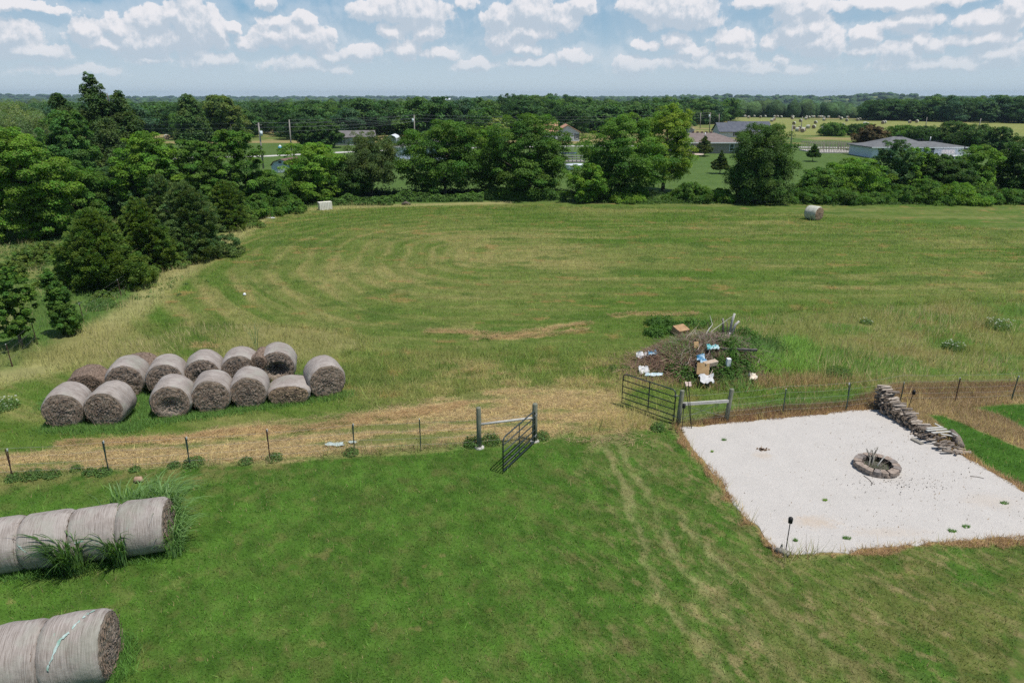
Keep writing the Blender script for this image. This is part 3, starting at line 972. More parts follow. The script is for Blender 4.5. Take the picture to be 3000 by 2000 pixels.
def tree(name, label, cat, kind, xc, base, top, wpx, color, n=16000, leaf=0.26, z0=0.12, K=90, group=None, dist=None, **kw):
    """pixels of the 2352 wide view: centre, foot row, top row, width"""
    _seed[0] += 1
    sd_ = _seed[0]
    p = Q(xc, base) if dist is None else Vector((0, dist, 0))
    p.x = xw(xc * S, (top * 0.55 + base * 0.45) * S, p.y)
    H = max(0.6, top_z(top * S, p.y))
    n = int(n * 2.6)
    K = int(K * 2.8)
    if kind != 'poplar':
        kw['rcs'] = kw.get('rcs', 1.0) * 0.64
    kw['flat'] = min(1.1, kw.get('flat', 0.6) * 1.45)
    leaf *= 0.72
    color = tuple(q * f for q, f in zip(color, (2.1, 2.0, 1.35)))
    W = 1.10 * (1.12 if kind == 'locust' else 1.0) * wpx * S * p.y / (2000 * CP - (min(base, 470) * S - 1000) * SP)
    tk = {k: kw.pop(k) for k in ('r0', 'limbs', 'stems', 'twig') if k in kw}
    t = thing(name, label, cat, p, group=group)
    link('crown', crown_mesh('crown', kind, W, H, z0 * H, n, leaf, color, sd_, K=K, **kw), t)
    link('trunk', trunk_mesh('trunk', W, H, z0 * H, sd_, skew=kw.get('skew', 0), **tk), t)
    return t


def build_trees():
    GF = 'trees along the back edge of the hay field'
    A = dict(group=GF)
    tree('locust_tree', 'leafy green tree right behind the white ribbed crate, left of the open-trunked tree', 'tree', 'locust', 716, 462, 328, 150, BRIGHT, 20000, 0.28, 0.08, flat=0.38, **A)
    tree('elm_tree', 'dark olive tree with bare forked trunk showing, before the grey-roofed white house', 'tree', 'round', 850, 452, 302, 125, (0.042, 0.066, 0.026), 15000, 0.22, 0.22, flat=0.7, stems=2, limbs=9, **A)
    tree('broadleaf_tree', 'low black-green tree filling the gap left of the open-trunked olive tree', 'tree', 'round', 800, 458, 372, 90, DARK, 9000, 0.24, 0.08, **A)
    tree('locust_tree', 'broad dark tree before the white house, left one of the two widest field-edge trees', 'tree', 'locust', 1020, 452, 276, 185, GREEN, 26000, 0.28, 0.14, flat=0.42, limbs=11, **A)
    tree('locust_tree', 'yellow-tinged tree squeezed between the two widest field-edge trees', 'tree', 'round', 1125, 448, 290, 90, BRIGHT, 10000, 0.26, 0.1, **A)
    tree('locust_tree', 'widest green tree of the field edge, its skirt hanging over the vine hedge gap', 'tree', 'locust', 1216, 452, 262, 190, GREEN, 30000, 0.28, 0.08, flat=0.42, limbs=11, **A)
    tree('broadleaf_tree', 'small bright round tree at the hedge gap below the deck with the pool', 'tree', 'round', 1352, 464, 374, 84, BRIGHT, 9000, 0.24, 0.04, **A)
    tree('locust_tree', 'feathery mid-green tree behind the small round one at the hedge gap', 'tree', 'locust', 1425, 455, 262, 185, (0.046, 0.100, 0.020), 26000, 0.27, 0.06, flat=0.40, **A)
    tree('locust_tree', 'tall yellow-green tree with black trunk foot, left of the tan brick house', 'tree', 'round', 1530, 440, 238, 122, YEL, 18000, 0.26, 0.17, flat=0.6, limbs=10, **A)
    tree('broadleaf_tree', 'dense dome-shaped dark tree standing alone right of the tan brick house', 'tree', 'round', 1752, 462, 282, 150, (0.034, 0.070, 0.020), 32000, 0.24, 0.02, flat=0.8, K=150, **A)
    # shrubs and trees at the right of the edge
    sp = [('bushy_tree', 'young ash-green tree left end of the thicket below the long grey roof', 'round', 1880, 455, 385, 95, GREEN, 9000), ('bushy_tree', 'bright low tree with black hollow in the thicket, below the timber frame', 'round', 1965, 453, 365, 130, BRIGHT, 14000),
          ('bushy_tree', 'blue-green spiky tree in front of left end of long white house', 'round', 2050, 452, 322, 85, BLUEG, 12000), ('bushy_tree', 'light green tree just right of the blue-green one before the long white house', 'round', 2098, 450, 338, 75, BRIGHT, 8000),
          ('bushy_tree', 'dark rounded tree before the middle of the long white house', 'locust', 2150, 450, 352, 95, DARK, 11000), ('bushy_tree', 'low dark shrub tree under the deck of the long white house', 'round', 2195, 452, 368, 85, DARK, 8000),
          ('locust_tree', 'feathery bright tree hiding the right end of the long white house', 'locust', 2245, 448, 333, 105, (0.055, 0.115, 0.020), 14000), ('locust_tree', 'big black-green layered tree cut by the right picture edge', 'locust', 2345, 446, 315, 120, DARK, 18000)]
    for i, (nm, lb, kd, xc, ba, to, w, c, n) in enumerate(sp):
        tree(nm, lb, 'tree', kd, xc, ba, to, w, c, n, 0.25, 0.06, flat=0.5, **A)
    # left mass
    GL = 'trees of the thicket on the left'
    B = dict(group=GL)
    tree('cedar_tree', 'nearest broad olive-green cedar at the left field edge', 'tree', 'cedar', 216, 655, 478, 205, CEDARG, 59800, 0.24, 0.02, K=440, flat=0.6, asp=0.30, mat=NEEDLE, rcs=0.60, **B)
    tree('cedar_tree', 'second cedar, narrower, right behind the nearest broad one', 'tree', 'cedar', 322, 618, 452, 140, CEDARG, 39000, 0.24, 0.02, K=340, flat=0.6, asp=0.30, mat=NEEDLE, rcs=0.60, **B)
    tree('cedar_tree', 'grey-green cedar above the dead grey brush at the field edge', 'tree', 'cedar', 428, 592, 415, 165, CEDARB, 46800, 0.24, 0.02, K=380, flat=0.55, asp=0.30, mat=NEEDLE, rcs=0.60, **B)
    tree('cedar_tree', 'farthest cedar of the row, at the corner where the field bends', 'tree', 'cedar', 520, 525, 412, 108, CEDARG, 28600, 0.24, 0.02, K=280, flat=0.6, asp=0.30, mat=NEEDLE, rcs=0.60, **B)
    tree('cedar_tree', 'blue-green cedar peeping between the two front cedars and the bright trees', 'tree', 'cedar', 372, 575, 400, 130, CEDARB, 31200, 0.24, 0.02, K=300, flat=0.55, asp=0.30, mat=NEEDLE, rcs=0.60, **B)
    tree('locust_tree', 'big yellow-green tree at left picture edge behind the rough meadow', 'tree', 'locust', 45, 548, 288, 195, BRIGHT, 38000, 0.24, 0.05, K=130, flat=0.4, tip=(0.13, 0.19, 0.03), **B)
    tree('locust_tree', 'dark-bottomed green tree between the yellow-green one and the cedars', 'tree', 'locust', 165, 520, 372, 150, GREEN, 24000, 0.23, 0.04, K=110, flat=0.5, **B)
    tree('broadleaf_tree', 'grey-green leafy tree above the nearest cedar', 'tree', 'round', 268, 500, 385, 120, BLUEG, 18000, 0.22, 0.04, **B)
    tree('broadleaf_tree', 'bright green tree just below and right of the tall poplar', 'tree', 'locust', 342, 500, 303, 140, BRIGHT, 24000, 0.24, 0.05, flat=0.5, **B)
    tree('locust_tree', 'layered mid-green tree between the bright one and the dark peaked one', 'tree', 'locust', 445, 492, 322, 130, GREEN, 20000, 0.24, 0.06, flat=0.36, **B)
    tree('broadleaf_tree', 'dark-hearted peaked tree left of the leaning transformer pole', 'tree', 'round', 540, 488, 298, 110, (0.045, 0.098, 0.020), 20000, 0.24, 0.06, **B)
    tree('broadleaf_tree', 'low green tree filling the ground below the transformer pole', 'tree', 'round', 610, 482, 392, 110, GREEN, 13000, 0.24, 0.04, **B)
    tree('broadleaf_tree', 'small bright tree behind the farthest cedar', 'tree', 'round', 480, 490, 395, 95, BRIGHT, 11000, 0.23, 0.04, **B)
    tree('broadleaf_tree', 'round green tree at the left edge below the silvery willow', 'tree', 'round', -20, 470, 285, 120, YEL, 16000, 0.28, 0.05, **B)
    tree('poplar_tree', 'tallest tree, dark jagged poplar rising high above the horizon', 'tree', 'poplar', 254, 420, 163, 150, (0.036, 0.066, 0.026), 42000, 0.40, 0.08, K=220, flat=0.9, upb=0.6, rcs=0.8,
         spires=[(-1.6, 0, 1.0, 0.66, 1), (1.1, 1, 0.84, 0.66, 1), (3.0, 0, 0.66, 0.60, 1), (0.0, -0.8, 0.60, 1.0, 1)], **B)
    tree('poplar_tree', 'slimmer dark poplar just left of the tallest tree', 'tree', 'poplar', 156, 405, 212, 74, (0.036, 0.066, 0.026), 16000, 0.40, 0.08, K=60, rcs=1.0, flat=0.9, upb=0.55, skew=-0.05, **B)
    tree('broadleaf_tree', 'green tree standing in front of the slimmer poplar', 'tree', 'round', 160, 440, 255, 112, (0.042, 0.095, 0.028), 20000, 0.34, 0.06, **B)
    tree('willow_tree', 'silvery grey-green willow at the far left edge', 'tree', 'round', 12, 400, 230, 190, (0.085, 0.125, 0.065), 26000, 0.42, 0.06, asp=0.25, flat=0.8, skew=0.0, tip=(0.17, 0.21, 0.13), **B)
    # saplings by the wire fence at left
    tree('young_tree', 'young tree with a bare stem foot at the left picture edge by the bales', 'tree', 'round', 24, 800, 612, 84, (0.042, 0.088, 0.018), 12000, 0.13, 0.18, K=60, r0=0.09, **B)
    tree('young_tree', 'young pointed tree standing in pale grass left of the mown curve', 'tree', 'poplar', 140, 770, 616, 70, (0.040, 0.086, 0.020), 11000, 0.12, 0.04, K=60, r0=0.07, skew=-0.12, **B)
    # middle distance
    tree('poplar_tree', 'narrow poplar with pale stem rising from the far wood left of the poles', 'tree', 'poplar', 438, 345, 214, 84, (0.042, 0.078, 0.030), 10000, 0.6, 0.08, flat=1.0, dist=165)
    tree('broadleaf_tree', 'pale olive tall tree right of the narrow far poplar', 'tree', 'round', 508, 345, 220, 100, (0.062, 0.095, 0.035), 12000, 0.6, 0.1, dist=175)
    t = tree('dead_tree', 'leafless grey tree in front of the pale olive tall tree', 'tree', 'round', 532, 345, 268, 46, (0.06, 0.08, 0.04), 60, 0.2, 0.3, dist=150, limbs=14, twig=True)
    tree('maple_tree', 'dark round yard tree left of the long grey-roofed house, the left of a pair', 'tree', 'round', 708, 338, 282, 56, DARK, 9000, 0.5, 0.06)
    tree('maple_tree', 'dark round yard tree overlapping the corner of the long grey-roofed house', 'tree', 'round', 748, 340, 276, 60, DARK, 9000, 0.5, 0.06)
    tree('broadleaf_tree', 'dull brown-green tree behind the steel carport', 'tree', 'round', 900, 322, 252, 70, (0.050, 0.066, 0.034), 8000, 0.6, 0.06, dist=235)
    tree('spruce_tree', 'small conifer on the lawn in front of the tan brick house', 'tree', 'spruce', 1619, 359, 312, 42, (0.060, 0.082, 0.040), 6000, 0.34, 0.22, flat=0.4, mat=NEEDLE)
    tree('spruce_tree', 'small dark conifer on the lawn left of the dome-shaped tree', 'tree', 'spruce', 1656, 399, 346, 38, (0.045, 0.070, 0.030), 6000, 0.28, 0.22, flat=0.4, mat=NEEDLE)
    tree('spruce_tree', 'small conifer on the lawn before the timber wall frame', 'tree', 'spruce', 1869, 371, 332, 36, (0.035, 0.070, 0.025), 5000, 0.30, 0.30, flat=0.4, mat=NEEDLE)
    tree('willow_tree', 'pale yellow-green willow beside the far dark-roofed house', 'tree', 'round', 1142, 322, 272, 56, (0.10, 0.135, 0.055), 5000, 0.6, 0.05, dist=215)
    tree('purple_leaf_tree', 'brownish purple-leaved tree left of the long grey roof', 'tree', 'round', 1998, 346, 286, 62, (0.062, 0.050, 0.034), 9000, 0.45, 0.05)
    for i, (xc, ba, to, w, c, lb) in enumerate([(1915, 312, 282, 62, GREEN, 'round bush at the near side of the far bale field, left of the pair'), (1965, 311, 285, 46, DARK, 'dark bush in the far bale field, middle of three'), (1990, 308, 283, 30, GREEN, 'smallest bush in the far bale field, right of the dark one'),
                                                (2075, 322, 288, 70, GREEN, 'shrub behind the left end of the long grey roof'), (2120, 330, 290, 76, DARK, 'dark rounded tree behind the peak of the long grey roof'), (2185, 335, 280, 84, DARK, 'leftmost of three plum-shaped dark trees behind the long grey roof'),
                                                (2245, 342, 285, 80, DARK, 'middle one of three plum-shaped dark trees behind the long grey roof'), (2292, 352, 292, 66, DARK, 'nearest plum-shaped dark tree right of the long grey roof')]):
        tree('shrub_tree', lb, 'tree', 'round', xc, ba, to, w, c, 6000, 0.5, 0.04, flat=0.7, group='dark yard trees by the far bale field')
    # shrubs along the back fence
    hed = [(1440, 462, 440, 90), (1590, 462, 418, 90), (1655, 462, 432, 70), (1870, 465, 428, 90), (1935, 466, 433, 100), (2010, 464, 440, 80), (2070, 463, 425, 90), (2130, 464, 412, 100), (2200, 466, 420, 110), (2270, 466, 425, 95), (2330, 464, 436, 90), (590, 496, 445, 90), (660, 486, 452, 80), (545, 500, 440, 70)]
    wh = ['under the feathery tree left of the hedge gap', 'below the tan brick house', 'at the left foot of the dome-shaped tree', 'at the right foot of the dome-shaped tree', 'second right of the dome-shaped tree', 'third right of the dome-shaped tree', 'below the blue-green spiky tree',
          'below the dark rounded tree', 'largest one, behind the lone bale', 'before the feathery bright tree', 'at the right end of the row', 'left of the white ribbed crate', 'directly behind the white ribbed crate', 'beside the farthest cedar']
    for (xc, ba, to, w), q in zip(hed, wh):
        tree('shrub', 'leafy green shrub on the back fence, ' + q, 'shrub', 'shrub', xc, ba, to, w, random.choice([GREEN, BRIGHT, GREEN]), 9000, 0.20, 0.0, K=50, flat=0.8, group='shrubs along the back fence')
    for (xc, ba, to, w, lb) in [(60, 612, 570, 70, 'pale green scrub bush left of the nearest cedar'), (20, 640, 600, 60, 'low scrub bush at the left edge above the young trees'), (105, 590, 555, 60, 'scrub bush at the dark trees foot left of the nearest cedar'), (230, 690, 668, 46, 'small bush below the nearest cedar in rough grass'),
                                (330, 655, 625, 60, 'bush at the foot of the second cedar'), (395, 615, 580, 54, 'bush with dry twigs right of the second cedar'), (560, 520, 486, 70, 'rounded bush right of the farthest cedar')]:
        tree('shrub', lb, 'shrub', 'shrub', xc, ba, to, w, (0.060, 0.098, 0.028), 6000, 0.14, 0.0, K=40, flat=0.8, group='scrub bushes on the left')
    # vine covered stretches of the old fence
    for (u0, u1, v, top, lb) in [(770, 905, 470, 448, 'low vine-covered stretch of old fence right of the white crate'), (900, 1110, 462, 440, 'long vine hedge below the left wide tree'), (1100, 1300, 458, 434, 'leafy vine hedge ending at the gap below the widest tree')]:
        a, b = Q(u0, v), Q(u1, v)
        L = (b - a).length
        H = top_z(top * S, a.y) * 0.85
        g = np.random.default_rng(int(u0))
        n = int(L * 1100)
        f = g.uniform(0, 1, n)
        hx = H * (0.55 + 0.75 * fbm(f * L / 1.6, f * 0, int(u0), 3))
        th = g.uniform(0, math.pi, n)
        rr = g.uniform(0.75, 1.05, n) * (0.75 + 0.5 * fbm(f * L / 0.5, th * 2, 5, 2))
        pos = np.stack([f * L, np.cos(th) * 0.75 * rr, np.sin(th) * hx * rr], 1)
        N = np.stack([g.normal(size=n) * 0.4, np.cos(th) + g.normal(size=n) * 0.4, np.sin(th) + 0.4 + g.normal(size=n) * 0.4], 1)
        N /= np.linalg.norm(N, axis=1)[:, None]
        V, F = leaf_quads(pos, N, 0.2, 0.75, g)
        c = np.array([0.090, 0.175, 0.034])[None, :] * (g.uniform(0.6, 1.5, n) * (0.6 + 0.8 * fbm(f * L / 0.8, pos[:, 2], 9, 2)))[:, None]
        t = thing('vine_hedge', lb, 'hedge', a, math.atan2((b - a).y, (b - a).x), group='vine-covered fence stretches')
        link('foliage', np_mesh('foliage', V, F, LEAF, np.repeat(c, 4, axis=0)), t)
        mb = MB()
        for k in range(int(L / 1.5)):
            x_ = k * 1.5
            mb.tube([(x_, 0, -0.1), (x_ + .1, .05, H * .5), (x_ - .1, 0, H * .8)], [.035, .025, .01], 5)
        mb.build('stem', BARK, t)
    # the woods: shared crowns, one object per tree
    kinds = []
    for i in range(7):
        c = tuple(q * 1.75 for q in [GREEN, DARK, (0.038, 0.080, 0.022), (0.048, 0.096, 0.022), BLUEG, DARK, (0.052, 0.10, 0.025)][i])
        W, H = 13.0, 12.0
        kinds.append((crown_mesh('crown', 'round', W, H, 0.05 * H, 8000, 0.66, c, 500 + i, K=80, flat=0.75), trunk_mesh('trunk', W, H, 1, 500 + i, limbs=5)))
    g = random.Random(5)
    spots = []

    def band(n, u0, u1, d0, d1, h0, h1, lb, gap=5.5):
        tries = 0
        k = 0
        while k < n and tries < n * 40:
            tries += 1
            d = d0 + (d1 - d0) * g.random() ** 1.2
            u = g.uniform(u0, u1)
            x = (u * S - 1500) * d / 2100
            y = d
            if any((x - a) ** 2 + (y - b) ** 2 < (gap + d * 0.004) ** 2 for a, b, *_ in spots[-700:]):
                continue
            if sdp(np.array([x]), np.array([y]), FARFIELD)[0] < 4:
                continue
            spots.append((x, y, g.uniform(h0, h1), lb))
            k += 1
    band(64, -60, 720, 205, 330, 8.0, 10.2, 'broadleaf tree in the wood behind the tan strip, left of the long grey-roofed house')
    band(74, 640, 1320, 215, 360, 8.5, 11.8, 'broadleaf tree in the central wood behind the houses')
    band(50, 1290, 1690, 300, 420, 8.5, 12.0, 'broadleaf tree in the wood behind the three close poles')
    band(30, 1985, 2120, 375, 450, 9.0, 11.6, 'broadleaf tree in the dark wood right of the far bale field')
    band(44, 2080, 2420, 320, 420, 10.5, 13.5, 'broadleaf tree in the tall wood at the right picture edge')
    band(12, 1150, 1310, 330, 390, 12.0, 13.8, 'taller dark tree standing up out of the central wood')
    band(10, 2090, 2190, 330, 360, 14.5, 16.5, 'tall tree crowning the wood at the right of the picture')
    for i, (x, y, h, lb) in enumerate(spots):
        cm, tm = kinds[g.randrange(7)]
        t = thing('woodland_tree', lb, 'tree', (x, y, float(terrain(x, y))), g.uniform(0, 6.28), group='woodland trees behind the houses')
        w = g.uniform(0.8, 1.15) * h / 12
        t.scale = (w, w, h / 12)
        link('crown', cm, t)
        link('trunk', tm, t)
    # the deep of the woods, one mass
    g2 = np.random.default_rng(15)
    src = kinds[2][0]
    co = np.empty(len(src.vertices) * 3, np.float32)
    src.vertices.foreach_get('co', co)
    co = co.reshape(-1, 4, 3)
    cl = np.empty(len(src.vertices) * 4, np.float32)
    src.color_attributes['Col'].data.foreach_get('color', cl)
    cl = cl.reshape(-1, 4, 4)[:, :, :3]
    sel = g2.choice(len(co), 1500, replace=False)
    co, cl = co[sel], cl[sel]
    mid = co.mean(1, keepdims=True)
    co = mid + (co - mid) * 1.9
    Vs, Cs = [], []
    for k in range(900):
        d = g2.uniform(240, 540)
        x = g2.uniform(-0.80, 0.84) * d
        if sdp(np.array([x]), np.array([float(d)]), FARFIELD)[0] < 8 or (d < 330 and abs(x / d - 0.05) > 0.9) or (0.24 < x / d < 0.5) or (x / d > 0.24 and d < 350):
            continue
        a = g2.uniform(0, 6.28)
        h = g2.uniform(8.0, 9.8) / 12
        R_ = np.array([[math.cos(a), -math.sin(a), 0], [math.sin(a), math.cos(a), 0], [0, 0, h]])
        Vs.append(co @ R_.T + np.array([x, d, float(terrain(x, d))]))
        Cs.append(cl * g2.uniform(0.7, 1.2))
    Vs = np.concatenate(Vs).reshape(-1, 3)
    tag(link('woods', np_mesh('woods', Vs, np.arange(len(Vs)).reshape(-1, 4), LEAF, np.concatenate(Cs).reshape(-1, 3))), 'deep woods closing the view behind the nearer trees', 'woods', kind='stuff')
    # undergrowth masses that read as one
    def bush_mass(name, lb, pts, n, hgt, wid, leaf, c, seed):
        g = np.random.default_rng(seed)
        pts = np.array(pts)
        k = 60 * len(pts)
        i = g.integers(0, len(pts), k)
        cx = pts[i, 0] + g.normal(size=k) * wid
        cy_ = pts[i, 1] + g.normal(size=k) * wid
        rc = g.uniform(0.3, 0.8, k) * hgt
        ci = g.choice(k, n)
        d = g.normal(size=(n, 3))
        d /= np.linalg.norm(d, axis=1)[:, None]
        d[:, 2] = np.abs(d[:, 2])
        pos = np.stack([cx[ci] + d[:, 0] * rc[ci], cy_[ci] + d[:, 1] * rc[ci], d[:, 2] * rc[ci] * g.uniform(0.3, 1, n)], 1)
        N = d + np.array([0, 0, 0.3]) + g.normal(size=(n, 3)) * 0.5
        N /= np.linalg.norm(N, axis=1)[:, None]
        V, F = leaf_quads(pos, N, leaf, 0.5, g)
        cc = np.array(c)[None, :] * (g.uniform(0.6, 1.4, n) * g.uniform(0.7, 1.3, k)[ci])[:, None]
        tag(link(name, np_mesh(name, V, F, LEAF, np.repeat(cc, 4, axis=0))), lb, 'undergrowth', kind='stuff')
    bush_mass('undergrowth', 'tangled low undergrowth under the thicket on the left', xy([(20, 560), (80, 570), (60, 540), (120, 600), (40, 610), (150, 560), (-40, 590), (150, 520), (260, 530), (90, 640), (190, 660), (60, 690), (250, 670), (300, 650)], Q), 22000, 0.42, 1.8, 0.13, (0.12, 0.20, 0.06), 71)
    bush_mass('weeds', 'green weeds crowding the fence foot below the back trees', xy([(u, 468) for u in range(560, 760, 24)] + [(u, 464) for u in range(1400, 1700, 24)] + [(u, 466) for u in range(1840, 2400, 22)], Q), 60000, 0.75, 0.8, 0.15, (0.090, 0.165, 0.038), 72)
    bush_mass('underbrush', 'dark underbrush closing the foot of the back tree row', xy([(u, 446) for u in range(560, 900, 30)] + [(u, 446) for u in range(950, 1300, 26)] + [(u, 448) for u in range(1330, 1500, 26)] + [(u, 447) for u in range(1860, 2400, 24)], Q), 42000, 1.3, 0.8, 0.28, DARK, 73)


def build_far_woods():
    """distant woods: low lumpy crowns scattered over the ridges"""
    g = np.random.default_rng(77)
    import bmesh
    bm = bmesh.new()
    bmesh.ops.create_icosphere(bm, subdivisions=2, radius=1)
    iv = np.array([v.co[:] for v in bm.verts])
    fi = np.array([[v.index for v in f.verts] for f in bm.faces])
    bm.free()
    for nm, r0, r1, n, lb in (('distant_woods', 520, 1500, 3600, 'distant woods beyond the hay field filling the low ground'), ('ridge_woods', 1500, 5600, 5200, 'blue-green wooded ridges along the horizon')):
        r = r0 * (r1 / r0) ** g.uniform(0, 1, n)
        a = np.radians(g.uniform(-41, 41, n))
        x, y = r * np.sin(a), r * np.cos(a)
        keep = ~((fbm(x / 260, y / 90, 33, 3) > 0.66) & (r > 1000))
        x, y, r = x[keep], y[keep], r[keep]
        n = len(x)
        s = (4.0 + r * 0.0022) * g.uniform(0.7, 1.4, n)
        hz = g.uniform(4.0, 7.5, n)
        z = terrain(x, y)
        lump = 1 + 0.35 * (g.uniform(0, 1, (n, len(iv), 1)) - 0.5)
        V = iv[None] * lump
        V = V * np.stack([s, s, hz], 1)[:, None, :] + np.stack([x, y, z + hz * 0.75], 1)[:, None, :]
        F = (fi[None] + (np.arange(n) * len(iv))[:, None, None]).reshape(-1, 3)
        c = np.array([0.034, 0.066, 0.022])[None, :] * 1.3 * g.uniform(0.65, 1.45, n)[:, None] * (1 + (g.uniform(0, 1, n)[:, None] - 0.5) * np.array([0.4, 0.1, 0.0]))
        c = np.repeat(c[:, None], len(iv), 1) * g.uniform(0.8, 1.25, (n, len(iv), 1))
        me = np_mesh(nm, V.reshape(-1, 3), F, FARLEAF, c.reshape(-1, 3), True)
        tag(link(nm, me), lb, 'woods', kind='stuff')


def far_leaf():
    m, t, b, out = new_mat('far_foliage')
    a = t.n('ShaderNodeAttribute', attribute_name='Col').outputs['Color']
    tc = t.n('ShaderNodeTexCoord').outputs['Object']
    nz = t.ss(t.noise(tc, 0.5, 5, 0.7), 0.3, 0.7, 0.6, 1.4)
    t.t.links.new(t.mix(1.0, a, t.n('ShaderNodeCombineXYZ', i_0=nz, i_1=nz, i_2=nz).outputs[0], 'MULTIPLY'), b.inputs['Base Color'])
    b.inputs['Roughness'].default_value = 0.95
    bp = t.n('ShaderNodeBump', i_Strength=1.0, i_Distance=2.0, i_Height=t.noise(tc, 0.35, 4, 0.7))
    t.t.links.new(bp.outputs[0], b.inputs['Normal'])
    return m


FARLEAF = far_leaf()


# ------------------------------------------------------------------ hay bales
def bale_mats():
    m, t, b, out = new_mat('net_wrap')
    tc = t.n('ShaderNodeTexCoord').outputs['Object']
    info = t.n('ShaderNodeObjectInfo').outputs['Random']
    off = t.vm('ADD', tc, t.n('ShaderNodeCombineXYZ', i_0=t.m('MULTIPLY', info, 40.0), i_1=0.0, i_2=0.0).outputs[0])
    fine = t.noise(t.vm('MULTIPLY', off, (55, 2.5, 2.5)), 1.0, 4, 0.65)        # wraps run round the bale
    blot = t.noise(off, 2.2, 6, 0.65)
    c = t.mix(t.ss(fine, 0.32, 0.68), (0.185, 0.155, 0.135), (0.35, 0.312, 0.285))
    c = t.mix(t.ss(blot, 0.40, 0.70, 0.0, 0.55), c, (0.43, 0.395, 0.365))
    c = t.mix(t.ss(t.noise(off, 1.1, 5, 0.6), 0.50, 0.66, 0.0, 0.30), c, (0.15, 0.19, 0.13))
    c = t.mix(t.ss(t.noise(t.vm('MULTIPLY', off, (1.5, 1, 1)), 2.6, 6, 0.75), 0.66, 0.70, 0.0, 0.30), c, (0.22, 0.48, 0.37))
    t.t.links.new(c, b.inputs['Base Color'])
    b.inputs['Roughness'].default_value = 0.85
    bp = t.n('ShaderNodeBump', i_Strength=0.7, i_Distance=0.02, i_Height=t.m('ADD', fine, t.noise(off, 9, 4)))
    t.t.links.new(bp.outputs[0], b.inputs['Normal'])
    m2, t, b, out = new_mat('bale_end_hay')
    tc = t.n('ShaderNodeTexCoord').outputs['Object']
    s = t.n('ShaderNodeSeparateXYZ', i_0=tc)
    rad = t.m('SQRT', t.m('ADD', t.m('POWER', s.outputs[1], 2.0), t.m('POWER', s.outputs[2], 2.0)))
    ang = t.m('ARCTAN2', s.outputs[2], s.outputs[1])
    wv = t.noise(t.n('ShaderNodeCombineXYZ', i_0=t.m('MULTIPLY', rad, 30.0), i_1=t.m('MULTIPLY', t.m('SINE', ang), 1.6), i_2=t.m('MULTIPLY', t.m('COSINE', ang), 1.6)).outputs[0], 1.0, 5, 0.7, 0.6)
    nz = t.noise(tc, 16, 5, 0.75)
    k = t.m('ADD', t.m('MULTIPLY', wv, 0.85), t.m('MULTIPLY', nz, 0.28))
    c = t.mix(t.ss(k, 0.38, 0.76), (0.13, 0.105, 0.088), (0.39, 0.315, 0.25))
    t.t.links.new(c, b.inputs['Base Color'])
    b.inputs['Roughness'].default_value = 0.95
    bp = t.n('ShaderNodeBump', i_Strength=1.0, i_Distance=0.05, i_Height=k)
    t.t.links.new(bp.outputs[0], b.inputs['Normal'])
    return m, m2


NET, HAYEND = bale_mats()
NET_PALE = M_noise('pale_net_wrap', (0.33, 0.34, 0.27), (0.54, 0.53, 0.46), 4, 0.8, 0.3, (3, 1, 1))
HAY_TAN = M_noise('tan_hay', (0.19, 0.14, 0.095), (0.40, 0.30, 0.20), 7, 0.95, 0.8, dist=0.05)
HAY_BROWN = M_noise('rotten_hay', (0.10, 0.070, 0.050), (0.27, 0.20, 0.155), 9, 0.95, 1.0, (1, 2, 2), dist=0.05)
MINT = M_noise('mint_net_shred', (0.17, 0.30, 0.24), (0.42, 0.50, 0.49), 8, 0.8, 0.2)


def bale_profile(ax, ang, rad, L, sag, sq, lump, seed):
    """point on the bale side; axis along x"""
    e = abs(ax) / (L / 2)
    round_ = 1 - 0.10 * max(0, e - 0.75) ** 2 / 0.0625
    r = rad * round_ * (1 + lump * float(_ln(ax * 1.3 + seed, ang * 1.2, seed)))
    y, z = r * math.cos(ang) * sq[0], r * math.sin(ang) * sq[1]
    zb = -rad * sq[1] * (1 - sag)
    if z < zb:
        z = zb
        y *= 1.04
    return y, z - zb


_rn = np.random.default_rng(4).uniform(-1, 1, (64, 64))


def _ln(a, b, s):
    a, b = a * 2 + s * 3.1, b * 2
    i, j = math.floor(a), math.floor(b)
    fa, fb = a - i, b - j
    fa, fb = fa * fa * (3 - 2 * fa), fb * fb * (3 - 2 * fb)
    return (_rn[i % 64, j % 64] * (1 - fa) + _rn[(i + 1) % 64, j % 64] * fa) * (1 - fb) + (_rn[i % 64, (j + 1) % 64] * (1 - fa) + _rn[(i + 1) % 64, (j + 1) % 64] * fa) * fb


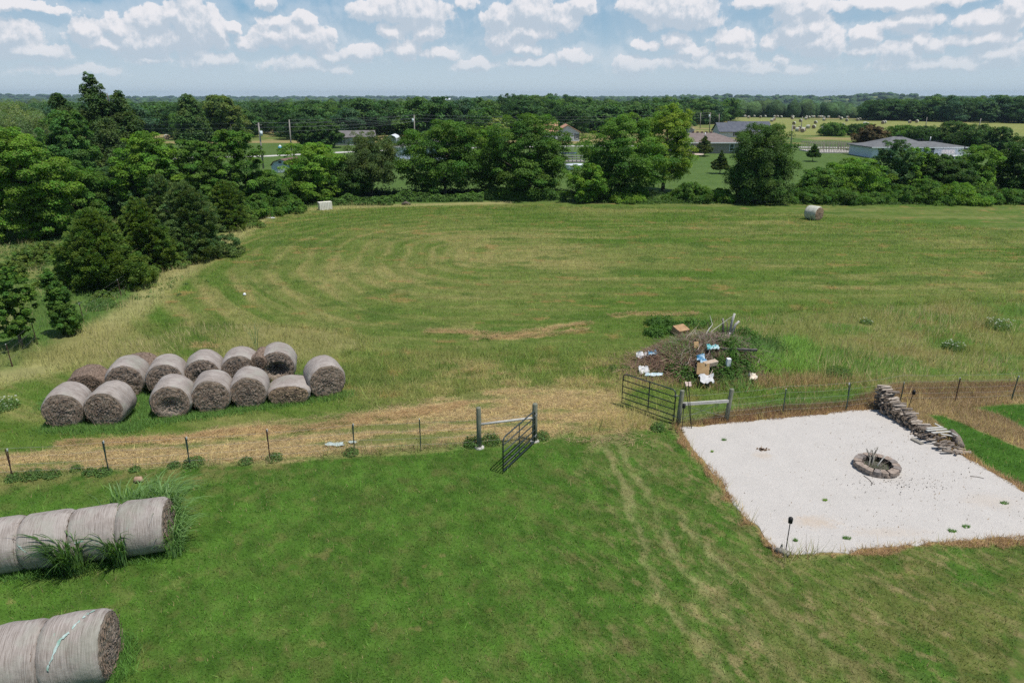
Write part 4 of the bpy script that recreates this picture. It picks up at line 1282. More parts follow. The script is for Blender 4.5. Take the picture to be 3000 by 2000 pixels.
def bale(name, label, loc, az, rad=0.74, L=1.2, sag=0.08, sq=(1, 1), lump=0.03, seed=1, side=None, end=None, hollow=0.0, group=None, segs=56, rings=12, far_end=True):
    """round bale lying on its side; az = bearing of the axis from +Y, front face towards the camera end"""
    rz = math.pi / 2 - az + math.pi      # local +x axis points to the near end
    t = thing(name, label, 'hay bale', loc, rz, group)
    rnd = random.Random(seed)
    rows = []
    for i in range(rings + 1):
        ax = -L / 2 + L * i / rings
        rows.append([(ax + 0.015 * _ln(k * 0.7, i, seed),) + bale_profile(ax, 2 * math.pi * k / segs, rad, L, sag, sq, lump, seed) for k in range(segs)])
    mb = MB()
    vs = [p for r_ in rows for p in r_]
    fs = [(i * segs + k, i * segs + (k + 1) % segs, (i + 1) * segs + (k + 1) % segs, (i + 1) * segs + k) for i in range(rings) for k in range(segs)]
    mb.add(vs, fs, True)
    mb.build('net_wrap', side or NET, t)
    cz = rad * sq[1] * (1 - sag)
    for sgn, row in ((1, rows[-1]), (-1, rows[0])):
        if sgn < 0 and not far_end:
            continue
        e = MB()
        n = 14
        V = []
        for j in range(n + 1):
            f = 1 - j / n
            for k in range(segs):
                p = row[k]
                yy, zz = p[1] * f, cz + (p[2] - cz) * f
                bulge = 0.05 * (1 - f * f) + 0.016 * math.sin(f * 42 + k * 2 * math.pi / segs) + 0.030 * _ln(f * 6, k * 0.5, seed + 3) * min(1, (1 - f) * 6)
                if hollow:
                    dx, dz = yy / rad, (zz - cz * 0.8) / rad
                    bulge -= hollow * max(0, 1 - (dx * dx * 2.2 + dz * dz * 3.5)) * (0.8 + 0.4 * _ln(k * .8, j, seed))
                V.append((p[0] + sgn * bulge * (0 if j == 0 else 1) - sgn * 0.012 * (j == 0), yy, zz))
        F = [(j * segs + k, j * segs + (k + 1) % segs, (j + 1) * segs + (k + 1) % segs, (j + 1) * segs + k) for j in range(n) for k in range(segs)]
        F = [q if sgn < 0 else q[::-1] for q in F]
        e.add(V, F, True)
        eo = e.build('end_face', end or HAYEND, t)
        # loose stalks standing off the face, thin quads
        g = np.random.default_rng(seed * 7 + sgn + 2)
        m = 300 if segs > 40 else 0
        if m:
            aa, ff = g.uniform(0, 6.28, m), np.sqrt(g.uniform(0, 1, m)) * 0.93
            Y, Z = rad * ff * np.cos(aa) * sq[0], cz + rad * ff * np.sin(aa) * sq[1]
            ok = (Z > 0.05) & ((hollow == 0) | (np.hypot(Y, Z - cz * .8) > rad * 0.55))
            Y, Z, aa = Y[ok], Z[ok], aa[ok]
            m = len(Y)
            tang = aa + math.pi / 2 + g.normal(size=m) * 0.3
            ln = g.uniform(0.05, 0.16, m)
            X = np.full(m, sgn * (L / 2 + 0.035)) + sgn * g.uniform(0, .02, m)
            V = np.empty((m, 4, 3))
            dy, dz = np.cos(tang) * ln, np.sin(tang) * ln
            ny_, nz_ = -np.sin(tang) * 0.006, np.cos(tang) * 0.006
            for q, (s1, s2) in enumerate(((-1, -1), (1, -1), (1, 1), (-1, 1))):
                V[:, q, 0] = X + (sgn * 0.03 * g.uniform(0, 1, m) if s1 > 0 else 0)
                V[:, q, 1] = Y + s1 * dy / 2 + s2 * ny_
                V[:, q, 2] = np.maximum(Z + s1 * dz / 2 + s2 * nz_, 0.02)
            col = np.array([0.24, 0.18, 0.135])[None] * g.uniform(0.5, 1.4, m)[:, None]
            q_ = link('straw', np_mesh('straw', V.reshape(-1, 3), np.arange(4 * m).reshape(m, 4), STRAW, np.repeat(col, 4, axis=0)), eo)
            q_['kind'] = 'stuff'
    return t


def build_bales():
    G1 = 'round bales in the double row on the left'
    z5 = lambda u, v: (u / 2.138, 980 + v / 2.138)
    AZ = R(-15)
    # front faces stand at these ground pixels
    rowB = [(418, 586, -15, 'lowest-left bale, left of the front pair set apart', {}), (672, 577, -7, 'second bale of the front row, turned a little to the right', {}),
            (1085, 528, -15, 'front-row bale with a ragged scooped-out face, third from left', dict(hollow=0.14)), (1338, 492, -15, 'front-row bale with golden flaking ring, fourth from left', {}),
            (1570, 463, -15, 'front-row bale with the clean spiral end, fifth from left', dict(rad=0.72))]
    def place(u, v, az, **kw):
        p = P(*z5(u, v))
        L = kw.get('L', 1.2)
        a = R(az)
        return Vector((p.x + math.sin(a) * L / 2, p.y + math.cos(a) * L / 2, 0)), a
    for i, (u, v, az, lb, kw) in enumerate(rowB):
        loc, a = place(u, v, az)
        bale('hay_bale', 'grey weathered ' + lb, loc, a, seed=11 + i, group=G1, **kw)
    loc, a = place(1815, 437, -12)
    bale('hay_bale', 'flattened wide bale sagging like a cushion, second from right in front row', loc, a, rad=0.68, sag=0.12, sq=(1.24, 0.66), lump=0.07, seed=21, group=G1, end=HAY_TAN)
    loc, a = place(2062, 392, -27)
    bale('hay_bale', 'bale standing alone at the right end with mint netting scraps', loc, a, rad=0.76, seed=22, group=G1)
    # back row, the front faces partly hidden
    rowA = [(800, 395, -14, 'second from left in the back row, pale wrap over dark end', {}), (1050, 385, -15, 'back-row bale with green-tinged wrap top, third from left', {}),
            (1285, 352, -15, 'back-row bale with hollow dark end, fourth from left', dict(hollow=0.10)), (1512, 326, -13, 'back-row bale just left of the small brown roll', {})]
    for i, (u, v, az, lb, kw) in enumerate(rowA):
        loc, a = place(u, v, az)
        bale('hay_bale', 'grey bale, ' + lb if lb[0] == 's' else 'grey ' + lb, loc, a, rad=0.76, seed=31 + i, group=G1, **kw)
    loc, a = place(1748, 300, -14)
    bale('hay_bale', 'back-row bale torn open with bright straw in the hole, far right of that row', loc, a, rad=0.77, seed=41, hollow=0.34, end=HAYEND, group=G1)
    loc, a = place(1636, 318, -8)
    loc.z = 0.72
    bale('hay_bale', 'small brown unwrapped roll wedged high between two back-row bales', loc, a, rad=0.33, L=1.1, lump=0.10, seed=42, side=HAY_BROWN, group=G1)
    loc, a = place(548, 408, -12)
    bale('hay_bale', 'collapsed brown bale without wrap at the left end of the back row', loc, a, rad=0.76, sag=0.2, sq=(1.06, 0.80), lump=0.10, seed=43, side=HAY_BROWN, end=HAY_BROWN, group=G1)
    loc, a = place(800, 345, -12)
    loc += Vector((-0.3, 1.1, 0))
    bale('hay_bale', 'brown slumped bale mostly hidden behind the back row', loc, a, rad=0.60, sag=0.2, sq=(1.3, 0.80), lump=0.1, seed=44, side=HAY_BROWN, end=HAY_BROWN, group=G1)
    # two rows laid end to end in the foreground
    G2 = 'bales laid end to end in the foreground rows'
    d = Vector((math.cos(R(14)), math.sin(R(14)), 0))
    axis_az = R(90 - 14)
    for (end_top, lens, rads, lbs, sd0) in (
            ((480, 1461), [1.12, 1.10, 1.12, 1.2], [0.73, 0.715, 0.725, 0.715], ['end bale of the upper foreground row, coarse reeds round its open end', 'second bale from the end of the upper foreground row', 'bale behind the big reed clump in the upper foreground row', 'bale cut by the left picture edge in the upper foreground row'], 51),
            ((300, 1803), [1.12, 1.15], [0.75, 0.74], ['bottom foreground bale with pale mint streak across its wrap', 'bale cut by the picture corner, bottom foreground row'], 61)):
        e = P(end_top[0], end_top[1], 1.42)
        e.z = 0
        off = 0.0
        for i, (L, r_) in enumerate(zip(lens, rads)):
            c = e - d * (off + L / 2)
            off += L + 0.015
            # near end (local +x) points along d
            t = bale('hay_bale', lbs[i], c, math.atan2(-d.x, -d.y), rad=r_, L=L, sag=0.10, lump=0.035, seed=sd0 + i, group=G2, segs=72, rings=20)
            t.rotation_euler = (0, 0, math.atan2(d.y, d.x) + random.Random(sd0 + i).uniform(-.03, .03))
            if sd0 == 61 and i == 0:
                mint_streak(t, r_, [(0.38, 62), (0.22, 100 - 15), (0.02, 112), (-0.10, 122), (-0.25, 150), (-0.35, 168)])
            if sd0 == 51 and i == 2:
                mint_streak(t, r_, [(-0.50, 150), (-0.40, 160), (-0.30, 168)], 0.11)
            if sd0 == 51 and i == 1:
                mint_streak(t, r_, [(-0.50, 163), (-0.2, 160), (0.05, 165), (0.2, 172)], 0.035)
    # lone bale in the hay field
    p = P(2390, 647)
    a = R(18)
    bale('hay_bale', 'lone round bale with pale net wrap out in the mown field', p + Vector((0, 0.7, 0)), R(-32), rad=0.72, L=1.25, seed=71, side=NET_PALE, end=HAY_TAN, group=None, segs=48)
    # bales of the far field
    z4 = [(217, 285), (244, 301), (285, 289), (334, 299), (370, 284), (443, 293), (463, 289), (491, 298), (437, 318), (421, 327), (576, 289), (577, 308), (590, 350), (588, 384), (617, 402), (635, 389), (641, 329), (654, 409), (683, 311), (686, 287), (704, 302), (727, 289), (745, 287), (755, 343), (742, 379), (698, 379), (779, 296), (793, 292), (806, 289), (820, 305), (821, 320), (857, 287), (935, 287), (952, 311), (993, 326), (1000, 300), (1076, 322), (1094, 317), (966, 365), (1133, 353), (1150, 359), (1270, 345), (1284, 341), (1475, 339), (1530, 335), (980, 408), (496, 397), (815, 386), (662, 401), (583, 292)]
    src = bale('field_bale', 'x', (0, 0, 0), 0, rad=0.75, L=1.3, seed=81, side=NET_PALE, end=HAY_TAN, segs=24, rings=4)
    g = random.Random(3)
    for i, (u, v) in enumerate(z4):
        p = P(2100 + u / 2.613, 230 + (v + 5) / 2.613)
        if i == 0:
            r_ = src
            kids = []
        else:
            r_ = src.copy()
            COL.objects.link(r_)
            for ch in src.children:
                q = ch.copy()
                COL.objects.link(q)
                q.parent = r_
        r_.location = (p.x, p.y, float(terrain(p.x, p.y)))
        r_.rotation_euler = (0, 0, g.choice([-2.1, -1.0, -0.8, -2.3]) + g.uniform(-.3, .3))
        tag(r_, 'small pale round bale scattered on the far green hay field', 'hay bale', 'bales scattered on the far hay field')
    p = P(489, 180 + 718 / 3.136)
    r_ = src.copy()
    COL.objects.link(r_)
    for ch in src.children:
        q = ch.copy()
        COL.objects.link(q)
        q.parent = r_
    r_.location = p
    tag(r_, 'single tiny bale on the far strip left of the narrow poplar', 'hay bale')
    del r_['group']


def mint_streak(t, rad, pts, w=0.032):
    """torn net, laid 4 mm proud of the wrap; pts = (position along the bale, degrees from the far side over the top)"""
    mb = MB()
    V = []
    rnd = random.Random(len(pts))
    P2 = []
    for (x0, a0), (x1, a1) in zip(pts[:-1], pts[1:]):
        for k in range(6):
            f = k / 6
            P2.append((x0 + (x1 - x0) * f, a0 + (a1 - a0) * f))
    P2.append(pts[-1])
    for x, a in P2:
        ww = w * rnd.uniform(0.4, 1.3)
        for s in (-1, 0, 1):
            an = R(a) + s * ww / rad * 0.8
            rr = rad * (1.012 + 0.01 * (s == 0) + rnd.uniform(0, .004))
            V.append((x + s * ww * 0.5 + rnd.uniform(-.015, .015), rr * math.cos(an), rr * math.sin(an) + rad * 0.9))
    F = []
    for i in range(len(P2) - 1):
        if rnd.random() < 0.28:
            continue
        for s in (0, 1):
            F.append((i * 3 + s, i * 3 + s + 1, i * 3 + 4 + s, i * 3 + 3 + s))
    # local +y is the far side, -y faces the camera: angle 0 far, 90 top, 180 near
    mb.add(V, F, True)
    mb.build('torn_netting', MINT, t)['kind'] = 'stuff'


# ------------------------------------------------------------------ fences, gates
def steel_post(name, p, h, mat, lean=(0, 0), parent=None, tip=True):
    mb = MB()
    a = Vector((p[0], p[1], -0.1))
    b = Vector((p[0] + lean[0], p[1] + lean[1], h))
    dr = (b - a)
    mb.tube([a, b], 0.017, 4)
    mb.box(a.lerp(b, 0.5) + Vector((0, -0.015, 0)), (0.036, 0.010, dr.length * 0.98))
    o = mb.build(name, mat, parent)
    if tip:
        t = MB()
        t.tube([b - dr * 0.06, b + dr * 0.005], 0.022, 4)
        t.build('post_tip', POST_TIP, o)
    return o


def wires(pts, hs, name, parent, r=0.006, sag=0.03, mat=None):
    mb = MB()
    for h in hs:
        for a, b in zip(pts[:-1], pts[1:]):
            a_, b_ = Vector((a[0], a[1], h)), Vector((b[0], b[1], h))
            m_ = a_.lerp(b_, 0.5) - Vector((0, 0, sag))
            mb.tube([a_, m_, b_], r, 3, False)
    return mb.build(name, mat or WIRE, parent)


def wood_post(name, p, h, r, mat, parent, lean=(0, 0)):
    mb = MB()
    mb.tube([(p[0], p[1], -0.1), (p[0] + lean[0] * .5, p[1] + lean[1] * .5, h * 0.5), (p[0] + lean[0], p[1] + lean[1], h - 0.02), (p[0] + lean[0], p[1] + lean[1], h)], [r * 1.04, r, r * 0.97, r * 0.90], 14)
    return mb.build(name, mat, parent)


def gate(label, hinge, free, hgt=1.27, z0=0.10, n_rail=6):
    a, b = Vector((hinge[0], hinge[1], 0)), Vector((free[0], free[1], 0))
    d = b - a
    L = d.length
    t = thing('farm_gate', label, 'gate', a, math.atan2(d.y, d.x), group='pair of tubular gates standing open')
    r = 0.024
    fr = MB()
    rc = 0.16
    top = z0 + hgt
    pts = [(0.05, 0, z0), (0.05, 0, top - rc)] + [(0.05 + rc * (1 - math.cos(R(k))), 0, top - rc + rc * math.sin(R(k))) for k in (22, 45, 68, 90)]
    pts += [(L - rc, 0, top)] + [(L - rc + rc * math.sin(R(k)), 0, top - rc + rc * math.cos(R(k))) for k in (22, 45, 68, 90)] + [(L, 0, z0), (0.05, 0, z0)]
    fr.tube(pts, r, 8)
    fr.build('gate_frame', GATE_STEEL, t)
    for k in range(1, n_rail - 1):
        q = MB()
        z = z0 + hgt * (k / (n_rail - 1)) ** 1.08
        q.tube([(0.06, 0, z), (L - 0.01, 0, z)], r * 0.85, 8)
        q.build('rail', GATE_STEEL, t)
    q = MB()
    q.box((L * 0.5, -0.027, z0 + hgt / 2), (0.045, 0.014, hgt))
    q.build('upright_brace', GATE_STEEL, t)
    q = MB()
    for z in (z0 + 0.2, z0 + hgt - 0.2):
        q = MB()
        q.tube([(-0.10, 0, z), (0.08, 0, z)], 0.016, 6)
        q.box((0.05, 0, z), (0.07, 0.062, 0.05))
        q.build('hinge', WIRE, t)


def build_fences():
    z5 = lambda u, v: P(u / 2.138, 980 + v / 2.138)
    posts = [z5(75, 900), z5(678, 862), z5(1187, 829), z5(1692, 797), z5(2218, 741), Q(967, 1035)]
    tops = [(45, 715), (648, 665), (1168, 640), (1672, 592), (2212, 558), None]
    t = thing('wire_fence', 'low wire fence with steel posts between lawn and cut hay, left of the open gates', 'fence', (0, 0, 0))
    hs = []
    for i, p in enumerate(posts):
        h = 1.22 if i == 5 else top_z(980 + tops[i][1] / 2.138, p.y)
        xt = 0 if i == 5 else xw(tops[i][0] / 2.138, 980 + tops[i][1] / 2.138, p.y) - p.x
        steel_post('steel_post', p, h, RUST_STEEL if i in (0, 3) else POST_STEEL, (max(-.12, min(.12, xt)), 0), t)
    first = posts[0] + (posts[0] - posts[1]) * 1.0
    steel_post('steel_post', first, 1.2, POST_STEEL, (0, 0), t)
    pa, pb = P(1404, 1311), P(1566, 1292)
    h1, h2 = top_z(1193, pa.y), top_z(1182, pb.y)
    wood_post('brace_post', pa, h1, 0.085, WOOD_POST, t)
    wood_post('brace_post', pb, h2, 0.095, WOOD_POST, t)
    for p in (pa, pb):
        MB().tube([(p.x, p.y, -0.02), (p.x, p.y, 0.05), (p.x, p.y, 0.06)], [0.19, 0.16, 0.05], 12).build('post_footing', CONCRETE, t)
    q = MB()
    q.tube([(pa.x, pa.y, 0.90), (pb.x, pb.y, 0.93)], 0.045, 8)
    q.build('rail', RAIL_WOOD, t)
    line = [first] + posts + [pa, pb]
    wires(line, (0.25, 0.5, 0.78, 1.08), 'wire', t, 0.0034)
    gate('dark tubular gate swung towards the camera, left of the gateway', (pb.x + 0.02, pb.y - 0.15), tuple(P(1474, 1388)[:2]), 1.20, 0.10)
    # right of the gateway
    z8 = lambda u, v: P(1900 + u / 2.138, 1050 + v / 2.138)
    ra, rb = P(1986, 1244), P(2127, 1234)
    ha, hb = top_z(1143, ra.y), top_z(1139, rb.y)
    t = thing('wire_fence', 'wire fence with two grey wood posts behind the white gravel pad', 'fence', (0, 0, 0))
    wood_post('brace_post', ra, ha, 0.085, WOOD_POST, t, (0.05, 0))
    wood_post('brace_post', rb, hb, 0.085, WOOD_POST, t, (0.08, 0))
    q = MB()
    q.box((ra + rb) / 2 + Vector((0.04, -0.03, 0.86)), ((rb - ra).length - 0.1, 0.06, 0.11), math.atan2((rb - ra).y, (rb - ra).x))
    q.build('rail', RAIL_WOOD, t)
    rp = [(838, 350, 862, 190), (1242, 325, 1252, 152), (1572, 275, 1602, 150), (1920, 272, 1952, 120), (2268, 262, 2320, 108)]
    pts = [ra, rb]
    for i, (u, v, u2, v2) in enumerate(rp):
        p = z8(u, v)
        h = top_z(1050 + v2 / 2.138, p.y)
        xt = xw(1900 + u2 / 2.138, 1050 + v2 / 2.138, p.y) - p.x
        steel_post('steel_post', p, h, RUST_STEEL if i == 3 else POST_STEEL, (max(-.1, min(.16, xt)), 0), t)
        pts.append(p)
    nx_ = pts[-1] + (pts[-1] - pts[-2])
    steel_post('steel_post', nx_, 1.2, POST_STEEL, (0, 0), t)
    pts += [nx_, nx_ + (pts[-1] - pts[-2])]
    wires(pts, (0.22, 0.42, 0.66, 0.92, 1.18), 'wire', t, 0.0034)
    q = MB()
    q.tube([(ra.x, ra.y + .02, 0.2), (rb.x, rb.y + .02, 0.85)], 0.007, 4)
    q.tube([(ra.x, ra.y - .03, 0.85), (rb.x, rb.y - .03, 0.2)], 0.005, 4)
    q.build('tension_wire', WIRE, t)
    gate('dark tubular gate swung out into the hay field, right of the gateway', (ra.x - 0.12, ra.y + 0.05), tuple(P(1821, 1187)[:2]), 1.24, 0.12)
    # pasture fence up the left side
    zl = lambda u, v: (u / 2.904, 560 + v / 2.904)
    t = thing('wire_fence', 'old wire fence running up the left edge of the mown field', 'fence', (0, 0, 0))
    pl = [(110, 1492, 65, 1340), (322, 1302, 298, 1205), (718, 1118, 706, 1045), (1035, 898, 1005, 790), (1140, 800, 1128, 705), (1250, 725, 1236, 645), (1335, 640, 1328, 580), (1420, 580, 1412, 528)]
    pts = []
    for (u, v, u2, v2) in pl:
        p = P(*zl(u, v))
        hz = min(1.45, max(1.1, top_z(zl(u2, v2)[1], p.y)))
        steel_post('steel_post', p, hz, RUST_STEEL, (-0.06, 0), t)
        pts.append(p)
    pts = [P(-160, 1130)] + pts + [Q(545, 520), Q(640, 482)]
    wires(pts, (0.4, 0.8, 1.1), 'wire', t, 0.004)


# ------------------------------------------------------------------ gravel pad, fire ring, wood, torches
def build_pad():
    m, t, b, out = new_mat('white_gravel')
    tc = t.n('ShaderNodeTexCoord').outputs['Object']
    vv = t.n('ShaderNodeTexVoronoi', i_Vector=tc, i_Scale=42.0)
    c = t.mix(t.noise(tc, 1.3, 5, 0.6), (0.445, 0.42, 0.385), (0.57, 0.54, 0.50))
    c = t.mix(t.m('MULTIPLY', vv.outputs['Color'], 0.55), c, (0.34, 0.325, 0.315))
    c = t.mix(t.ss(t.noise(tc, 20, 4, 0.75), 0.56, 0.72, 0, 0.5), c, (0.26, 0.25, 0.24))
    # tan stain at the near corner and round the hole in the gravel
    for (u, v, rx, ry, k) in ((2385, 1530, 1.0, 0.45, 0.5), (2235, 1335, 0.5, 0.35, 0.35), (2900, 1470, 1.2, 0.6, 0.22), (2600, 1560, 1.6, 0.35, 0.25)):
        q = P(u, v)
        d = t.vm('LENGTH', t.vm('MULTIPLY', t.vm('SUBTRACT', tc, (q.x, q.y, 0)), (1 / rx, 1 / ry, 0)))
        f = t.m('MULTIPLY', t.ss(t.m('ADD', d, t.m('MULTIPLY', t.noise(tc, 5, 7, 0.8), 2.2)), 2.1, 1.2), k * 0.7)
        c = t.mix(f, c, (0.44, 0.31, 0.18))
    f = t.ss(t.noise(tc, 2.6, 7, 0.78), 0.60, 0.74, 0, 0.34)
    c = t.mix(f, c, (0.42, 0.33, 0.22))
    t.t.links.new(c, b.inputs['Base Color'])
    b.inputs['Roughness'].default_value = 0.95
    h = t.m('ADD', t.m('MULTIPLY', vv.outputs['Distance'], 0.5), t.noise(tc, 3.0, 6, 0.7))
    bp = t.n('ShaderNodeBump', i_Strength=0.55, i_Distance=0.05, i_Height=h)
    t.t.links.new(bp.outputs[0], b.inputs['Normal'])
    g = random.Random(2)
    out_ = []
    n = len(PAD)
    for i in range(n):
        a, c2 = Vector(PAD[i]), Vector(PAD[(i + 1) % n])
        k = max(1, int((c2 - a).length / 0.10))
        for j in range(k):
            p = a.lerp(c2, j / k)
            q = float(fbm(np.array([p.x / 0.5]), np.array([p.y / 0.5]), 3, 4)[0] - 0.5) * 0.35
            nr = Vector((-(c2 - a).y, (c2 - a).x)).normalized()
            out_.append((p.x + nr.x * q, p.y + nr.y * q))
    mb = MB()
    mb.add([(p[0], p[1], 0.02) for p in out_], [tuple(range(len(out_)))])
    mb2 = MB()
    nn = len(out_)
    c0 = Vector(P(2500, 1400)[:2])
    V = [(p[0], p[1], 0.022) for p in out_] + [(p[0] + (p[0] - c0.x) * 0.004, p[1] + (p[1] - c0.y) * 0.004, -0.02) for p in out_]
    F = [tuple(range(nn))] + [(i, nn + i, nn + (i + 1) % nn, (i + 1) % nn) for i in range(nn)]
    mb2.add(V, F)
    tag(mb2.build('gravel_pad', m), kind='structure')
    # specks, tufts and twigs lying on it
    sp = [(2385, 1466, 'x')]
    g = np.random.default_rng(8)
    z8 = lambda u, v: P(1900 + u / 2.138, 1050 + v / 2.138)
    tufts = [(473, 515, 0.14, GREEN, 'tiny green seedling on the gravel near the fence'), (397, 588, 0.07, YEL, 'smallest weed on the gravel near the left edge'), (1103, 892, 0.12, YEL, 'small yellow-green weed in the middle of the gravel'), (1243, 1130, 0.2, GREEN, 'flat green weed near the tan stain'),
             (1990, 1058, 0.2, GREEN, 'green weed in the right half of the gravel'), (1900, 1085, 0.2, GREEN, 'green weed left of the right-hand gravel weed'), (2228, 910, 0.2, GREEN, 'green weed patch at the right picture edge on gravel'), (920, 1145, 0.1, GREEN, 'tiny weed right of the near torch stake')]
    for i, (u, v, s, c, lb) in enumerate(tufts):
        p = z8(u, v)
        n = 90
        a = g.uniform(0, 6.28, n)
        rr = 0.6 * s * np.sqrt(g.uniform(0, 1, n))
        me = blades('weed', rr * np.cos(a), rr * np.sin(a) * 0.6, np.full(n, 0.02), g.uniform(0.03, 0.11, n), np.full(n, 0.02), 0.7, np.array(c)[None] * 2.0 * g.uniform(0.7, 1.6, n)[:, None], BLADE, 90 + i)
        o = link('weed', me, None, p)
        tag(o, lb, 'weed', 'small weeds on the gravel')
    p = P(2235, 1318)
    mb = MB()
    rnd = random.Random(6)
    for k in range(26):
        a, r_ = rnd.uniform(0, 6.28), rnd.uniform(0, .22)
        mb.box((r_ * math.cos(a), r_ * .5 * math.sin(a), 0.03), (rnd.uniform(.03, .09), rnd.uniform(.03, .07), .04), rnd.uniform(0, 3))
    tag(mb.build('burnt_lumps', M_noise('burnt_clay', (0.10, 0.07, 0.05), (0.30, 0.21, 0.14), 9), None, p), 'small dirty brown patch of lumps on the gravel', 'debris', kind='stuff')
    # dark chips below the fire ring
    n = 150
    q = P(2620, 1418)
    x, y = g.normal(size=n) * 0.95 + q.x, g.normal(size=n) * 0.30 + q.y
    me = blades('ash_crumbs', x, y, np.full(n, 0.024), g.uniform(0.02, 0.07, n), g.uniform(0.015, .05, n), 0.97, np.tile([0.05, 0.045, 0.04], (n, 1)), STRAW, 66)
    tag(link('ash_crumbs', me), 'dark charcoal crumbs scattered below the fire ring', 'crumbs', kind='stuff')
    n = 2600
    x, y = g.uniform(PAD[0][0], 16, n), g.uniform(15.5, 24, n)
    ok = sdp(x, y, PAD) < -0.2
    x, y = x[ok], y[ok]
    w = (g.uniform(0, 1, len(x)) < 0.35 * sst(x - y * 0.4, -1.5, 5.5))
    x, y = x[w], y[w]
    n = len(x)
    me = blades('leaf_litter', x, y, np.full(n, 0.024), g.uniform(0.02, 0.09, n), g.uniform(0.008, .03, n), 0.97, np.array([0.24, 0.17, 0.10])[None] * g.uniform(0.4, 1.6, n)[:, None], STRAW, 67)
    tag(link('leaf_litter', me), 'dry bits and leaves scattered over the gravel', 'litter', kind='stuff')
    for (a, b2, lb) in (((2530, 1395), (2558, 1420), 'thin crooked twig lying left of the fire ring'), ((2842, 1397), (2882, 1403), 'straight brown stick lying on the gravel at the right')):
        p1, p2 = P(*a), P(*b2)
        mb = MB()
        mb.tube([(0, 0, .035), ((p2 - p1) * .5 + Vector((.03, .03, .03))), (p2 - p1 + Vector((0, 0, .035)))], [.012, .011, .006], 5)
        tag(mb.build('twig', BARK, None, p1), lb, 'twig')


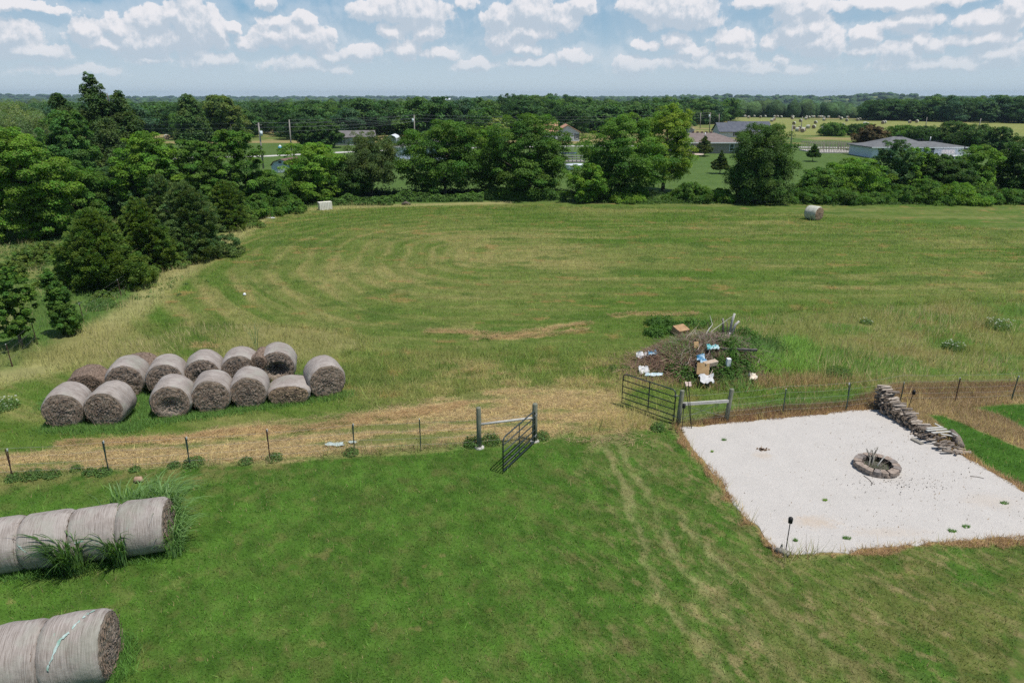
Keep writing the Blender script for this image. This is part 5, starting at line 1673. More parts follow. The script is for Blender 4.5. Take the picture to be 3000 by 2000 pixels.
def build_firepit():
    c = P(2567, 1372)
    zD = lambda u, v: P(2450 + u / 3.92, 1100 + v / 3.92)
    t = thing('fire_ring', 'round fire ring of tan concrete blocks on the white gravel', 'fire pit', c)
    mats = [M_noise('tan_block', (0.20, 0.155, 0.125), (0.35, 0.285, 0.235), 9, 0.95, 0.7), M_noise('grey_block', (0.15, 0.128, 0.115), (0.27, 0.235, 0.21), 9, 0.95, 0.7)]
    ro, ri, h = 0.70, 0.46, 0.105
    n = 17
    g = random.Random(9)
    for lay in range(2):
        for k in range(n):
            a0 = 2 * math.pi * (k + 0.5 * lay) / n
            w_o, w_i = 2 * math.pi / n * 0.485, 2 * math.pi / n * 0.40
            dz = g.uniform(-.004, .004)
            dr = g.uniform(-.015, .015) + (0.0)
            tw = g.uniform(-.03, .03)
            pts = []
            for rr, aa in ((ri, -w_i), (ri, w_i), (ro - .03, w_o), (ro, w_o * 0.5), (ro, -w_o * 0.5), (ro - .03, -w_o)):
                pts.append(((rr + dr) * math.cos(a0 + aa + tw), (rr + dr) * math.sin(a0 + aa + tw)))
            pts = pts[::-1] if False else pts
            mb = MB()
            z0 = 0.0 + lay * (h + 0.006) + (dz if lay else 0)
            mb.prism(pts, z0, z0 + h)
            # eased upper edge: a thin cap pulled in a little
            cx = sum(p[0] for p in pts) / 6
            cy_ = sum(p[1] for p in pts) / 6
            cap = [(cx + (p[0] - cx) * 0.95, cy_ + (p[1] - cy_) * 0.95) for p in pts]
            nv = len(mb.v)
            mb.v += [(p[0], p[1], z0 + h + 0.006) for p in cap]
            mb.f += [tuple(range(nv, nv + 6))] + [(6 + i, 6 + (i + 1) % 6, nv + (i + 1) % 6, nv + i) for i in range(6)]
            mb.sm += [False] * 7
            mb.f.pop(1)
            mb.sm.pop(1)
            mb.build('block', mats[g.random() < 0.35], t)
    mb = MB()
    mb.tube([(0, 0, 0.015), (0, 0, 0.03)], [0.48, 0.44], 24)
    mb.build('ash_bed', M_noise('ash', (0.10, 0.095, 0.085), (0.28, 0.26, 0.24), 12, 0.95, 0.8), t)
    # steel liner showing dark at the back
    st = MB()
    k = 40
    V = [(0.452 * math.cos(2 * math.pi * i / k), 0.452 * math.sin(2 * math.pi * i / k), z) for z in (0.03, 0.215) for i in range(k)]
    st.add(V, [(i, (i + 1) % k, k + (i + 1) % k, k + i) for i in range(k)], True)
    st.build('sooty_liner', M_noise('soot', (0.015, 0.013, 0.012), (0.05, 0.042, 0.036), 9, 0.95, 0.3), t)
    sticks = [((-0.05, 0.35, 0.05), (-0.20, 0.42, 0.52), .022, 'upright forked stick at the back of the fire ring'), ((0.0, 0.38, 0.05), (0.17, 0.42, 0.58), .022, 'tallest leaning stick in the fire ring'), ((-0.02, 0.30, 0.06), (0.02, 0.44, 0.46), .02, 'dark short stick among the upright ones in the ring'),
              ((-0.3, -0.05, 0.06), (-0.05, 0.4, 0.3), .025, 'stick leaning from left inside the fire ring'), ((0.0, 0.0, 0.07), (0.42, 0.30, 0.36), .022, 'bleached white branch at the right of the ring'), ((-0.15, -0.2, 0.08), (0.48, 0.1, 0.25), .010, 'thin twig lying across the fire ring'), ((-0.1, 0.1, 0.07), (0.05, 0.36, 0.33), .03, 'charred log end in the fire ring')]
    for a, b, r_, lb in sticks:
        mb = MB()
        a, b = Vector(a), Vector(b)
        m_ = a.lerp(b, .5) + Vector((.03, .02, .03))
        mb.tube([a, m_, b], [r_, r_ * .85, r_ * .5], 6)
        mb.tube([m_, m_ + Vector((.09, .04, .15))], [r_ * .6, r_ * .2], 5)
        mb.tube([a.lerp(b, .7), a.lerp(b, .7) + Vector((-.07, .02, .12))], [r_ * .5, r_ * .15], 5)
        mb2 = mb.build('branch', RAIL_WOOD if 'white' in lb else WOOD_GREY if 'thin' not in lb else BARK, None, c)
        tag(mb2, lb, 'branch', 'branches stacked in the fire ring')
    g2 = np.random.default_rng(5)
    n = 900
    a = g2.uniform(0, 6.28, n)
    rr = 0.40 * np.sqrt(g2.uniform(0, 1, n))
    cc = np.where((g2.uniform(0, 1, n) < 0.35)[:, None], np.array([[0.07, 0.12, 0.03]]), np.array([[0.28, 0.26, 0.22]])) * g2.uniform(0.5, 1.4, n)[:, None]
    me = blades('twig_litter', c.x + rr * np.cos(a), c.y + rr * np.sin(a), np.full(n, 0.04), g2.uniform(0.04, .2, n), g2.uniform(.008, .02, n), 0.95, cc, STRAW, 4)
    tag(link('twig_litter', me), 'grey and green plant litter on the floor of the fire ring', 'litter', kind='stuff')


def build_firewood():
    zD = lambda u, v: P(2450 + u / 3.92, 1100 + v / 3.92)
    a, b = zD(500, 420), zD(1010, 735)
    d = (b - a).normalized()
    side = Vector((d.y, -d.x, 0))            # towards the gravel
    if side.x > 0:
        side = -side
    L = (b - a).length
    m1 = M_noise('log_bark', (0.105, 0.083, 0.066), (0.27, 0.228, 0.19), 12, 0.95, 0.7, (1, 4, 4))
    m2 = M_noise('split_wood', (0.27, 0.225, 0.18), (0.46, 0.40, 0.34), 9, 0.9, 0.4, (0.6, 6, 6))
    m3 = M_noise('cut_end', (0.22, 0.16, 0.11), (0.42, 0.31, 0.22), 14, 0.9, 0.3)
    g = random.Random(21)
    srcs = []
    for i in range(9):
        r_ = 0.043 * g.uniform(0.7, 1.3)
        LL = 0.44 * g.uniform(0.9, 1.08)
        n = g.choice([5, 6, 7, 4])
        sect = []
        for k in range(n):
            w = 2 * math.pi * k / n + g.uniform(-.25, .25)
            rr = r_ * g.uniform(0.75, 1.2)
            sect.append((rr * math.cos(w), rr * math.sin(w)))
        V = []
        for ax in (-LL / 2, -LL / 6, LL / 6, LL / 2):
            k_ = g.uniform(0.92, 1.08)
            V += [(ax, p[0] * k_ + g.uniform(-.006, .006), p[1] * k_ + g.uniform(-.006, .006)) for p in sect]
        body = MB()
        body.add(V, [(j * n + k, j * n + (k + 1) % n, (j + 1) * n + (k + 1) % n, (j + 1) * n + k) for j in range(3) for k in range(n)])
        srcs.append((body.mesh('log', m1 if i % 3 else m2), MB().add(V[:n], [tuple(range(n))[::-1]]).mesh('cut_end', m3), MB().add(V[-n:], [tuple(range(n))]).mesh('cut_end', m3)))

    def log(p, rot, s, lb, grp):
        bm_, em_, em2_ = srcs[g.randrange(9)]
        o = link('log', bm_, None, p)
        o.rotation_euler = rot
        o.scale = (s, s, s)
        tag(o, lb, 'log', grp)
        link('cut_end', em_, o)
        link('cut_end', em2_, o)
        return o
    az = math.atan2(side.y, side.x)
    nrow = int(L / 0.095)
    cnt = 0
    for i in range(nrow):
        f = i / nrow
        Ht = 0.92 - 1.2 * f if f < 0.22 else 0.66 - 0.42 * (f - 0.22)
        Ht *= g.uniform(0.86, 1.14)
        nz = max(3, int(Ht / 0.083))
        for j in range(nz):
            p = a + d * (i * 0.095 + (0.055 if j % 2 else 0) + g.uniform(-.025, .025)) - side * 0.22 + side * g.uniform(-.08, .08)
            p.z = 0.055 + j * 0.083 + g.uniform(-.02, .02)
            lb = 'split log in the tall far end of the firewood stack' if f < 0.25 else ('split log in the middle stretch of the firewood stack' if f < 0.7 else 'split log in the low near stretch of the firewood stack')
            log(p, (g.uniform(0, 6.28), g.uniform(-.07, .07), az + g.uniform(-.16, .16) + (g.uniform(-.5, .5) if j == nz - 1 else 0)), g.uniform(.85, 1.15), lb, 'split logs of the firewood stack')
            cnt += 1
    # the cross-laid tower at the far end
    for j in range(7):
        for k in range(3):
            p = a - d * (0.22 + 0.02 * j) + Vector((0, 0, 0.06 + j * 0.118)) - side * 0.22
            if j % 2 == 0:
                p += d * (k - 1) * 0.14
                rz = az
            else:
                p += side * (k - 1) * 0.14
                rz = math.atan2(d.y, d.x)
            log(p + Vector((0, 0, 0)), (g.uniform(0, 6), g.uniform(-.04, .04), rz + g.uniform(-.12, .12)), 1.0, 'criss-crossed log in the tower ending the firewood stack', 'split logs of the firewood tower')
    for k in range(5):
        p = a - d * 0.25 - side * 0.22 + d * (k - 2) * 0.07 + Vector((0, 0, 0.06 + 7 * 0.118 + 0.07 * (k % 2)))
        log(p, (0, 0, az + g.uniform(-.5, .5)), 0.95, 'criss-crossed log in the tower ending the firewood stack', 'split logs of the firewood tower')
    # jumbled near end
    c0 = zD(1170, 800)
    for k in range(42):
        q = g.uniform(0, 1)
        p = c0 + d * g.uniform(-0.95, 0.75) + side * g.uniform(-0.45, 0.25)
        rr = math.hypot((p - c0).dot(d) / 0.95, (p - c0).dot(side) / 0.5)
        p.z = 0.06 + max(0, (1 - rr)) * 0.34 * g.uniform(0.3, 1)
        log(p, (g.uniform(0, 6), g.uniform(-.25, .25), az + g.uniform(-.7, .7)), g.uniform(0.7, 1.0), 'loose stick of wood tumbled at the near end of the stack', 'tumbled firewood at the near end')
    # boards
    z = 0.44
    for k, (u, v, u2, v2) in enumerate([(1040, 605, 1225, 590), (1040, 630, 1265, 612), (1100, 655, 1310, 640), (1200, 668, 1330, 690), (1130, 550, 1200, 585), (1330, 660, 1395, 690)]):
        p1, p2 = P(2450 + u / 3.92, 1100 + v / 3.92, z), P(2450 + u2 / 3.92, 1100 + v2 / 3.92, z - .08)
        mb = MB()
        dd = p2 - p1
        M = Vector(dd).to_track_quat('X', 'Z').to_matrix()
        mb.box((0, 0, 0), (dd.length, 0.085, 0.022), M=M)
        lbs = ['upper left pale board lying across the wood pile', 'second pale board lying across the wood pile', 'third and longest pale board across the wood pile', 'short pale board below the longest one on the wood pile', 'short grey board sticking up behind the wood pile', 'short grey board at the right tip of the wood pile']
        o = mb.build('board', RAIL_WOOD, None, (p1 + p2) / 2)
        tag(o, lbs[k], 'board', 'boards lying on the wood pile')
    p1, p2 = zD(1310, 690), zD(1420, 850)
    mb = MB()
    dd = p2 - p1
    mb.tube([(0, 0, .16), dd * .5 + Vector((0, 0, .20)), dd + Vector((0, 0, .13))], [.12, .14, .13], 9)
    tag(mb.build('log', m1, None, p1), 'thick dark log at the right of the tumbled firewood', 'log')
    p1, p2 = zD(880, 745), zD(970, 790)
    mb = MB()
    mb.box((0, 0, 0.05), ((p2 - p1).length + .1, 0.16, 0.05), math.atan2((p2 - p1).y, (p2 - p1).x))
    tag(mb.build('board', WOOD_GREY, None, (p1 + p2) / 2), 'thick grey board lying on gravel beside the stack', 'board')
    # dark dry stalks beside the stack
    mb = MB()
    q = P(1900 + 1422 / 2.138, 1050 + 320 / 2.138)
    for k in range(7):
        x_ = g.uniform(-.12, .12)
        mb.tube([(x_, 0, 0), (x_ * 1.6, g.uniform(-.05, .05), g.uniform(.5, .85))], [.012, .005], 4)
    tag(mb.build('dry_stalks', BARK, None, q), 'dark dry stalks standing left of the firewood tower', 'plant')


def torch(label, base, top_px, leanx=0.0, foot=False, loc=None):
    p = P(*base)
    h = top_z(top_px, p.y)
    t = thing('garden_torch', label, 'garden torch', p, group='black garden torches round the gravel')
    mb = MB()
    mb.tube([(0, 0, -0.05), (leanx * .5, 0, h * .5), (leanx, 0, h - .18)], 0.013, 6)
    mb.build('stake', BLACK, t)
    mb = MB()
    mb.tube([(leanx, 0, h - .20), (leanx, 0, h - .18), (leanx, 0, h - .05), (leanx, 0, h - .03), (leanx, 0, h)], [0.03, 0.055, 0.062, 0.045, 0.018], 10)
    mb.build('lamp_head', BLACK, t)
    mb = MB()
    for k in range(4):
        a = k * math.pi / 2 + .4
        mb.box((leanx + .062 * math.cos(a), .062 * math.sin(a), h - .11), (.012, .012, .14), a)
    mb.build('cage_bars', GATE_STEEL, t)
    if foot:
        mb = MB()
        for y_ in (-.09, .09):
            mb.tube([(-.26, y_, .03), (.10, y_, .03)], .011, 5)
        mb.tube([(0, -.09, .03), (0, .09, .03)], .011, 5)
        mb.build('foot', BLACK, t)
    return t


def build_small():
    torch('black garden torch with footed stand beside the right wood post', (1996.7, 1264), 1180.6, foot=True)
    torch('black garden torch at the near corner of the gravel', (1900 + 857 / 2.138, 1050 + 1215 / 2.138), 1050 + 990 / 2.138)
    torch('black garden torch behind the firewood stack', (1900 + 1622 / 2.138, 1050 + 322 / 2.138), 1050 + 195 / 2.138, 0.10)
    # double shepherd hook
    p = P(2026.5, 1256)
    h1, h2 = top_z(1096, p.y), top_z(1122, p.y)
    t = thing('garden_hook', 'tall thin black double hook rod beside the gate post', 'garden hook', p)
    x1, x2 = xw(2015.8, 1096, p.y) - p.x, xw(2008, 1122, p.y) - p.x
    for xx, hh in ((x1, h1), (x2, h2)):
        mb = MB()
        mb.tube([(0, 0, -.05), (xx * .5, 0, hh * .5), (xx, 0, hh - .06), (xx - .03, 0, hh), (xx - .08, 0, hh - .01)], [.013, .012, .011, .010, .008], 6)
        mb.build('rod', BLACK, t)
    # stump by the near torch
    p = P(1900 + 838 / 2.138, 1050 + 1225 / 2.138)
    mb = MB()
    mb.tube([(-.14, .10, .07), (0, 0, .09), (.13, -.12, .06)], [.07, .09, .06], 8)
    mb.tube([(.10, .06, .05), (.22, -.02, .06)], [.05, .04], 6)
    mb.tube([(-.02, .10, .05), (.03, .16, .22)], [.045, .02], 6)
    tag(mb.build('wood_chunk', WOOD_GREY, None, p), 'grey split wood chunks at the foot of the near torch', 'wood')
    # white ribbed crate
    a, b = P(937, 617), P(974, 614)
    t = thing('ribbed_crate', 'white ribbed box-shaped crate lying at the back corner of the field', 'crate', a, math.atan2((b - a).y, (b - a).x))
    W, Hh, Dp = (b - a).length, 0.78, 0.62
    m_ = M_noise('off_white_plastic', (0.62, 0.60, 0.50), (0.78, 0.76, 0.68), 4, 0.7, 0.2)
    mb = MB()
    mb.box((W / 2, Dp / 2, Hh / 2 + .02), (W, Dp, Hh))
    mb.build('body', m_, t)
    for k in range(8):
        mb = MB()
        mb.box((W * (k + .5) / 8, -0.02, Hh / 2), (W / 16, 0.06, Hh * .96))
        mb.build('rib', m_, t)
    mb = MB()
    mb.box((W / 2, Dp / 2, Hh + .045), (W * 1.03, Dp * 1.06, .05))
    mb.build('lid', m_, t)
    # white board further left
    p = P(792, 640)
    mb = MB()
    mb.box((0, 0, .06), (0.9, .35, .04), -.2)
    mb.box((.02, .02, .10), (0.5, .2, .03), .1)
    tag(mb.build('board', WHITE, None, p), 'thin white board lying in the grass at the field corner', 'board')
    # dark lump in the field edge and white speck in the field
    p = P(1190, 601)
    mb = MB()
    mb.tube([(-.5, 0, .1), (0, 0, .25), (.5, .1, .08)], [.14, .2, .1], 8)
    tag(mb.build('log', BARK, None, p), 'dark short log lying before the vine hedge', 'log')
    mb = MB()
    mb.tube([(0, 0, .0), (0, 0, .06), (0, 0, .14), (0, 0, .18)], [.04, .10, .08, .02], 10)
    tag(mb.build('plastic_jug', WHITE, None, P(717, 866)), 'tiny white plastic jug lying in the mown curve', 'jug')
    # pale netting scraps in the cut hay
    g = random.Random(4)
    for (u, v, s, lb) in ((983, 1306, .42, 'larger pale blue netting scrap in the cut hay near the fence'), (1033, 1299, .22, 'smaller pale netting scrap beside the fifth fence post')):
        p = P(u, v)
        mb = MB()
        n = 14
        V = [(0, 0, .10)] + [(s * g.uniform(.6, 1) * math.cos(2 * math.pi * k / n), s * .45 * g.uniform(.6, 1) * math.sin(2 * math.pi * k / n), .07 + g.uniform(-.01, .03)) for k in range(n)]
        mb.add(V, [(0, 1 + k, 1 + (k + 1) % n) for k in range(n)], True)
        o = mb.build('netting_scrap', M_noise('pale_netting', (0.30, 0.38, 0.37), (0.42, 0.47, 0.45), 12, .8, .3), None, p)
        tag(o, lb, 'netting')
    # clay clod on the lawn
    mb = MB()
    mb.tube([(-.12, 0, .03), (-.05, 0, .09), (.06, .02, .10), (.14, 0, .03)], [.05, .11, .10, .04], 9)
    tag(mb.build('clay_clod', M_noise('clay', (0.30, 0.20, 0.13), (0.42, 0.30, 0.22), 8), None, P(406, 1412)), 'round tan clod of earth on the lawn below the fence', 'clod')


# ------------------------------------------------------------------ reeds
def reed(label, p, n, h, spread, seed, lean=(0, 0), col=(0.075, 0.145, 0.035), w=0.03, grp='coarse reed clumps round the foreground bales'):
    g = np.random.default_rng(seed)
    V, F, C = [], [], []
    segs = 5
    for i in range(n):
        a = g.uniform(0, 6.28)
        r0 = spread * math.sqrt(g.uniform(0, 1))
        base = np.array([r0 * math.cos(a), r0 * math.sin(a) * 0.6, 0.0])
        dr = np.array([math.cos(a) * 0.5 + lean[0], math.sin(a) * 0.5 + lean[1]]) + g.normal(size=2) * 0.25
        L = h * g.uniform(0.55, 1.15)
        z0 = L * g.uniform(0, .35)
        side = np.array([-dr[1], dr[0]])
        side /= np.linalg.norm(side) + 1e-6
        side = np.array([side[0], side[1], 0.25])
        b0 = len(V)
        ww = w * g.uniform(.6, 1.3)
        bend = g.uniform(.4, 1.2)
        for s in range(segs + 1):
            f = s / segs
            zz = z0 + (L - z0) * (math.sin(min(f * 1.9, 1.57 + (f * 1.9 - 1.57) * 0.9)) * 0.9)
            xyo = dr * (0.15 * f + bend * f * f) * L * 0.8
            pt = base + np.array([xyo[0], xyo[1], zz])
            wf = ww * (0.5 + f * 1.2 if f < .4 else (1 - f) * 1.6 + .02) * .5
            V.append(pt - side * wf)
            V.append(pt + side * wf)
        for s in range(segs):
            F.append((b0 + 2 * s, b0 + 2 * s + 1, b0 + 2 * s + 3, b0 + 2 * s + 2))
        c = np.array(col) * g.uniform(.65, 1.5)
        C += [c] * (2 * (segs + 1))
    o = link('reed_clump', np_mesh('reed_clump', np.array(V), np.array(F), REED, np.array(C), True), None, p)
    return tag(o, label, 'reeds', grp)


def build_reeds():
    z6 = lambda u, v: P(u / 2.529, 1380 + v / 2.529)
    reed('big reed clump arching before the third bale of the upper foreground row', z6(530, 765), 260, 1.15, 0.36, 1, (-0.30, -0.15), (0.085, 0.165, 0.045), 0.038)
    reed('smaller reed clump before the joint of the first and second foreground bales', z6(885, 705), 150, 1.05, 0.22, 2, (-0.25, -0.12), (0.085, 0.165, 0.045), 0.036)
    reed('low curved reeds right of the big clump', z6(640, 765), 40, 0.6, 0.25, 3, (0.3, -0.2), (0.08, 0.15, 0.035), 0.025)
    e = P(488, 1600)
    k = 0
    for (u, v, n, h) in ((1290, 560, 70, 1.0), (1310, 480, 90, 1.2), (1300, 400, 110, 1.5), (1280, 330, 110, 1.6), (1225, 300, 90, 1.6), (1150, 310, 60, 1.6), (1060, 330, 50, 1.6), (960, 350, 60, 1.6), (840, 375, 16, 1.6)):
        k += 1
        lb = ['lowest reeds right of the open bale end', 'reeds leaning over the open bale end', 'dense tall reeds at the corner of the end bale', 'tallest reeds behind the end bale', 'reeds behind the top corner of the end bale', 'reeds peeping over the end bale', 'reeds peeping over the joint of the first bales', 'pale reeds behind the second foreground bale', 'single pale stalk behind the second bale'][k - 1]
        reed(lb, z6(u, v + 60), n, h * 0.82, 0.3, 10 + k, (0.25, -0.05), (0.15, 0.26, 0.085), 0.034)
    reed('thin reed stalks sticking up behind the small brown roll', P(738, 1045) + Vector((0, .6, 0)), 12, 1.7, 0.1, 31, (0, 0), (0.14, 0.22, 0.10), 0.03, None)
    # long grass at the feet of all bales
    g = np.random.default_rng(12)
    feet = [z6(x, 760 - x * 0.14) for x in range(-100, 1260, 30)] + [z6(x, 1600) for x in range(700, 760, 20)] + [z6(840 - k * 6, 1300 + k * 25) for k in range(10)]
    z5 = lambda u, v: P(u / 2.138, 980 + v / 2.138)
    feet2 = [z5(x, 592) for x in range(300, 860, 22)] + [z5(870, 560), z5(890, 520), z5(910, 470), z5(930, 430), z5(900, 400)] * 3 + [z5(x, 545 - (x - 960) * .14) for x in range(960, 2200, 20)] + [z5(1860, 290), z5(1880, 270)] * 3 + [z5(340, 430), z5(320, 460), z5(380, 400)] * 3
    F2 = np.array([p[:2] for p in feet2])
    F1 = np.array([p[:2] for p in feet])
    for nm, FF, n, hh, sp, c, lb in (('long_grass', F1, 26000, 0.24, 0.22, (0.085, 0.185, 0.035), 'long green grass at the feet of the foreground bales'), ('bale_weeds', F2, 26000, 0.22, 0.26, (0.100, 0.195, 0.045), 'green weeds and grass round the feet of the double bale row')):
        i = g.integers(0, len(FF), n)
        x, y = FF[i, 0] + g.normal(size=n) * sp, FF[i, 1] + g.normal(size=n) * sp * .8
        me = blades(nm, x, y, np.zeros(n), hh * g.uniform(.4, 1.3, n), g.uniform(.012, .028, n), .8, np.array(c)[None] * g.uniform(.6, 1.6, n)[:, None], BLADE, 6)
        tag(link(nm, me), lb, 'grass', kind='stuff')
    # leafy weeds along the near fence
    for i, (u, v, s, lb) in enumerate([(1215, 810, 1.3, 'leafy weed at the third fence post'), (1090, 825, .8, 'leafy weed left of the third fence post'), (565, 870, .9, 'leafy weed left of the second fence post'), (480, 845, .8, 'tall thin weed left of the second fence post'), (210, 890, 1.3, 'broad weed right of the first fence post'),
                                       (330, 885, 1.0, 'spreading weed between first and second fence post'), (90, 905, 1.0, 'weed at the foot of the first fence post'), (650, 870, 1.0, 'weed at the foot of the second fence post'), (845, 850, .7, 'small weed right of the second fence post'), (1540, 800, .9, 'weed left of the fourth fence post'),
                                       (1720, 780, 1.1, 'tall weed right of the fourth fence post'), (2200, 745, 1.0, 'weed at the foot of the fifth fence post')]):
        p = z5(u, v)
        bushlet(lb, p, 0.27 * s, 0.20 * s, 260 + i, 'weeds along the near fence')
    zg = lambda u, v: P(1300 + u / 1.96, 880 + v / 1.96)
    for i, (u, v, s, lb) in enumerate([(170, 830, 1.6, 'weeds at the foot of the left brace post'), (270, 815, 1.6, 'weeds between the two left brace posts'), (565, 790, 1.2, 'round weed right of the left gate hinge'), (1230, 740, 1.3, 'soft green weed left of the gravel corner'), (970, 400, 1.1, 'weed left of the field-side gate'), (1045, 400, 1.1, 'weed above the field-side gate end')]):
        bushlet(lb, zg(u, v), 0.22 * s, 0.24 * s, 300 + i, 'weeds round the gates')
    # field-edge weeds with white flowers
    zl = lambda u, v: P(u / 2.904, 560 + v / 2.904)
    for i, (p, s, lb) in enumerate([(zl(1000, 790), 1.9, 'flowering weed with white heads below the nearest cedar'), (zl(1200, 690), 1.9, 'white-flowered weed right of the nearest cedar'), (zl(860, 990), 2.2, 'small dark bush in the pale grass of the field edge'), (Q(2190, 800), 1.4, 'white-flowered weed clump right of the brush pile'),
                                    (Q(2290, 752), 1.8, 'large white-flowered weed clump near the right picture edge'), (Q(1990, 742), 0.9, 'small white-flowered weed above the weedy bank'), (Q(1925, 862), 1.6, 'dark weed at the right of the fence bank'), (P(15, 1195), 1.4, 'white-flowered weed at the left picture edge beside the bales')]):
        bushlet(lb, p, 0.38 * s, 0.26 * s, 320 + i, 'tall weeds at the field edges', flowers='white' in lb)


def bushlet(label, p, r_, h, seed, grp, flowers=False):
    g = np.random.default_rng(seed)
    n = int(420 * (r_ / .25) ** 1.5)
    a = g.uniform(0, 6.28, n)
    rr = r_ * np.sqrt(g.uniform(0, 1, n))
    zz = h * g.uniform(0.05, 1, n) * np.sqrt(np.clip(1.05 - (rr / r_) ** 2, 0, 1))
    pos = np.stack([rr * np.cos(a), rr * np.sin(a), zz], 1)
    N = np.stack([np.cos(a) * .5, np.sin(a) * .5, np.full(n, .6)], 1) + g.normal(size=(n, 3)) * .45
    N /= np.linalg.norm(N, axis=1)[:, None]
    V, F = leaf_quads(pos, N, 0.07, .45, g)
    c = np.array([0.11, 0.20, 0.055])[None] * g.uniform(.6, 1.5, n)[:, None]
    t = thing('weed_clump', label, 'weeds', p, group=grp)
    link('leaves', np_mesh('leaves', V, F, LEAF, np.repeat(c, 4, axis=0)), t)
    mb = MB()
    for k in range(7):
        aa = g.uniform(0, 6.28)
        mb.tube([(0, 0, 0), (r_ * .3 * math.cos(aa), r_ * .3 * math.sin(aa), h * .5), (r_ * .6 * math.cos(aa), r_ * .6 * math.sin(aa), h * .9)], [.008, .006, .003], 4)
    mb.build('stem', BARK, t)
    if flowers:
        m = int(n * .035)
        i = g.choice(n, m)
        pos = pos[i] * np.array([1.05, 1.05, 0]) + np.stack([np.zeros(m), np.zeros(m), h * g.uniform(.5, 1.1, m)], 1)
        V, F = leaf_quads(pos, np.tile([0, 0, 1.0], (m, 1)) + g.normal(size=(m, 3)) * .1, 0.075, .9, g)
        link('flower_heads', np_mesh('flower_heads', V, F, LEAF, np.tile([0.62, 0.64, 0.58], (len(V), 1))), t)


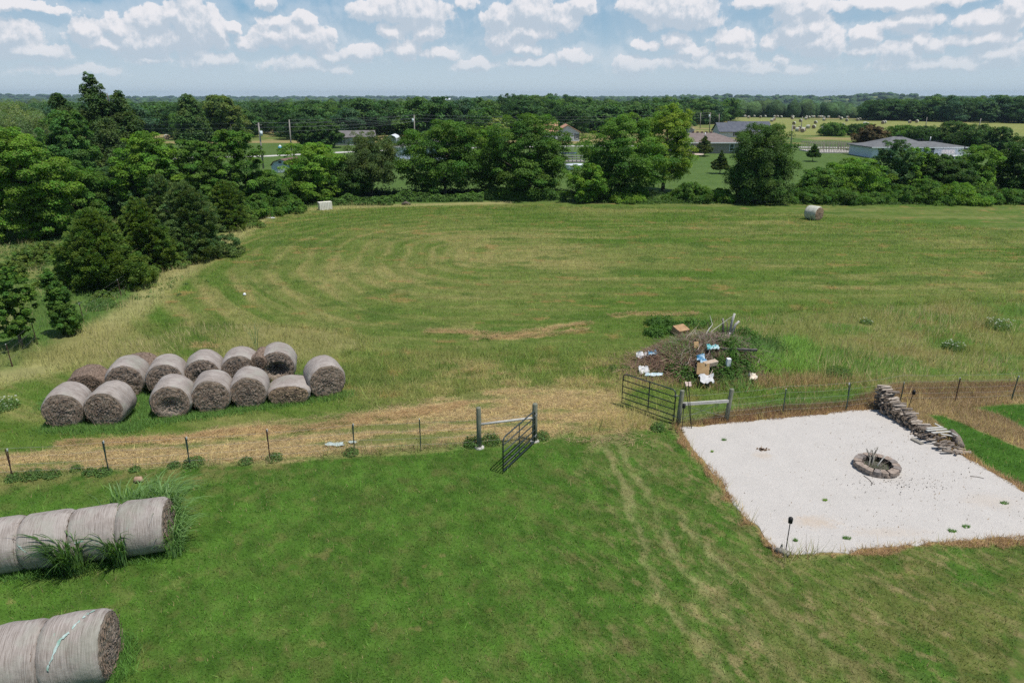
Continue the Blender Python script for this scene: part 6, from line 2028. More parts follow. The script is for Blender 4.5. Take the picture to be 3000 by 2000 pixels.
# ------------------------------------------------------------------ brush pile
def build_pile():
    zc = lambda u, v, z=0.0: P(1850 + u / 3.92, 900 + v / 3.92, z)
    c = Q(1632, 836)
    g = np.random.default_rng(33)
    rnd = random.Random(33)
    # heap surface: dry branches, thin tubes as 3 sided quads
    def heap(px, py):
        d = np.hypot((px - c.x) / 3.5, (py - c.y) / 2.6)
        return 1.22 * np.clip(1 - d ** 1.6, 0, 1)
    def on_heap(u, v, lift=0.06):
        z = 2.2
        while z > 0.02:
            p = zc(u, v, z)
            if float(heap(np.array([p.x]), np.array([p.y]))[0]) * 0.95 + 0.10 >= z:
                break
            z -= 0.03
        return zc(u, v, max(z, 0.03) + lift)

    # soil core of the heap
    n = 60
    gx, gy = np.meshgrid(np.linspace(-3.5, 3.5, n), np.linspace(-2.8, 2.8, n))
    hz = heap(gx + c.x, gy + c.y) * 0.86 + (fbm(gx * 2, gy * 2, 4, 3) - .5) * .3
    hz = np.where(heap(gx + c.x, gy + c.y) <= 0, -0.1, hz)
    V = np.stack([gx.ravel() + c.x, gy.ravel() + c.y, hz.ravel()], 1)
    i, j = np.meshgrid(np.arange(n - 1), np.arange(n - 1), indexing='ij')
    F = np.stack([i * n + j, i * n + j + 1, (i + 1) * n + j + 1, (i + 1) * n + j], -1).reshape(-1, 4)
    tag(link('debris_heap', np_mesh('debris_heap', V, F, M_noise('dark_litter', (0.08, 0.056, 0.041), (0.22, 0.16, 0.118), 7, .95, 1.0, dist=.1), None, True)), 'brown core of the brush heap behind the right gate', 'brush heap', kind='stuff')
    def sticks(name, lb, n, cx, cy_, sx, sy, L0, L1, r_, col, dirz, seed, main=None):
        g = np.random.default_rng(seed)
        x, y = cx + g.normal(size=n) * sx, cy_ + g.normal(size=n) * sy
        z = heap(x, y) + g.uniform(-.05, .22, n)
        a = g.uniform(0, 6.28, n) if main is None else main + g.normal(size=n) * .35
        L = g.uniform(L0, L1, n)
        e = g.normal(size=n) * .25 + dirz
        dx, dy, dz = np.cos(a) * np.cos(e) * L, np.sin(a) * np.cos(e) * L, np.sin(e) * L
        mid = np.stack([x, y, z], 1)
        dv = np.stack([dx, dy, dz], 1)
        A, B = mid - dv / 2, mid + dv / 2
        A[:, 2], B[:, 2] = np.maximum(A[:, 2], .02), np.maximum(B[:, 2], .04)
        M_ = (A + B) / 2 + g.normal(size=(n, 3)) * (L * .06)[:, None]
        M_[:, 2] = np.maximum(M_[:, 2], .03)
        sd_ = np.cross(dv, np.array([0, 0, 1.0]))
        sd_ /= np.linalg.norm(sd_, axis=1)[:, None] + 1e-6
        up = np.cross(sd_, dv)
        up /= np.linalg.norm(up, axis=1)[:, None] + 1e-6
        rr = (r_ * g.uniform(.5, 1.5, n))[:, None]
        Vv = np.empty((n, 9, 3))
        for k, (pt, f) in enumerate(((A, 1), (M_, .8), (B, .3))):
            Vv[:, 3 * k] = pt + sd_ * rr * f
            Vv[:, 3 * k + 1] = pt - sd_ * rr * f * .5 + up * rr * f * .9
            Vv[:, 3 * k + 2] = pt - sd_ * rr * f * .5 - up * rr * f * .9
        fs = []
        for k in range(2):
            for q in range(3):
                q2 = (q + 1) % 3
                fs.append([3 * k + q, 3 * k + q2, 3 * k + 3 + q2, 3 * k + 3 + q])
        fs = np.array(fs)
        F = (fs[None] + (np.arange(n) * 9)[:, None, None]).reshape(-1, 4)
        cc = np.array(col)[None] * g.uniform(.5, 1.5, n)[:, None]
        return tag(link(name, np_mesh(name, Vv.reshape(-1, 3), F, STRAW, np.repeat(cc, 9, axis=0), True)), lb, 'brush', kind='stuff')
    w = zc(400, 430)
    sticks('dead_brush', 'tangle of brown dead brush on the left half of the heap', 4200, on_heap(480, 500).x, on_heap(480, 500).y, 1.05, 0.8, .25, .9, .008, (0.36, 0.25, 0.185), .15, 1)
    sticks('dead_brush', 'grey dry branches across the top of the heap', 1100, on_heap(800, 380).x, on_heap(800, 380).y, 1.1, 0.6, .4, 1.3, .010, (0.32, 0.27, 0.23), .25, 2)
    sticks('dead_brush', 'pale dry branches running diagonally down the middle of the heap', 120, on_heap(790, 480).x, on_heap(790, 480).y, .35, .7, .8, 2.0, .011, (0.42, 0.36, 0.31), .35, 3, main=1.15)
    # standing pale poles
    for i, (a, b, r_, lb) in enumerate([((1130, 235), (1185, 72), .075, 'thick pale pole standing out of the back of the brush heap'), ((1150, 240), (1238, 158), .07, 'shorter pale pole leaning right out of the brush heap'), ((1115, 240), (1088, 140), .022, 'thin grey stick upright left of the thick pole'), ((1060, 230), (1048, 128), .06, 'grey broken limb standing in the middle back of heap'), ((1112, 340), (1130, 290), .05, 'short pale stub below the thick pole')]):
        base = zc(a[0], a[1], 0.9)
        hz = top_z(900 + b[1] / 3.92, base.y)
        xx = xw(1850 + b[0] / 3.92, 900 + b[1] / 3.92, base.y)
        mb = MB()
        mb.tube([(0, 0, -.5), ((xx - base.x) * .5, 0, (hz - base.z) * .5), (xx - base.x, 0, hz - base.z)], [r_, r_ * .9, r_ * .75], 8)
        tag(mb.build('pole', RAIL_WOOD if i in (0, 1, 4) else WOOD_GREY, None, base), lb, 'pole', 'poles sticking out of the brush heap')
    # long whip branch
    a, b = zc(680, 670, .3), zc(930, 200, 1.4)
    top = Vector((xw(1850 + 900 / 3.92, 900 + 90 / 3.92, b.y), b.y, top_z(900 + 90 / 3.92, b.y)))
    mb = MB()
    mb.tube([a, a.lerp(b, .4) + Vector((0, 0, .25)), a.lerp(b, .8) + Vector((0, 0, .15)), b, top], [.035, .03, .025, .018, .008], 6)
    mb.tube([a.lerp(b, .6) + Vector((0, 0, .2)), a.lerp(b, .95) + Vector((.9, 0, .5))], [.02, .006], 5)
    tag(mb.build('branch', RAIL_WOOD, None), 'longest bleached branch curving up over the heap', 'branch')
    # rubbish
    def sheet(name, lb, cat, cpx, w, h, mat, z, crump=.10, seed=1, rot=0.0, tilt=0.5):
        p = on_heap(*cpx, 0.18)
        r_ = random.Random(seed)
        n, m_ = 9, 7
        w, h = w * .62, h * .62
        V = []
        for q in range(m_):
            for k in range(n):
                V.append(Vector(((k / (n - 1) - .5) * w * (1 + r_.uniform(-.08, .08)), (q / (m_ - 1) - .5) * h * (1 + r_.uniform(-.1, .1)), r_.uniform(-1, 1) * crump)))
        M = Matrix.Rotation(rot, 3, 'Z') @ Matrix.Rotation(tilt, 3, 'X')
        V = [M @ v for v in V]
        V2 = [v + Vector((0, 0.02, -0.03)) for v in V]
        F = [(q * n + k, q * n + k + 1, (q + 1) * n + k + 1, (q + 1) * n + k) for q in range(m_ - 1) for k in range(n - 1)]
        mb = MB()
        mb.add(V, F, True)
        mb.add(V2, [f[::-1] for f in F], True)
        return tag(mb.build(name, mat, None, p), lb, cat)
    wp = M_noise('white_plastic_film', (0.40, 0.41, 0.42), (0.62, 0.62, 0.62), 6, .5, .4)
    bp_ = M_noise('blue_plastic_film', (0.05, 0.20, 0.36), (0.45, 0.58, 0.66), 5, .5, .3, lo=.42, hi=.6)
    tq = M_noise('teal_plastic', (0.05, 0.32, 0.34), (0.45, 0.55, 0.58), 5, .5, .3, lo=.42, hi=.6)
    card = M_noise('cardboard', (0.40, 0.25, 0.12), (0.52, 0.35, 0.18), 5, .9, .2)
    sheet('plastic_bag', 'crumpled white bag left of the brush heap', 'bag', (130, 545), .95, .5, wp, .2, .10, 1)
    sheet('plastic_bag', 'dark and blue crumpled bag right of the white one', 'bag', (240, 520), .6, .35, bp_, .25, .10, 2)
    sheet('plastic_bag', 'white crumpled sheet at the lower left of the heap', 'bag', (140, 715), .7, .6, wp, .15, .08, 3)
    sheet('plastic_bag', 'light blue sheet flat at the bottom left of the heap', 'bag', (260, 768), 1.2, .25, M_noise('light_blue_film', (.30, .45, .52), (.62, .68, .70), 6, .6, .3), .08, .05, 4)
    sheet('plastic_bag', 'blue and white bag above the cardboard box', 'bag', (815, 605), .65, .8, bp_, .75, .12, 5, .5, .8)
    sheet('plastic_sheet', 'teal and white plastic in the middle of the heap', 'plastic sheet', (935, 455), .85, .4, tq, 1.1, .08, 6, .15)
    sheet('plastic_sheet', 'large grey-white sheet below the cardboard box', 'plastic sheet', (865, 815), .95, .7, M_noise('grey_white_film', (.40, .41, .41), (.60, .60, .60), 3, .7, .4), .2, .08, 7)
    sheet('plastic_sheet', 'white sheet high on the heap among grey branches', 'plastic sheet', (730, 320), .8, .45, M_noise('dirty_white_film', (.42, .38, .33), (.64, .60, .55), 5, .8, .4), 1.45, .07, 8, .3)
    sheet('plastic_bag', 'cream crumpled paper in the weeds right of the heap', 'paper', (1400, 790), .5, .5, M_noise('cream_paper', (.55, .45, .33), (.75, .70, .62), 9, .8, .3), .25, .12, 9)
    sheet('cloth_rag', 'pale pink rag lying behind the hook rod', 'rag', (655, 880), .4, .4, M_noise('pink_rag', (.40, .30, .27), (.60, .50, .46), 9, .9, .3), .08, .05, 10)

    def boxy(name, lb, cat, cpx, dims, mat, z, rz, tx):
        p = on_heap(*cpx, 0.16) + Vector((0, -.05, 0))
        mb = MB()
        M = Matrix.Rotation(rz, 3, 'Z') @ Matrix.Rotation(tx, 3, 'X')
        mb.box((0, 0, 0), dims, M=M)
        return tag(mb.build(name, mat, None, p), lb, cat)
    boxy('cardboard_box', 'tan cardboard box lying tilted at the front of the heap', 'box', (818, 700), (.5, .10, .5), card, .45, -.25, -.35)
    boxy('cardboard_box', 'long opened carton behind the tilted tan box', 'box', (900, 640), (.7, .22, .2), M_noise('brown_carton', (.33, .25, .17), (.50, .42, .34), 5, .9, .2), .55, .5, .2)
    boxy('wooden_crate', 'dark box with orange wooden lid at the top left of the heap', 'crate', (560, 262), (.7, .55, .35), M_noise('orange_wood', (.28, .17, .09), (.42, .27, .15), 5, .9, .3), 1.35, .5, .3)
    boxy('board', 'orange broken board upright in the middle of the heap', 'board', (740, 425), (.22, .05, .28), card, 1.2, .2, -.3)
    boxy('plastic_jug', 'small white container in the greenery right of the box', 'jug', (1110, 625), (.16, .16, .34), WHITE, .75, .1, .1)
    boxy('wooden_beam', 'dark flat beam lying in the weeds right of the heap', 'beam', (1235, 478), (1.5, .12, .08), M_noise('dark_beam', (.05, .045, .04), (.12, .11, .10), 5, .9, .3), .95, -.12, .1)
    # vines and weeds over it: leaf masses
    def leaves(name, lb, spots, n, leaf, col, seed, asp=.7):
        g = np.random.default_rng(seed)
        S_ = np.array([[q.x, q.y, r_, zz] for q, r_, zz in spots])
        i = g.choice(len(S_), n, p=S_[:, 2] ** 2 / (S_[:, 2] ** 2).sum())
        d = g.normal(size=(n, 3))
        d /= np.linalg.norm(d, axis=1)[:, None]
        d[:, 2] = np.abs(d[:, 2])
        rr = g.uniform(.25, 1.35, n) * (.6 + .8 * fbm(d[:, 0] * 2.5 + i * 3.1, d[:, 1] * 2.5, seed, 2))
        x, y = S_[i, 0] + d[:, 0] * S_[i, 2] * rr, S_[i, 1] + d[:, 1] * S_[i, 2] * rr
        z = np.maximum(heap(x, y) - .05, 0) * (S_[i, 3] > 0) + d[:, 2] * S_[i, 2] * rr * .75 * (.5 + fbm(x * 2.4, y * 2.4, seed, 2))
        N = d + np.array([0, 0, .3]) + g.normal(size=(n, 3)) * .5
        N /= np.linalg.norm(N, axis=1)[:, None]
        V, F = leaf_quads(np.stack([x, y, z], 1), N, leaf, asp, g)
        cc = np.array(col)[None] * (g.uniform(.55, 1.5, n) * (.6 + .8 * fbm(x * 1.8, y * 1.8, seed + 3, 2)))[:, None]
        tag(link(name, np_mesh(name, V, F, LEAF, np.repeat(cc, 4, axis=0))), lb, 'vines', kind='stuff')
    sticks('dead_brush', 'brown brush showing between the vines on the right flank of the heap', 700, on_heap(1000, 520).x, on_heap(1000, 520).y, .8, .6, .3, 1.0, .009, (0.24, 0.17, 0.13), .2, 4)
    vin = [(on_heap(u, v), r_, 1) for u, v, r_ in ((310, 165, .55), (385, 200, .55), (450, 245, .42), (260, 280, .45), (560, 215, .42), (690, 195, .42), (820, 185, .38), (1100, 290, .42), (1290, 290, .42), (1350, 350, .45), (1075, 400, .36), (1100, 480, .42), (1200, 540, .5), (1000, 600, .3), (1050, 660, .4),
                                                   (540, 620, .26), (480, 700, .34), (600, 700, .34), (640, 770, .36), (1400, 440, .5), (1180, 430, .4), (1250, 620, .5), (1120, 720, .45), (700, 560, .2))]
    leaves('vines', 'leafy green vines climbing over the brush heap', vin, 42000, .085, (0.085, 0.175, 0.035), 81)
    wd = [(zc(1450, 560), .6, 0), (zc(1550, 520), .6, 0), (zc(1350, 620), .6, 0), (zc(1600, 640), .6, 0), (zc(1250, 700), .5, 0), (zc(1150, 760), .5, 0), (zc(700, 830), .5, 0), (zc(1000, 860), .45, 0), (zc(1080, 840), .4, 0), (zc(460, 800), .35, 0), (zc(1700, 560), .5, 0), (zc(1500, 430), .5, 0), (zc(1620, 450), .5, 0)]
    leaves('bank_weeds', 'leafy weeds on the bank right of the brush heap', wd, 22000, .085, (0.075, 0.145, 0.040), 82, .4)
    # blades of tall reed grass on the bank
    g = np.random.default_rng(84)
    ctr = [zc(u, v) for u, v in ((1800, 480), (1880, 560), (1900, 440), (1780, 620), (1700, 700), (1560, 760), (1900, 680), (1400, 560), (1500, 620), (1100, 830), (1170, 900), (1000, 740), (540, 700), (480, 650), (600, 640), (560, 740), (1650, 520), (1300, 700))]
    n = 9000
    i = g.integers(0, len(ctr), n)
    cx = np.array([q.x for q in ctr])
    cyy = np.array([q.y for q in ctr])
    x, y = cx[i] + g.normal(size=n) * .45, cyy[i] + g.normal(size=n) * .4
    z = np.maximum(heap(x, y) - .1, 0)
    cc = np.where((i < 7)[:, None], np.array([[0.14, 0.24, 0.05]]), np.array([[0.10, 0.18, 0.05]])) * g.uniform(.6, 1.5, n)[:, None]
    tag(link('reed_grass', blades('reed_grass', x, y, z, g.uniform(.3, .7, n), g.uniform(.02, .05, n), .95, cc * 1.25, BLADE, 85)), 'bright tall reed grass on the bank right of the heap', 'grass', kind='stuff')
    # yellow-brown tufts near the gate fence
    n = 5000
    q = zc(1500, 860)
    x, y = q.x + g.normal(size=n) * 2.2, q.y + g.normal(size=n) * .45
    tag(link('dry_weeds', blades('dry_weeds', x, y, np.zeros(n), g.uniform(.2, .55, n), g.uniform(.01, .03, n), .7, np.array([0.36, 0.27, 0.13])[None] * g.uniform(.5, 1.5, n)[:, None], STRAW, 86)), 'reddish dry weeds behind the gravel fence', 'weeds', kind='stuff')


# ------------------------------------------------------------------ houses
def window(t, x, z, w, h, y=-0.01, shutters=None, fm=None):
    fr = MB()
    for (cx, cz, dx, dz) in ((0, h / 2 + .05, w + .2, .1), (0, -h / 2 - .05, w + .2, .1), (-w / 2 - .05, 0, .1, h), (w / 2 + .05, 0, .1, h), (0, 0, w, .05)):
        fr.box((x + cx, y - .03, z + cz), (dx, .06, dz))
    o = fr.build('window', fm or WHITE, t)
    MB().box((x, y - .005, z), (w, .02, h)).build('pane', GLASS, o)
    if shutters:
        for sg in (-1, 1):
            MB().box((x + sg * (w / 2 + .28), y - .025, z), (.3, .04, h + .1)).build('shutter', shutters, o)


def hip_roof(L, W, z, rise, ov=.5, ridge=None):
    """returns MB; roof over 0..L x 0..W, ridge along x; ridge = (x0, x1)"""
    x0, x1, y0, y1 = -ov, L + ov, -ov, W + ov
    r0, r1 = ridge if ridge else (W / 2, L - W / 2)
    ym = W / 2
    V = [(x0, y0, z), (x1, y0, z), (x1, y1, z), (x0, y1, z), (r0, ym, z + rise), (r1, ym, z + rise)]
    mb = MB()
    mb.add(V, [(0, 1, 5, 4), (1, 2, 5), (2, 3, 4, 5), (3, 0, 4)])
    V2 = [(x, y, zz - .18) for x, y, zz in V[:4]]
    mb.add(V[:4] + V2, [(0, 4, 5, 1), (1, 5, 6, 2), (2, 6, 7, 3), (3, 7, 4, 0), (4, 7, 6, 5)])
    return mb


def vents(t, pts, mat, r_=.12):
    for p in pts:
        mb = MB()
        mb.box(p, (.42, .3, .28))
        mb.box(Vector(p) + Vector((0, 0, .17)), (.5, .38, .05))
        mb.build('roof_vent', mat, t)


def vent_pipe(t, p):
    mb = MB()
    mb.tube([p, Vector(p) + Vector((0, 0, .8))], .09, 8)
    mb.build('vent_pipe', WHITE, t)


def gable(t, x0, x1, y0, y1, zw, rise, wall, roof, ridge='x', ov=.4, fascia=None):
    """walls and a gabled roof; ridge along x or y"""
    w = MB()
    if ridge == 'x':
        ym = (y0 + y1) / 2
        for x in (x0, x1):
            w.add([(x, y0, 0), (x, y1, 0), (x, y1, zw), (x, ym, zw + rise), (x, y0, zw)], [(0, 1, 2, 3, 4)] if x == x1 else [(4, 3, 2, 1, 0)])
        w.add([(x0, y0, 0), (x1, y0, 0), (x1, y0, zw), (x0, y0, zw)], [(0, 1, 2, 3)])
        w.add([(x0, y1, 0), (x1, y1, 0), (x1, y1, zw), (x0, y1, zw)], [(3, 2, 1, 0)])
    else:
        xm = (x0 + x1) / 2
        for y in (y0, y1):
            w.add([(x0, y, 0), (x1, y, 0), (x1, y, zw), (xm, y, zw + rise), (x0, y, zw)], [(0, 1, 2, 3, 4)] if y == y0 else [(4, 3, 2, 1, 0)])
        w.add([(x0, y0, 0), (x0, y1, 0), (x0, y1, zw), (x0, y0, zw)], [(3, 2, 1, 0)])
        w.add([(x1, y0, 0), (x1, y1, 0), (x1, y1, zw), (x1, y0, zw)], [(0, 1, 2, 3)])
    w.build('wall', wall, t)
    r = MB()
    th = .14
    if ridge == 'x':
        ym = (y0 + y1) / 2
        sl = rise / (ym - y0)
        for sg, ye in ((-1, y0 - ov), (1, y1 + ov)):
            ze = zw - sl * ov
            V = [(x0 - ov, ye, ze), (x1 + ov, ye, ze), (x1 + ov, ym, zw + rise), (x0 - ov, ym, zw + rise)]
            V += [(a, b, c + th) for a, b, c in V]
            F = [(0, 1, 2, 3), (4, 7, 6, 5), (0, 4, 5, 1), (1, 5, 6, 2), (3, 7, 4, 0)]
            r.add(V, F if sg > 0 else [f[::-1] for f in F])
    else:
        xm = (x0 + x1) / 2
        sl = rise / (xm - x0)
        for sg, xe in ((-1, x0 - ov), (1, x1 + ov)):
            ze = zw - sl * ov
            V = [(xe, y0 - ov, ze), (xe, y1 + ov, ze), (xm, y1 + ov, zw + rise), (xm, y0 - ov, zw + rise)]
            V += [(a, b, c + th) for a, b, c in V]
            F = [(0, 1, 2, 3), (4, 7, 6, 5), (0, 4, 5, 1), (1, 5, 6, 2), (3, 7, 4, 0)]
            r.add(V, F if sg < 0 else [f[::-1] for f in F])
    r.build('roof', roof, t)


def walls(t, L, W, z, mat, z0=0.0):
    w = MB()
    w.box((L / 2, W / 2, (z + z0) / 2), (L, W, z - z0))
    w.build('wall', mat, t)


def build_houses():
    grey_sh = shingle('grey_shingle', (0.135, 0.125, 0.125), (0.19, 0.18, 0.175))
    mauve_sh = shingle('mauve_brown_shingle', (0.165, 0.13, 0.12), (0.225, 0.185, 0.17))
    blue_sh = shingle('slate_blue_shingle', (0.085, 0.095, 0.12), (0.13, 0.14, 0.165))
    dark_sh = shingle('medium_grey_shingle', (0.12, 0.125, 0.13), (0.185, 0.19, 0.195))
    orange_sh = shingle('terracotta_shingle', (0.42, 0.22, 0.14), (0.52, 0.30, 0.21))
    brown_sh = shingle('red_brown_shingle', (0.13, 0.075, 0.065), (0.20, 0.13, 0.115))
    wsid = siding('white_siding', (0.60, 0.64, 0.70), (0.70, 0.73, 0.78))
    bsid = siding('pale_blue_siding', (0.42, 0.52, 0.62), (0.52, 0.62, 0.70))
    gsid = siding('grey_white_siding', (0.50, 0.52, 0.54), (0.60, 0.61, 0.63))
    brick = M_noise('tan_brick', (0.25, 0.215, 0.175), (0.36, 0.315, 0.27), 22, .95, .2, (1, 1, 3))
    lbrick = M_noise('pale_brick', (0.36, 0.32, 0.29), (0.48, 0.44, 0.41), 22, .95, .2, (1, 1, 3))
    shut = M_noise('dark_shutter', (0.02, 0.025, 0.03), (0.04, 0.045, 0.05), 5, .7, .1)
    metal_w = M_noise('white_sheet_metal', (0.62, 0.66, 0.70), (0.76, 0.78, 0.80), 3, .4, .1, spec=.5)
    tan_metal = M_noise('grey_sheet_metal', (0.34, 0.38, 0.42), (0.46, 0.50, 0.54), 3, .5, .1, (6, 1, 1))

    def at(u, v, d=None):
        p = P(u, v)
        return p
    # tan brick hip house
    p = at(1984, 450)
    q = at(2168, 450)
    L = (q - p).length
    t = thing('brick_house', 'tan brick bungalow with mauve-brown hipped roof behind the tree row', 'house', p, math.atan2((q - p).y, (q - p).x))
    walls(t, L, 9, 2.15, brick)
    zr = top_z(389, p.y + 4.5) - 2.35
    hip_roof(L, 9, 2.35, zr, .55, (3.2, L - 4.7)).build('roof', mauve_sh, t)
    MB().box((L / 2, -.56, 2.26), (L + 1.1, .04, .2)).build('fascia', WHITE, t)
    k = L / 184
    for u in (2026.5, 2051.7, 2141.8):
        window(t, (u - 1984) * k, 1.25, .85, 1.35)
    window(t, (2006 - 1984) * k, 1.2, .6, 1.3)
    vents(t, [(x, 4.5, 2.35 + zr + .05) for x in (4.2, 5.2, 6.2, 7.2, 8.2)], brown_sh)
    vent_pipe(t, (6.5, 2.8, 2.35 + zr * .62))
    mb = MB()
    mb.box((1.2 + 1.9, -1.3, .5), (.6, .5, .5))
    mb.box((1.2 + 1.9, -1.3, .85), (.7, .55, .2))
    for sx in (-.2, .2):
        mb.box((3.1 + sx, -1.3, .15), (.05, .4, .3))
    o = mb.build('barbecue_grill', BLACK, None, p)
    o.rotation_euler = t.rotation_euler
    tag(o, 'black barbecue grill on the round patio of the tan brick house', 'grill')
    mb = MB()
    mb.tube([(0, 0, -.02), (0, 0, .03)], 2.0, 24)
    tag(mb.build('patio', M_noise('pink_concrete', (0.48, 0.38, 0.32), (0.58, 0.47, 0.40), 3), None, P(2036, 452)), kind='structure')
    # blue-grey roofed white house
    p = P(2108, 403)
    q = P(2262, 403)
    L = (q - p).length
    t = thing('white_house', 'white house with slate-blue gabled roof below the far bale field', 'house', p, math.atan2((q - p).y, (q - p).x))
    k = L / 154
    zr = top_z(356, p.y + 4)
    gable(t, 4.0 * 1.0, L, 1.2, 9.5, 1.9, zr - 1.9 - .15, gsid, blue_sh, 'x', .5)
    gable(t, 0, 6.0, 0.0, 8.2, 1.8, top_z(361, p.y) - 1.9, gsid, blue_sh, 'x', .45)
    window(t, (2164 - 2108) * k * .88, 1.05, 1.2, 1.1, -.01, shut)
    MB().box(((2180 - 2108) * k, 1.15, .85), (1.0, .08, 1.7)).build('door', shut, t)
    for u in (2176, 2184):
        MB().box(((u - 2108) * k, .2, .85), (.14, .14, 1.7)).build('porch_post', WHITE, t)
    window(t, (2200 - 2108) * k, 1.0, 1.2, 1.0, 1.19, shut)
    # long grey hipped house
    p = P(2553, 463)
    q = P(2822, 463)
    L = (q - p).length
    t = thing('white_house', 'long white house with grey hipped roof and raised deck at the right', 'house', p, math.atan2((q - p).y, (q - p).x))
    k = L / 269
    z = 2.15
    walls(t, L, 10, z, wsid)
    ze = z
    base = hip_roof(L, 10, ze, top_z(414, p.y + 5) - ze, .5, (3.8, L - 4.2))
    base.build('roof', dark_sh, t)
    xm = (2658 - 2553) * k
    zt = top_z(400, p.y + 5)
    mb = MB()
    W2 = 5.4
    mb.add([(xm - W2, -.52, ze + .02), (xm + W2, -.52, ze + .02), (xm + W2, 10.5, ze + .02), (xm - W2, 10.5, ze + .02), (xm - .9, 5, zt), (xm + .9, 5, zt)], [(0, 1, 5, 4), (1, 2, 5), (2, 3, 4, 5), (3, 0, 4)])
    mb.build('roof_peak', dark_sh, t)
    MB().box((L / 2, -.51, ze - .1), (L + 1, .04, .18)).build('fascia', WHITE, t)
    for u in (2686,):
        window(t, (u - 2553) * k, 1.5, 1.1, .8)
    window(t, (2705 - 2553) * k, 1.35, .5, 1.3, fm=wsid)
    window(t, (2727 - 2553) * k, 1.35, .8, 1.6, fm=wsid)
    window(t, (2578 - 2553) * k, 1.35, .9, 1.2)
    vents(t, [((u - 2553) * k, 5, top_z(v, p.y + 5)) for u, v in ((2658, 399), (2668, 400), (2702, 411), (2714, 411), (2724, 410), (2735, 410), (2760, 415), (2771, 415), (2782, 415), (2792, 415))], shut)
    vent_pipe(t, ((2661 - 2553) * k, 2.6, zt - 1.7))
    vent_pipe(t, ((2742 - 2553) * k, 3.2, ze + 1.0))
    # deck as a part
    x0, x1 = (2728 - 2553) * k, (2815 - 2553) * k
    dk = MB()
    dk.box(((x0 + x1) / 2, -1.5, .55), (x1 - x0, 2.8, .12))
    dk.box(((x0 + x1) / 2, -2.88, .9), (x1 - x0, .05, .10))
    dk.box(((x0 + x1) / 2, -2.88, 1.35), (x1 - x0, .07, .08))
    n = 22
    for i in range(n + 1):
        dk.box((x0 + (x1 - x0) * i / n, -2.88, .95), (.06, .05, .8))
    for i in range(5):
        dk.box((x0 + (x1 - x0) * i / 4, -2.8, .25), (.14, .14, .5))
    dk.build('deck', WHITE, t)
    MB().box(((2795 - 2553) * k, -2.7, 1.5), (.14, .14, 2.2)).build('porch_post', shut, t)
    g = random.Random(1)
    for i in range(4):
        mb = MB()
        mb.box((0, 0, .42), (.55, .5, .06))
        mb.box((0, .25, .75), (.55, .06, .65))
        for a in (-1, 1):
            mb.box((a * .28, 0, .6), (.06, .5, .06))
            for b in (-1, 1):
                mb.box((a * .25, b * .22, .2), (.05, .05, .4))
        pp = t.matrix_basis @ Vector(((2748 + i * 9.5 - 2553) * k, -1.6, .61))
        o = mb.build('deck_chair', M_noise('pale_pink_plastic', (.62, .52, .52), (.78, .74, .74), 4, .5, 0), None, p + Matrix.Rotation(t.rotation_euler[2], 3, 'Z') @ Vector(((2748 + i * 9.5 - 2553) * k, -1.6, .61)))
        tag(o, 'pale plastic chair in the row on the raised deck', 'chair', 'chairs on the raised deck')
    # white house with grey hip roof, left centre
    p = P(1157, 470)
    q = P(1310, 470)
    L = (q - p).length
    t = thing('white_house', 'white house with grey hipped roof peeping between the elm and the wide tree', 'house', p, math.atan2((q - p).y, (q - p).x))
    k = L / 153
    walls(t, L, 8, 2.6, wsid)
    zr = top_z(404, p.y + 4) - 2.6
    hip_roof(L, 8, 2.6, zr, .5, (4.4, L - 4.4)).build('roof', grey_sh, t)
    MB().box((L / 2, -.51, 2.5), (L + 1, .04, .18)).build('fascia', WHITE, t)
    window(t, (1190 - 1157) * k, 1.5, .7, .8, fm=wsid)
    window(t, (1265 - 1157) * k, 1.4, .9, 1.2)
    MB().box((L / 2, -.25, .12), (L, .5, .22)).build('plinth', WHITE, t)
    # long grey roof house
    p = P(968, 427)
    q = P(1098, 425)
    L = (q - p).length
    t = thing('brick_house', 'long low pale-brick house with plain grey gable roof behind dark yard trees', 'house', p, math.atan2((q - p).y, (q - p).x))
    k = L / 130
    gable(t, 0, L, 0, 8.5, 2.05, top_z(383, p.y + 4.2) - 2.2, lbrick, grey_sh, 'x', .5)
    window(t, (996 - 968) * k, 1.15, 1.5, 1.2, -.01, shut)
    window(t, (1062 - 968) * k, 1.15, 1.0, 1.0, -.01, shut)
    MB().box(((1030 - 968) * k, -.03, 1.0), (.9, .06, 2.0)).build('door', gsid, t)
    # orange roofed
    p = P(1651, 414)
    t = thing('white_house', 'small white house with orange roof and dark shutters in the tree gap', 'house', p + Vector((-2.2, 0, 0)), R(0))
    gable(t, 0, 6.6, 0, 9, 2.5, 1.75, gsid, orange_sh, 'y', .35)
    window(t, 3.0, 1.35, .7, 1.3, -.01, shut)
    window(t, 5.9, 1.35, .5, 1.3, -.01, shut)
    t2 = MB()
    gable(t, -7, 0.5, 3, 9.5, 2.5, 2.3, gsid, orange_sh, 'x', .4)
    # white shed with ribs
    p = P(1985, 391.5)
    t = thing('metal_shed', 'white metal shed with open grey front behind the tan brick house', 'shed', p, 0)
    L = 48 * p.y / 2090
    gable(t, 0, L, 0, 9, top_z(380, p.y), top_z(369.5, p.y) - top_z(380, p.y), tan_metal, metal_w, 'y', .35)
    MB().box((L / 2, -.03, 2.1), (L * .86, .05, .12)).build('door_track', WHITE, t)
    MB().box((L / 2, -.05, 1.0), (L * .7, .06, 1.9)).build('door', tan_metal, t)
    # arched carport
    p = P(1134, 424)
    t = thing('carport', 'white-framed steel carport behind the hipped white house', 'carport', p, 0)
    W = 28 * p.y / 2075
    h = top_z(397, p.y)
    prof = [(0, 0), (0, h * .66), (W * .18, h * .86), (W * .5, h), (W * .82, h * .86), (W, h * .66), (W, 0)]
    mb = MB()
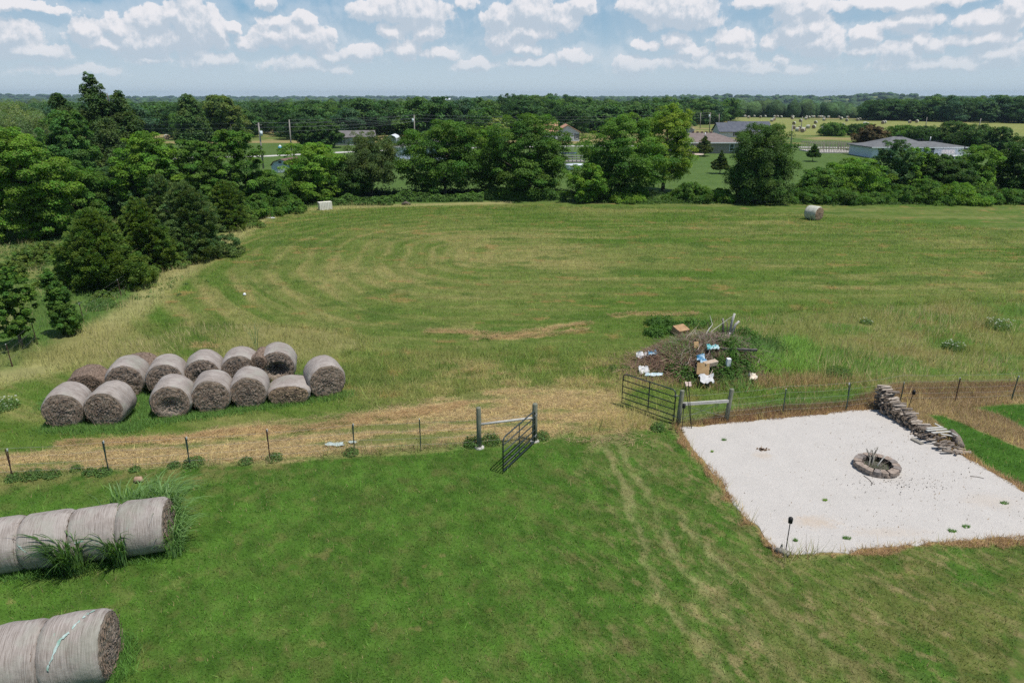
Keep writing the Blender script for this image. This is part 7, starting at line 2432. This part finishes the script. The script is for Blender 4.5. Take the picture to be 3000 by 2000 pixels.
    for y_ in (0, 2, 4, 6):
        MB().tube([(a, y_, b) for a, b in prof], .07, 6).build('frame', WHITE, t)
    mb = MB()
    pr = prof[1:6]
    V = [(a, y_, b + .08) for y_ in (-.1, 6.1) for a, b in pr] + [(a, y_, b + .14) for y_ in (-.1, 6.1) for a, b in pr]
    mb.add(V, [(i, i + 1, 5 + i + 1, 5 + i) for i in range(4)] + [(10 + i, 15 + i, 15 + i + 1, 10 + i + 1) for i in range(4)] + [(i, 10 + i, 11 + i, i + 1) for i in range(4)])
    mb.build('roof', metal_w, t)
    MB().box((W / 2, 6, h * .33), (W, .05, h * .62)).build('back_panel', bsid, t)
    # gambrel shed
    p = P(797, 506)
    t = thing('garden_shed', 'pale blue barn-shaped shed with brown roof below the transformer pole', 'shed', p, R(-12))
    W = 3.6
    h = top_z(467, p.y)
    prof = [(0, 0), (0, h * .52), (W * .14, h * .80), (W * .5, h * .98), (W * .86, h * .80), (W, h * .52), (W, 0)]
    mb = MB()
    for y_, rv in ((0, False), (5, True)):
        f = tuple(range(7))
        mb.add([(a, y_, b) for a, b in prof], [f if rv else f[::-1]])
    mb.add([(0, 0, 0), (0, 5, 0), (0, 5, h * .52), (0, 0, h * .52)], [(3, 2, 1, 0)])
    mb.add([(W, 0, 0), (W, 5, 0), (W, 5, h * .52), (W, 0, h * .52)], [(0, 1, 2, 3)])
    mb.build('wall', bsid, t)
    mb = MB()
    pr = [(-.12, h * .50)] + prof[2:5] + [(W + .12, h * .50)]
    V = [(a, y_, b + .04) for y_ in (-.2, 5.2) for a, b in pr] + [(a, y_, b + .12) for y_ in (-.2, 5.2) for a, b in pr]
    mb.add(V, [(i, i + 1, 6 + i, 5 + i) for i in range(4)] + [(10 + i, 15 + i, 16 + i, 11 + i) for i in range(4)] + [(i, 10 + i, 11 + i, i + 1) for i in range(4)])
    mb.build('roof', brown_sh, t)
    MB().box((W * .45, -.03, h * .8), (.5, .06, .3)).build('vent', shut, t)
    MB().box((W * .5, -.04, h * .3), (1.4, .06, h * .55)).build('door', wsid, t)
    # barns and roofs glimpsed at the left
    for (u0, u1, v0, v1, d, wm, rm, lb) in ((258, 318, 450, 482, 118, brick, brown_sh, 'red-brown roofed house half hidden by the left trees'), (112, 160, 418, 445, 150, bsid, bsid, 'pale blue roofed building glimpsed between the left trees'),
                                            (128, 162, 331, 345, 420, wsid, metal_w, 'bright white barn roof in the far left woods'), (1438, 1482, 340, 362, 238, lbrick, blue_sh, 'dark-roofed house beside the pale willow'), (1150, 1200, 385, 395, 300, wsid, metal_w, 'x')):
        if lb == 'x':
            continue
        x0, x1 = xw(u0, v0, d), xw(u1, v0, d)
        zt = top_z(v0, d)
        zl = min(2.6, zt * .5) if d < 400 else zt - 3
        t = thing('far_house', lb, 'house', (x0, d, 0))
        gable(t, 0, x1 - x0, 0, 8, zl, zt - zl, wm, rm, 'x', .4)
        window(t, (x1 - x0) * .5, zl * .55, 1, min(1.2, zl * .4), -.01)
    # white far sheds on the distant land
    for (u, v, w, d, lb) in ((462, 300, 9, 1500, 'tiny white shed on the distant land, leftmost'), (512, 301, 8, 1700, 'tiny white shed on the distant land right of the leftmost'), (822, 302, 18, 1300, 'pale long far shed above the central wood'), (1305, 288, 14, 2300, 'tiny white farm roof right on the horizon line')):
        x0 = xw(u, v, d)
        zz = float(terrain(x0, d))
        zt = max(top_z(v, d), zz + 9)
        t = thing('far_shed', lb, 'shed', (x0, d, zz))
        gable(t, 0, w * d / 2110, 0, 14, max(3, (zt - zz) * .75), (zt - zz) * .25, wsid, metal_w, 'x', .4)
    # timber stud frame on a slab
    a, b = P(2392, 449), P(2517, 449)
    L = (b - a).length
    t = thing('stud_frame', 'bare timber wall frame of a building site on a pale slab', 'timber frame', a, math.atan2((b - a).y, (b - a).x))
    Dp = 9.0
    h = top_z(423, a.y) * .93
    MB().box((L / 2, Dp / 2, .1), (L + .4, Dp + .4, .2)).build('slab', CONCRETE, t)
    pw = M_noise('raw_timber', (0.26, 0.22, 0.17), (0.42, 0.37, 0.30), 5, .9, .1, (5, 5, .5))
    rnd = random.Random(3)
    for (y_, n, hh) in ((0, 26, h), (4.5, 14, h), (Dp, 22, h)):
        for i in range(n + 1):
            MB().box((L * i / n + rnd.uniform(-.06, .06), y_, .2 + hh / 2), (.07, .11, hh)).build('stud', pw, t)
        for z_ in (.24, .2 + hh, .2 + hh + .06):
            MB().box((L / 2, y_, z_), (L, .10, .05)).build('plate', pw, t)
    for x_ in (0, L):
        for i in range(1, 9):
            MB().box((x_, Dp * i / 9, .2 + h / 2), (.10, .06, h)).build('stud', pw, t)
        MB().box((x_, Dp / 2, .2 + h), (.10, Dp, .06)).build('plate', pw, t)
    m_ = MB()
    m_.tube([(L * .86, 0, .2), (L * .98, 0, h)], .05, 4)
    m_.tube([(L * .0, 0, .2), (L * .06, 0, h)], .05, 4)
    m_.build('brace', pw, t)
    # pool with deck
    a = P(1657, 492)
    t = thing('pool_deck', 'grey timber deck with railing behind the round white pool', 'deck', a + Vector((0, 3.2, 0)))
    W = 60 * a.y / 2050
    mb = MB()
    mb.box((W / 2, 1.4, .7), (W, 2.8, .12))
    mb.build('platform', WOOD_GREY, t)
    for i in range(6):
        MB().box((W * i / 5, 0, .95), (.14, .14, 1.9)).build('post', WOOD_GREY, t)
    for z_ in (1.1, 1.45, 1.82):
        MB().box((W / 2, -.09, z_), (W, .05, .16)).build('rail', RAIL_WOOD, t)
    t = thing('swimming_pool', 'round above-ground white pool seen through the hedge gap', 'pool', P(1690, 499) + Vector((0, 1.6, 0)))
    mb = MB()
    mb.tube([(0, 0, 0), (0, 0, .75)], 1.9, 28)
    mb.build('wall', WHITE, t)
    mb = MB()
    mb.tube([(0, 0, .74), (0, 0, .82)], 2.0, 28)
    mb.build('rim', WHITE, t)
    mb = MB()
    mb.tube([(0, 0, .80), (0, 0, .83)], 1.8, 28)
    mb.build('cover', M_noise('pool_cover', (.50, .56, .60), (.64, .70, .74), 4), t)
    # trampoline
    p = P(1665, 462)
    t = thing('trampoline', 'round trampoline with blue pad and white net poles behind the deck', 'trampoline', p + Vector((0, 1, 0)))
    mb = MB()
    mb.tube([(0, 0, .80), (0, 0, .86)], 1.75, 28)
    mb.build('pad', M_noise('blue_pad', (.03, .07, .18), (.06, .12, .26), 4, .6), t)
    mb = MB()
    mb.tube([(0, 0, .84), (0, 0, .88)], 1.4, 28)
    mb.build('mat', BLACK, t)
    for k_ in range(6):
        a_ = k_ * math.pi / 3
        mb = MB()
        mb.tube([(1.75 * math.cos(a_), 1.75 * math.sin(a_), 0), (1.75 * math.cos(a_), 1.75 * math.sin(a_), 2.3)], .03, 6)
        mb.build('pole', WIRE, t)
    # globe on a post
    p = P(822, 445)
    t = thing('garden_globe', 'blue and white globe-shaped ornament on a post on the far lawn', 'ornament', p)
    MB().tube([(0, 0, 0), (0, 0, .7)], .05, 6).build('post', WHITE, t)
    MB().tube([(0, 0, .6), (0, 0, .72), (0, 0, .95), (0, 0, 1.15)], [.2, .42, .48, .36], 14).build('lower_half', M_noise('sky_blue_paint', (.10, .32, .46), (.16, .42, .55), 4), t)
    MB().tube([(0, 0, 1.15), (0, 0, 1.3), (0, 0, 1.45), (0, 0, 1.5)], [.36, .28, .14, .03], 14).build('upper_half', WHITE, t)
    # driveway
    mb = MB()
    pts = [Vector((x, y, 0)) for x, y in DRIVE]
    V = []
    for i, p in enumerate(pts):
        d = (pts[min(i + 1, len(pts) - 1)] - pts[max(i - 1, 0)]).normalized()
        nrm = Vector((-d.y, d.x, 0))
        V += [p + nrm * 1.7 + Vector((0, 0, .03)), p - nrm * 1.7 + Vector((0, 0, .03))]
    mb.add(V, [(2 * i, 2 * i + 1, 2 * i + 3, 2 * i + 2) for i in range(len(pts) - 1)])
    tag(mb.build('driveway', M_noise('pale_drive_gravel', (0.42, 0.405, 0.38), (0.54, 0.52, 0.49), 2, .95, .2)), kind='structure')
    # utility poles
    GP = 'wooden utility poles behind the field'
    pw = M_noise('pole_wood', (0.20, 0.185, 0.165), (0.32, 0.30, 0.27), 5, .9, .2, (3, 3, .3))
    tops = {}
    for key, ub, vb, ut, vt, tr, lb in [('a', 772, 494, 757, 360, True, 'leaning grey pole with transformer, left of the other in the near lawn pair'), ('b', 854, 445, 847, 351, False, 'plain grey pole on the far lawn right of the transformer pole'), ('c', 1216, 430, 1213, 337, True, 'pole with transformer rising behind the hipped white house'),
                                        ('d', 1688, 378, 1688, 326, True, 'distant pole in the gap above the orange-roofed house'), ('e', 2051, 377, 2053, 331, False, 'leftmost of the three close poles above the tan brick house'), ('f', 2078, 388, 2081, 330, True, 'middle of the three close poles, with transformer'),
                                        ('g', 2106, 378, 2107, 334, False, 'rightmost of the three close poles, next to the slate-blue roof'), ('h', 2317, 427, 2322, 366, False, 'pole right of the dome-shaped tree by the white drive'), ('i', 2346, 385, 2351, 342, False, 'thin pole standing in the far bale field'),
                                        ('j', 2711, 376, 2716, 344, False, 'leaning pole before the dark wood, left of the last one'), ('k', 2865, 386, 2874, 347, False, 'last pole at the right, before the dark wood')]:
        p = P(ub, vb)
        h = top_z(vt, p.y)
        xt = xw(ut, vt, p.y) - p.x
        t = thing('utility_pole', lb, 'utility pole', p, group=GP)
        MB().tube([(0, 0, -.3), (xt, 0, h)], [.17, .12], 8).build('pole', pw, t)
        if key in 'af':
            MB().box((xt * .97, 0, h - .35), (1.1, .1, .1)).build('crossarm', pw, t)
        if tr:
            z_ = h * .78 if key == 'a' else h * .84
            MB().tube([(xt * .8 + (.3 if key == 'a' else -.3), -.1, z_ - .45), (xt * .8 + (.3 if key == 'a' else -.3), -.1, z_ + .35)], .24, 10).build('transformer', M_noise('light_steel', (.50, .58, .60), (.62, .68, .70), 4), t)
        tops[key] = Vector((p.x + xt, p.y, h))
    wm = M_noise('power_line', (0.16, 0.17, 0.18), (0.24, 0.25, 0.26), 5, .6, 0)
    left = Vector((-110, 150, 7.2))
    for (A_, B_, lb) in ((left, tops['a'], 'power lines running left from the transformer pole'), (tops['a'], tops['c'], 'power lines between the transformer pole and the house pole'), (tops['b'], tops['c'], 'power line from the plain lawn pole to the house pole'), (tops['c'], tops['f'], 'long power lines crossing behind the wide trees'), (tops['d'], tops['f'], 'power lines from the distant pole to the three close poles'), (tops['f'], tops['g'], 'short power line between the two right close poles')):
        mb = MB()
        for dz in (0, -.75, -1.5):
            pts = []
            for i in range(13):
                f = i / 12
                q = A_.lerp(B_, f)
                q.z += dz - 4 * f * (1 - f) * (A_ - B_).length * .008
                pts.append(q)
            mb.tube(pts, .018, 4, False)
        tag(mb.build('power_line', wm), lb, 'power line')


def build_haze():
    mb = MB()
    x0, x1, y0, y1, z0, z1 = -6900, 6900, -6900, 6900, -30, 62
    mb.box(((x0 + x1) / 2, (y0 + y1) / 2, (z0 + z1) / 2), (x1 - x0, y1 - y0, z1 - z0))
    m = D.materials.new('haze')
    m.use_nodes = True
    t = NT(m.node_tree)
    out = t.n('ShaderNodeOutputMaterial')
    v = t.n('ShaderNodeVolumePrincipled')
    v.inputs['Color'].default_value = (0.45, 0.60, 0.78, 1)
    v.inputs['Density'].default_value = 0.00010
    v.inputs['Anisotropy'].default_value = 0.0
    t.t.links.new(v.outputs[0], out.inputs['Volume'])
    tag(mb.build('haze', m), kind='stuff')


build_ground()
build_far_woods()
build_houses()
build_fences()
build_pad()
build_firepit()
build_firewood()
build_small()
build_bales()
build_reeds()
build_pile()
build_trees()
build_grass()
build_haze()
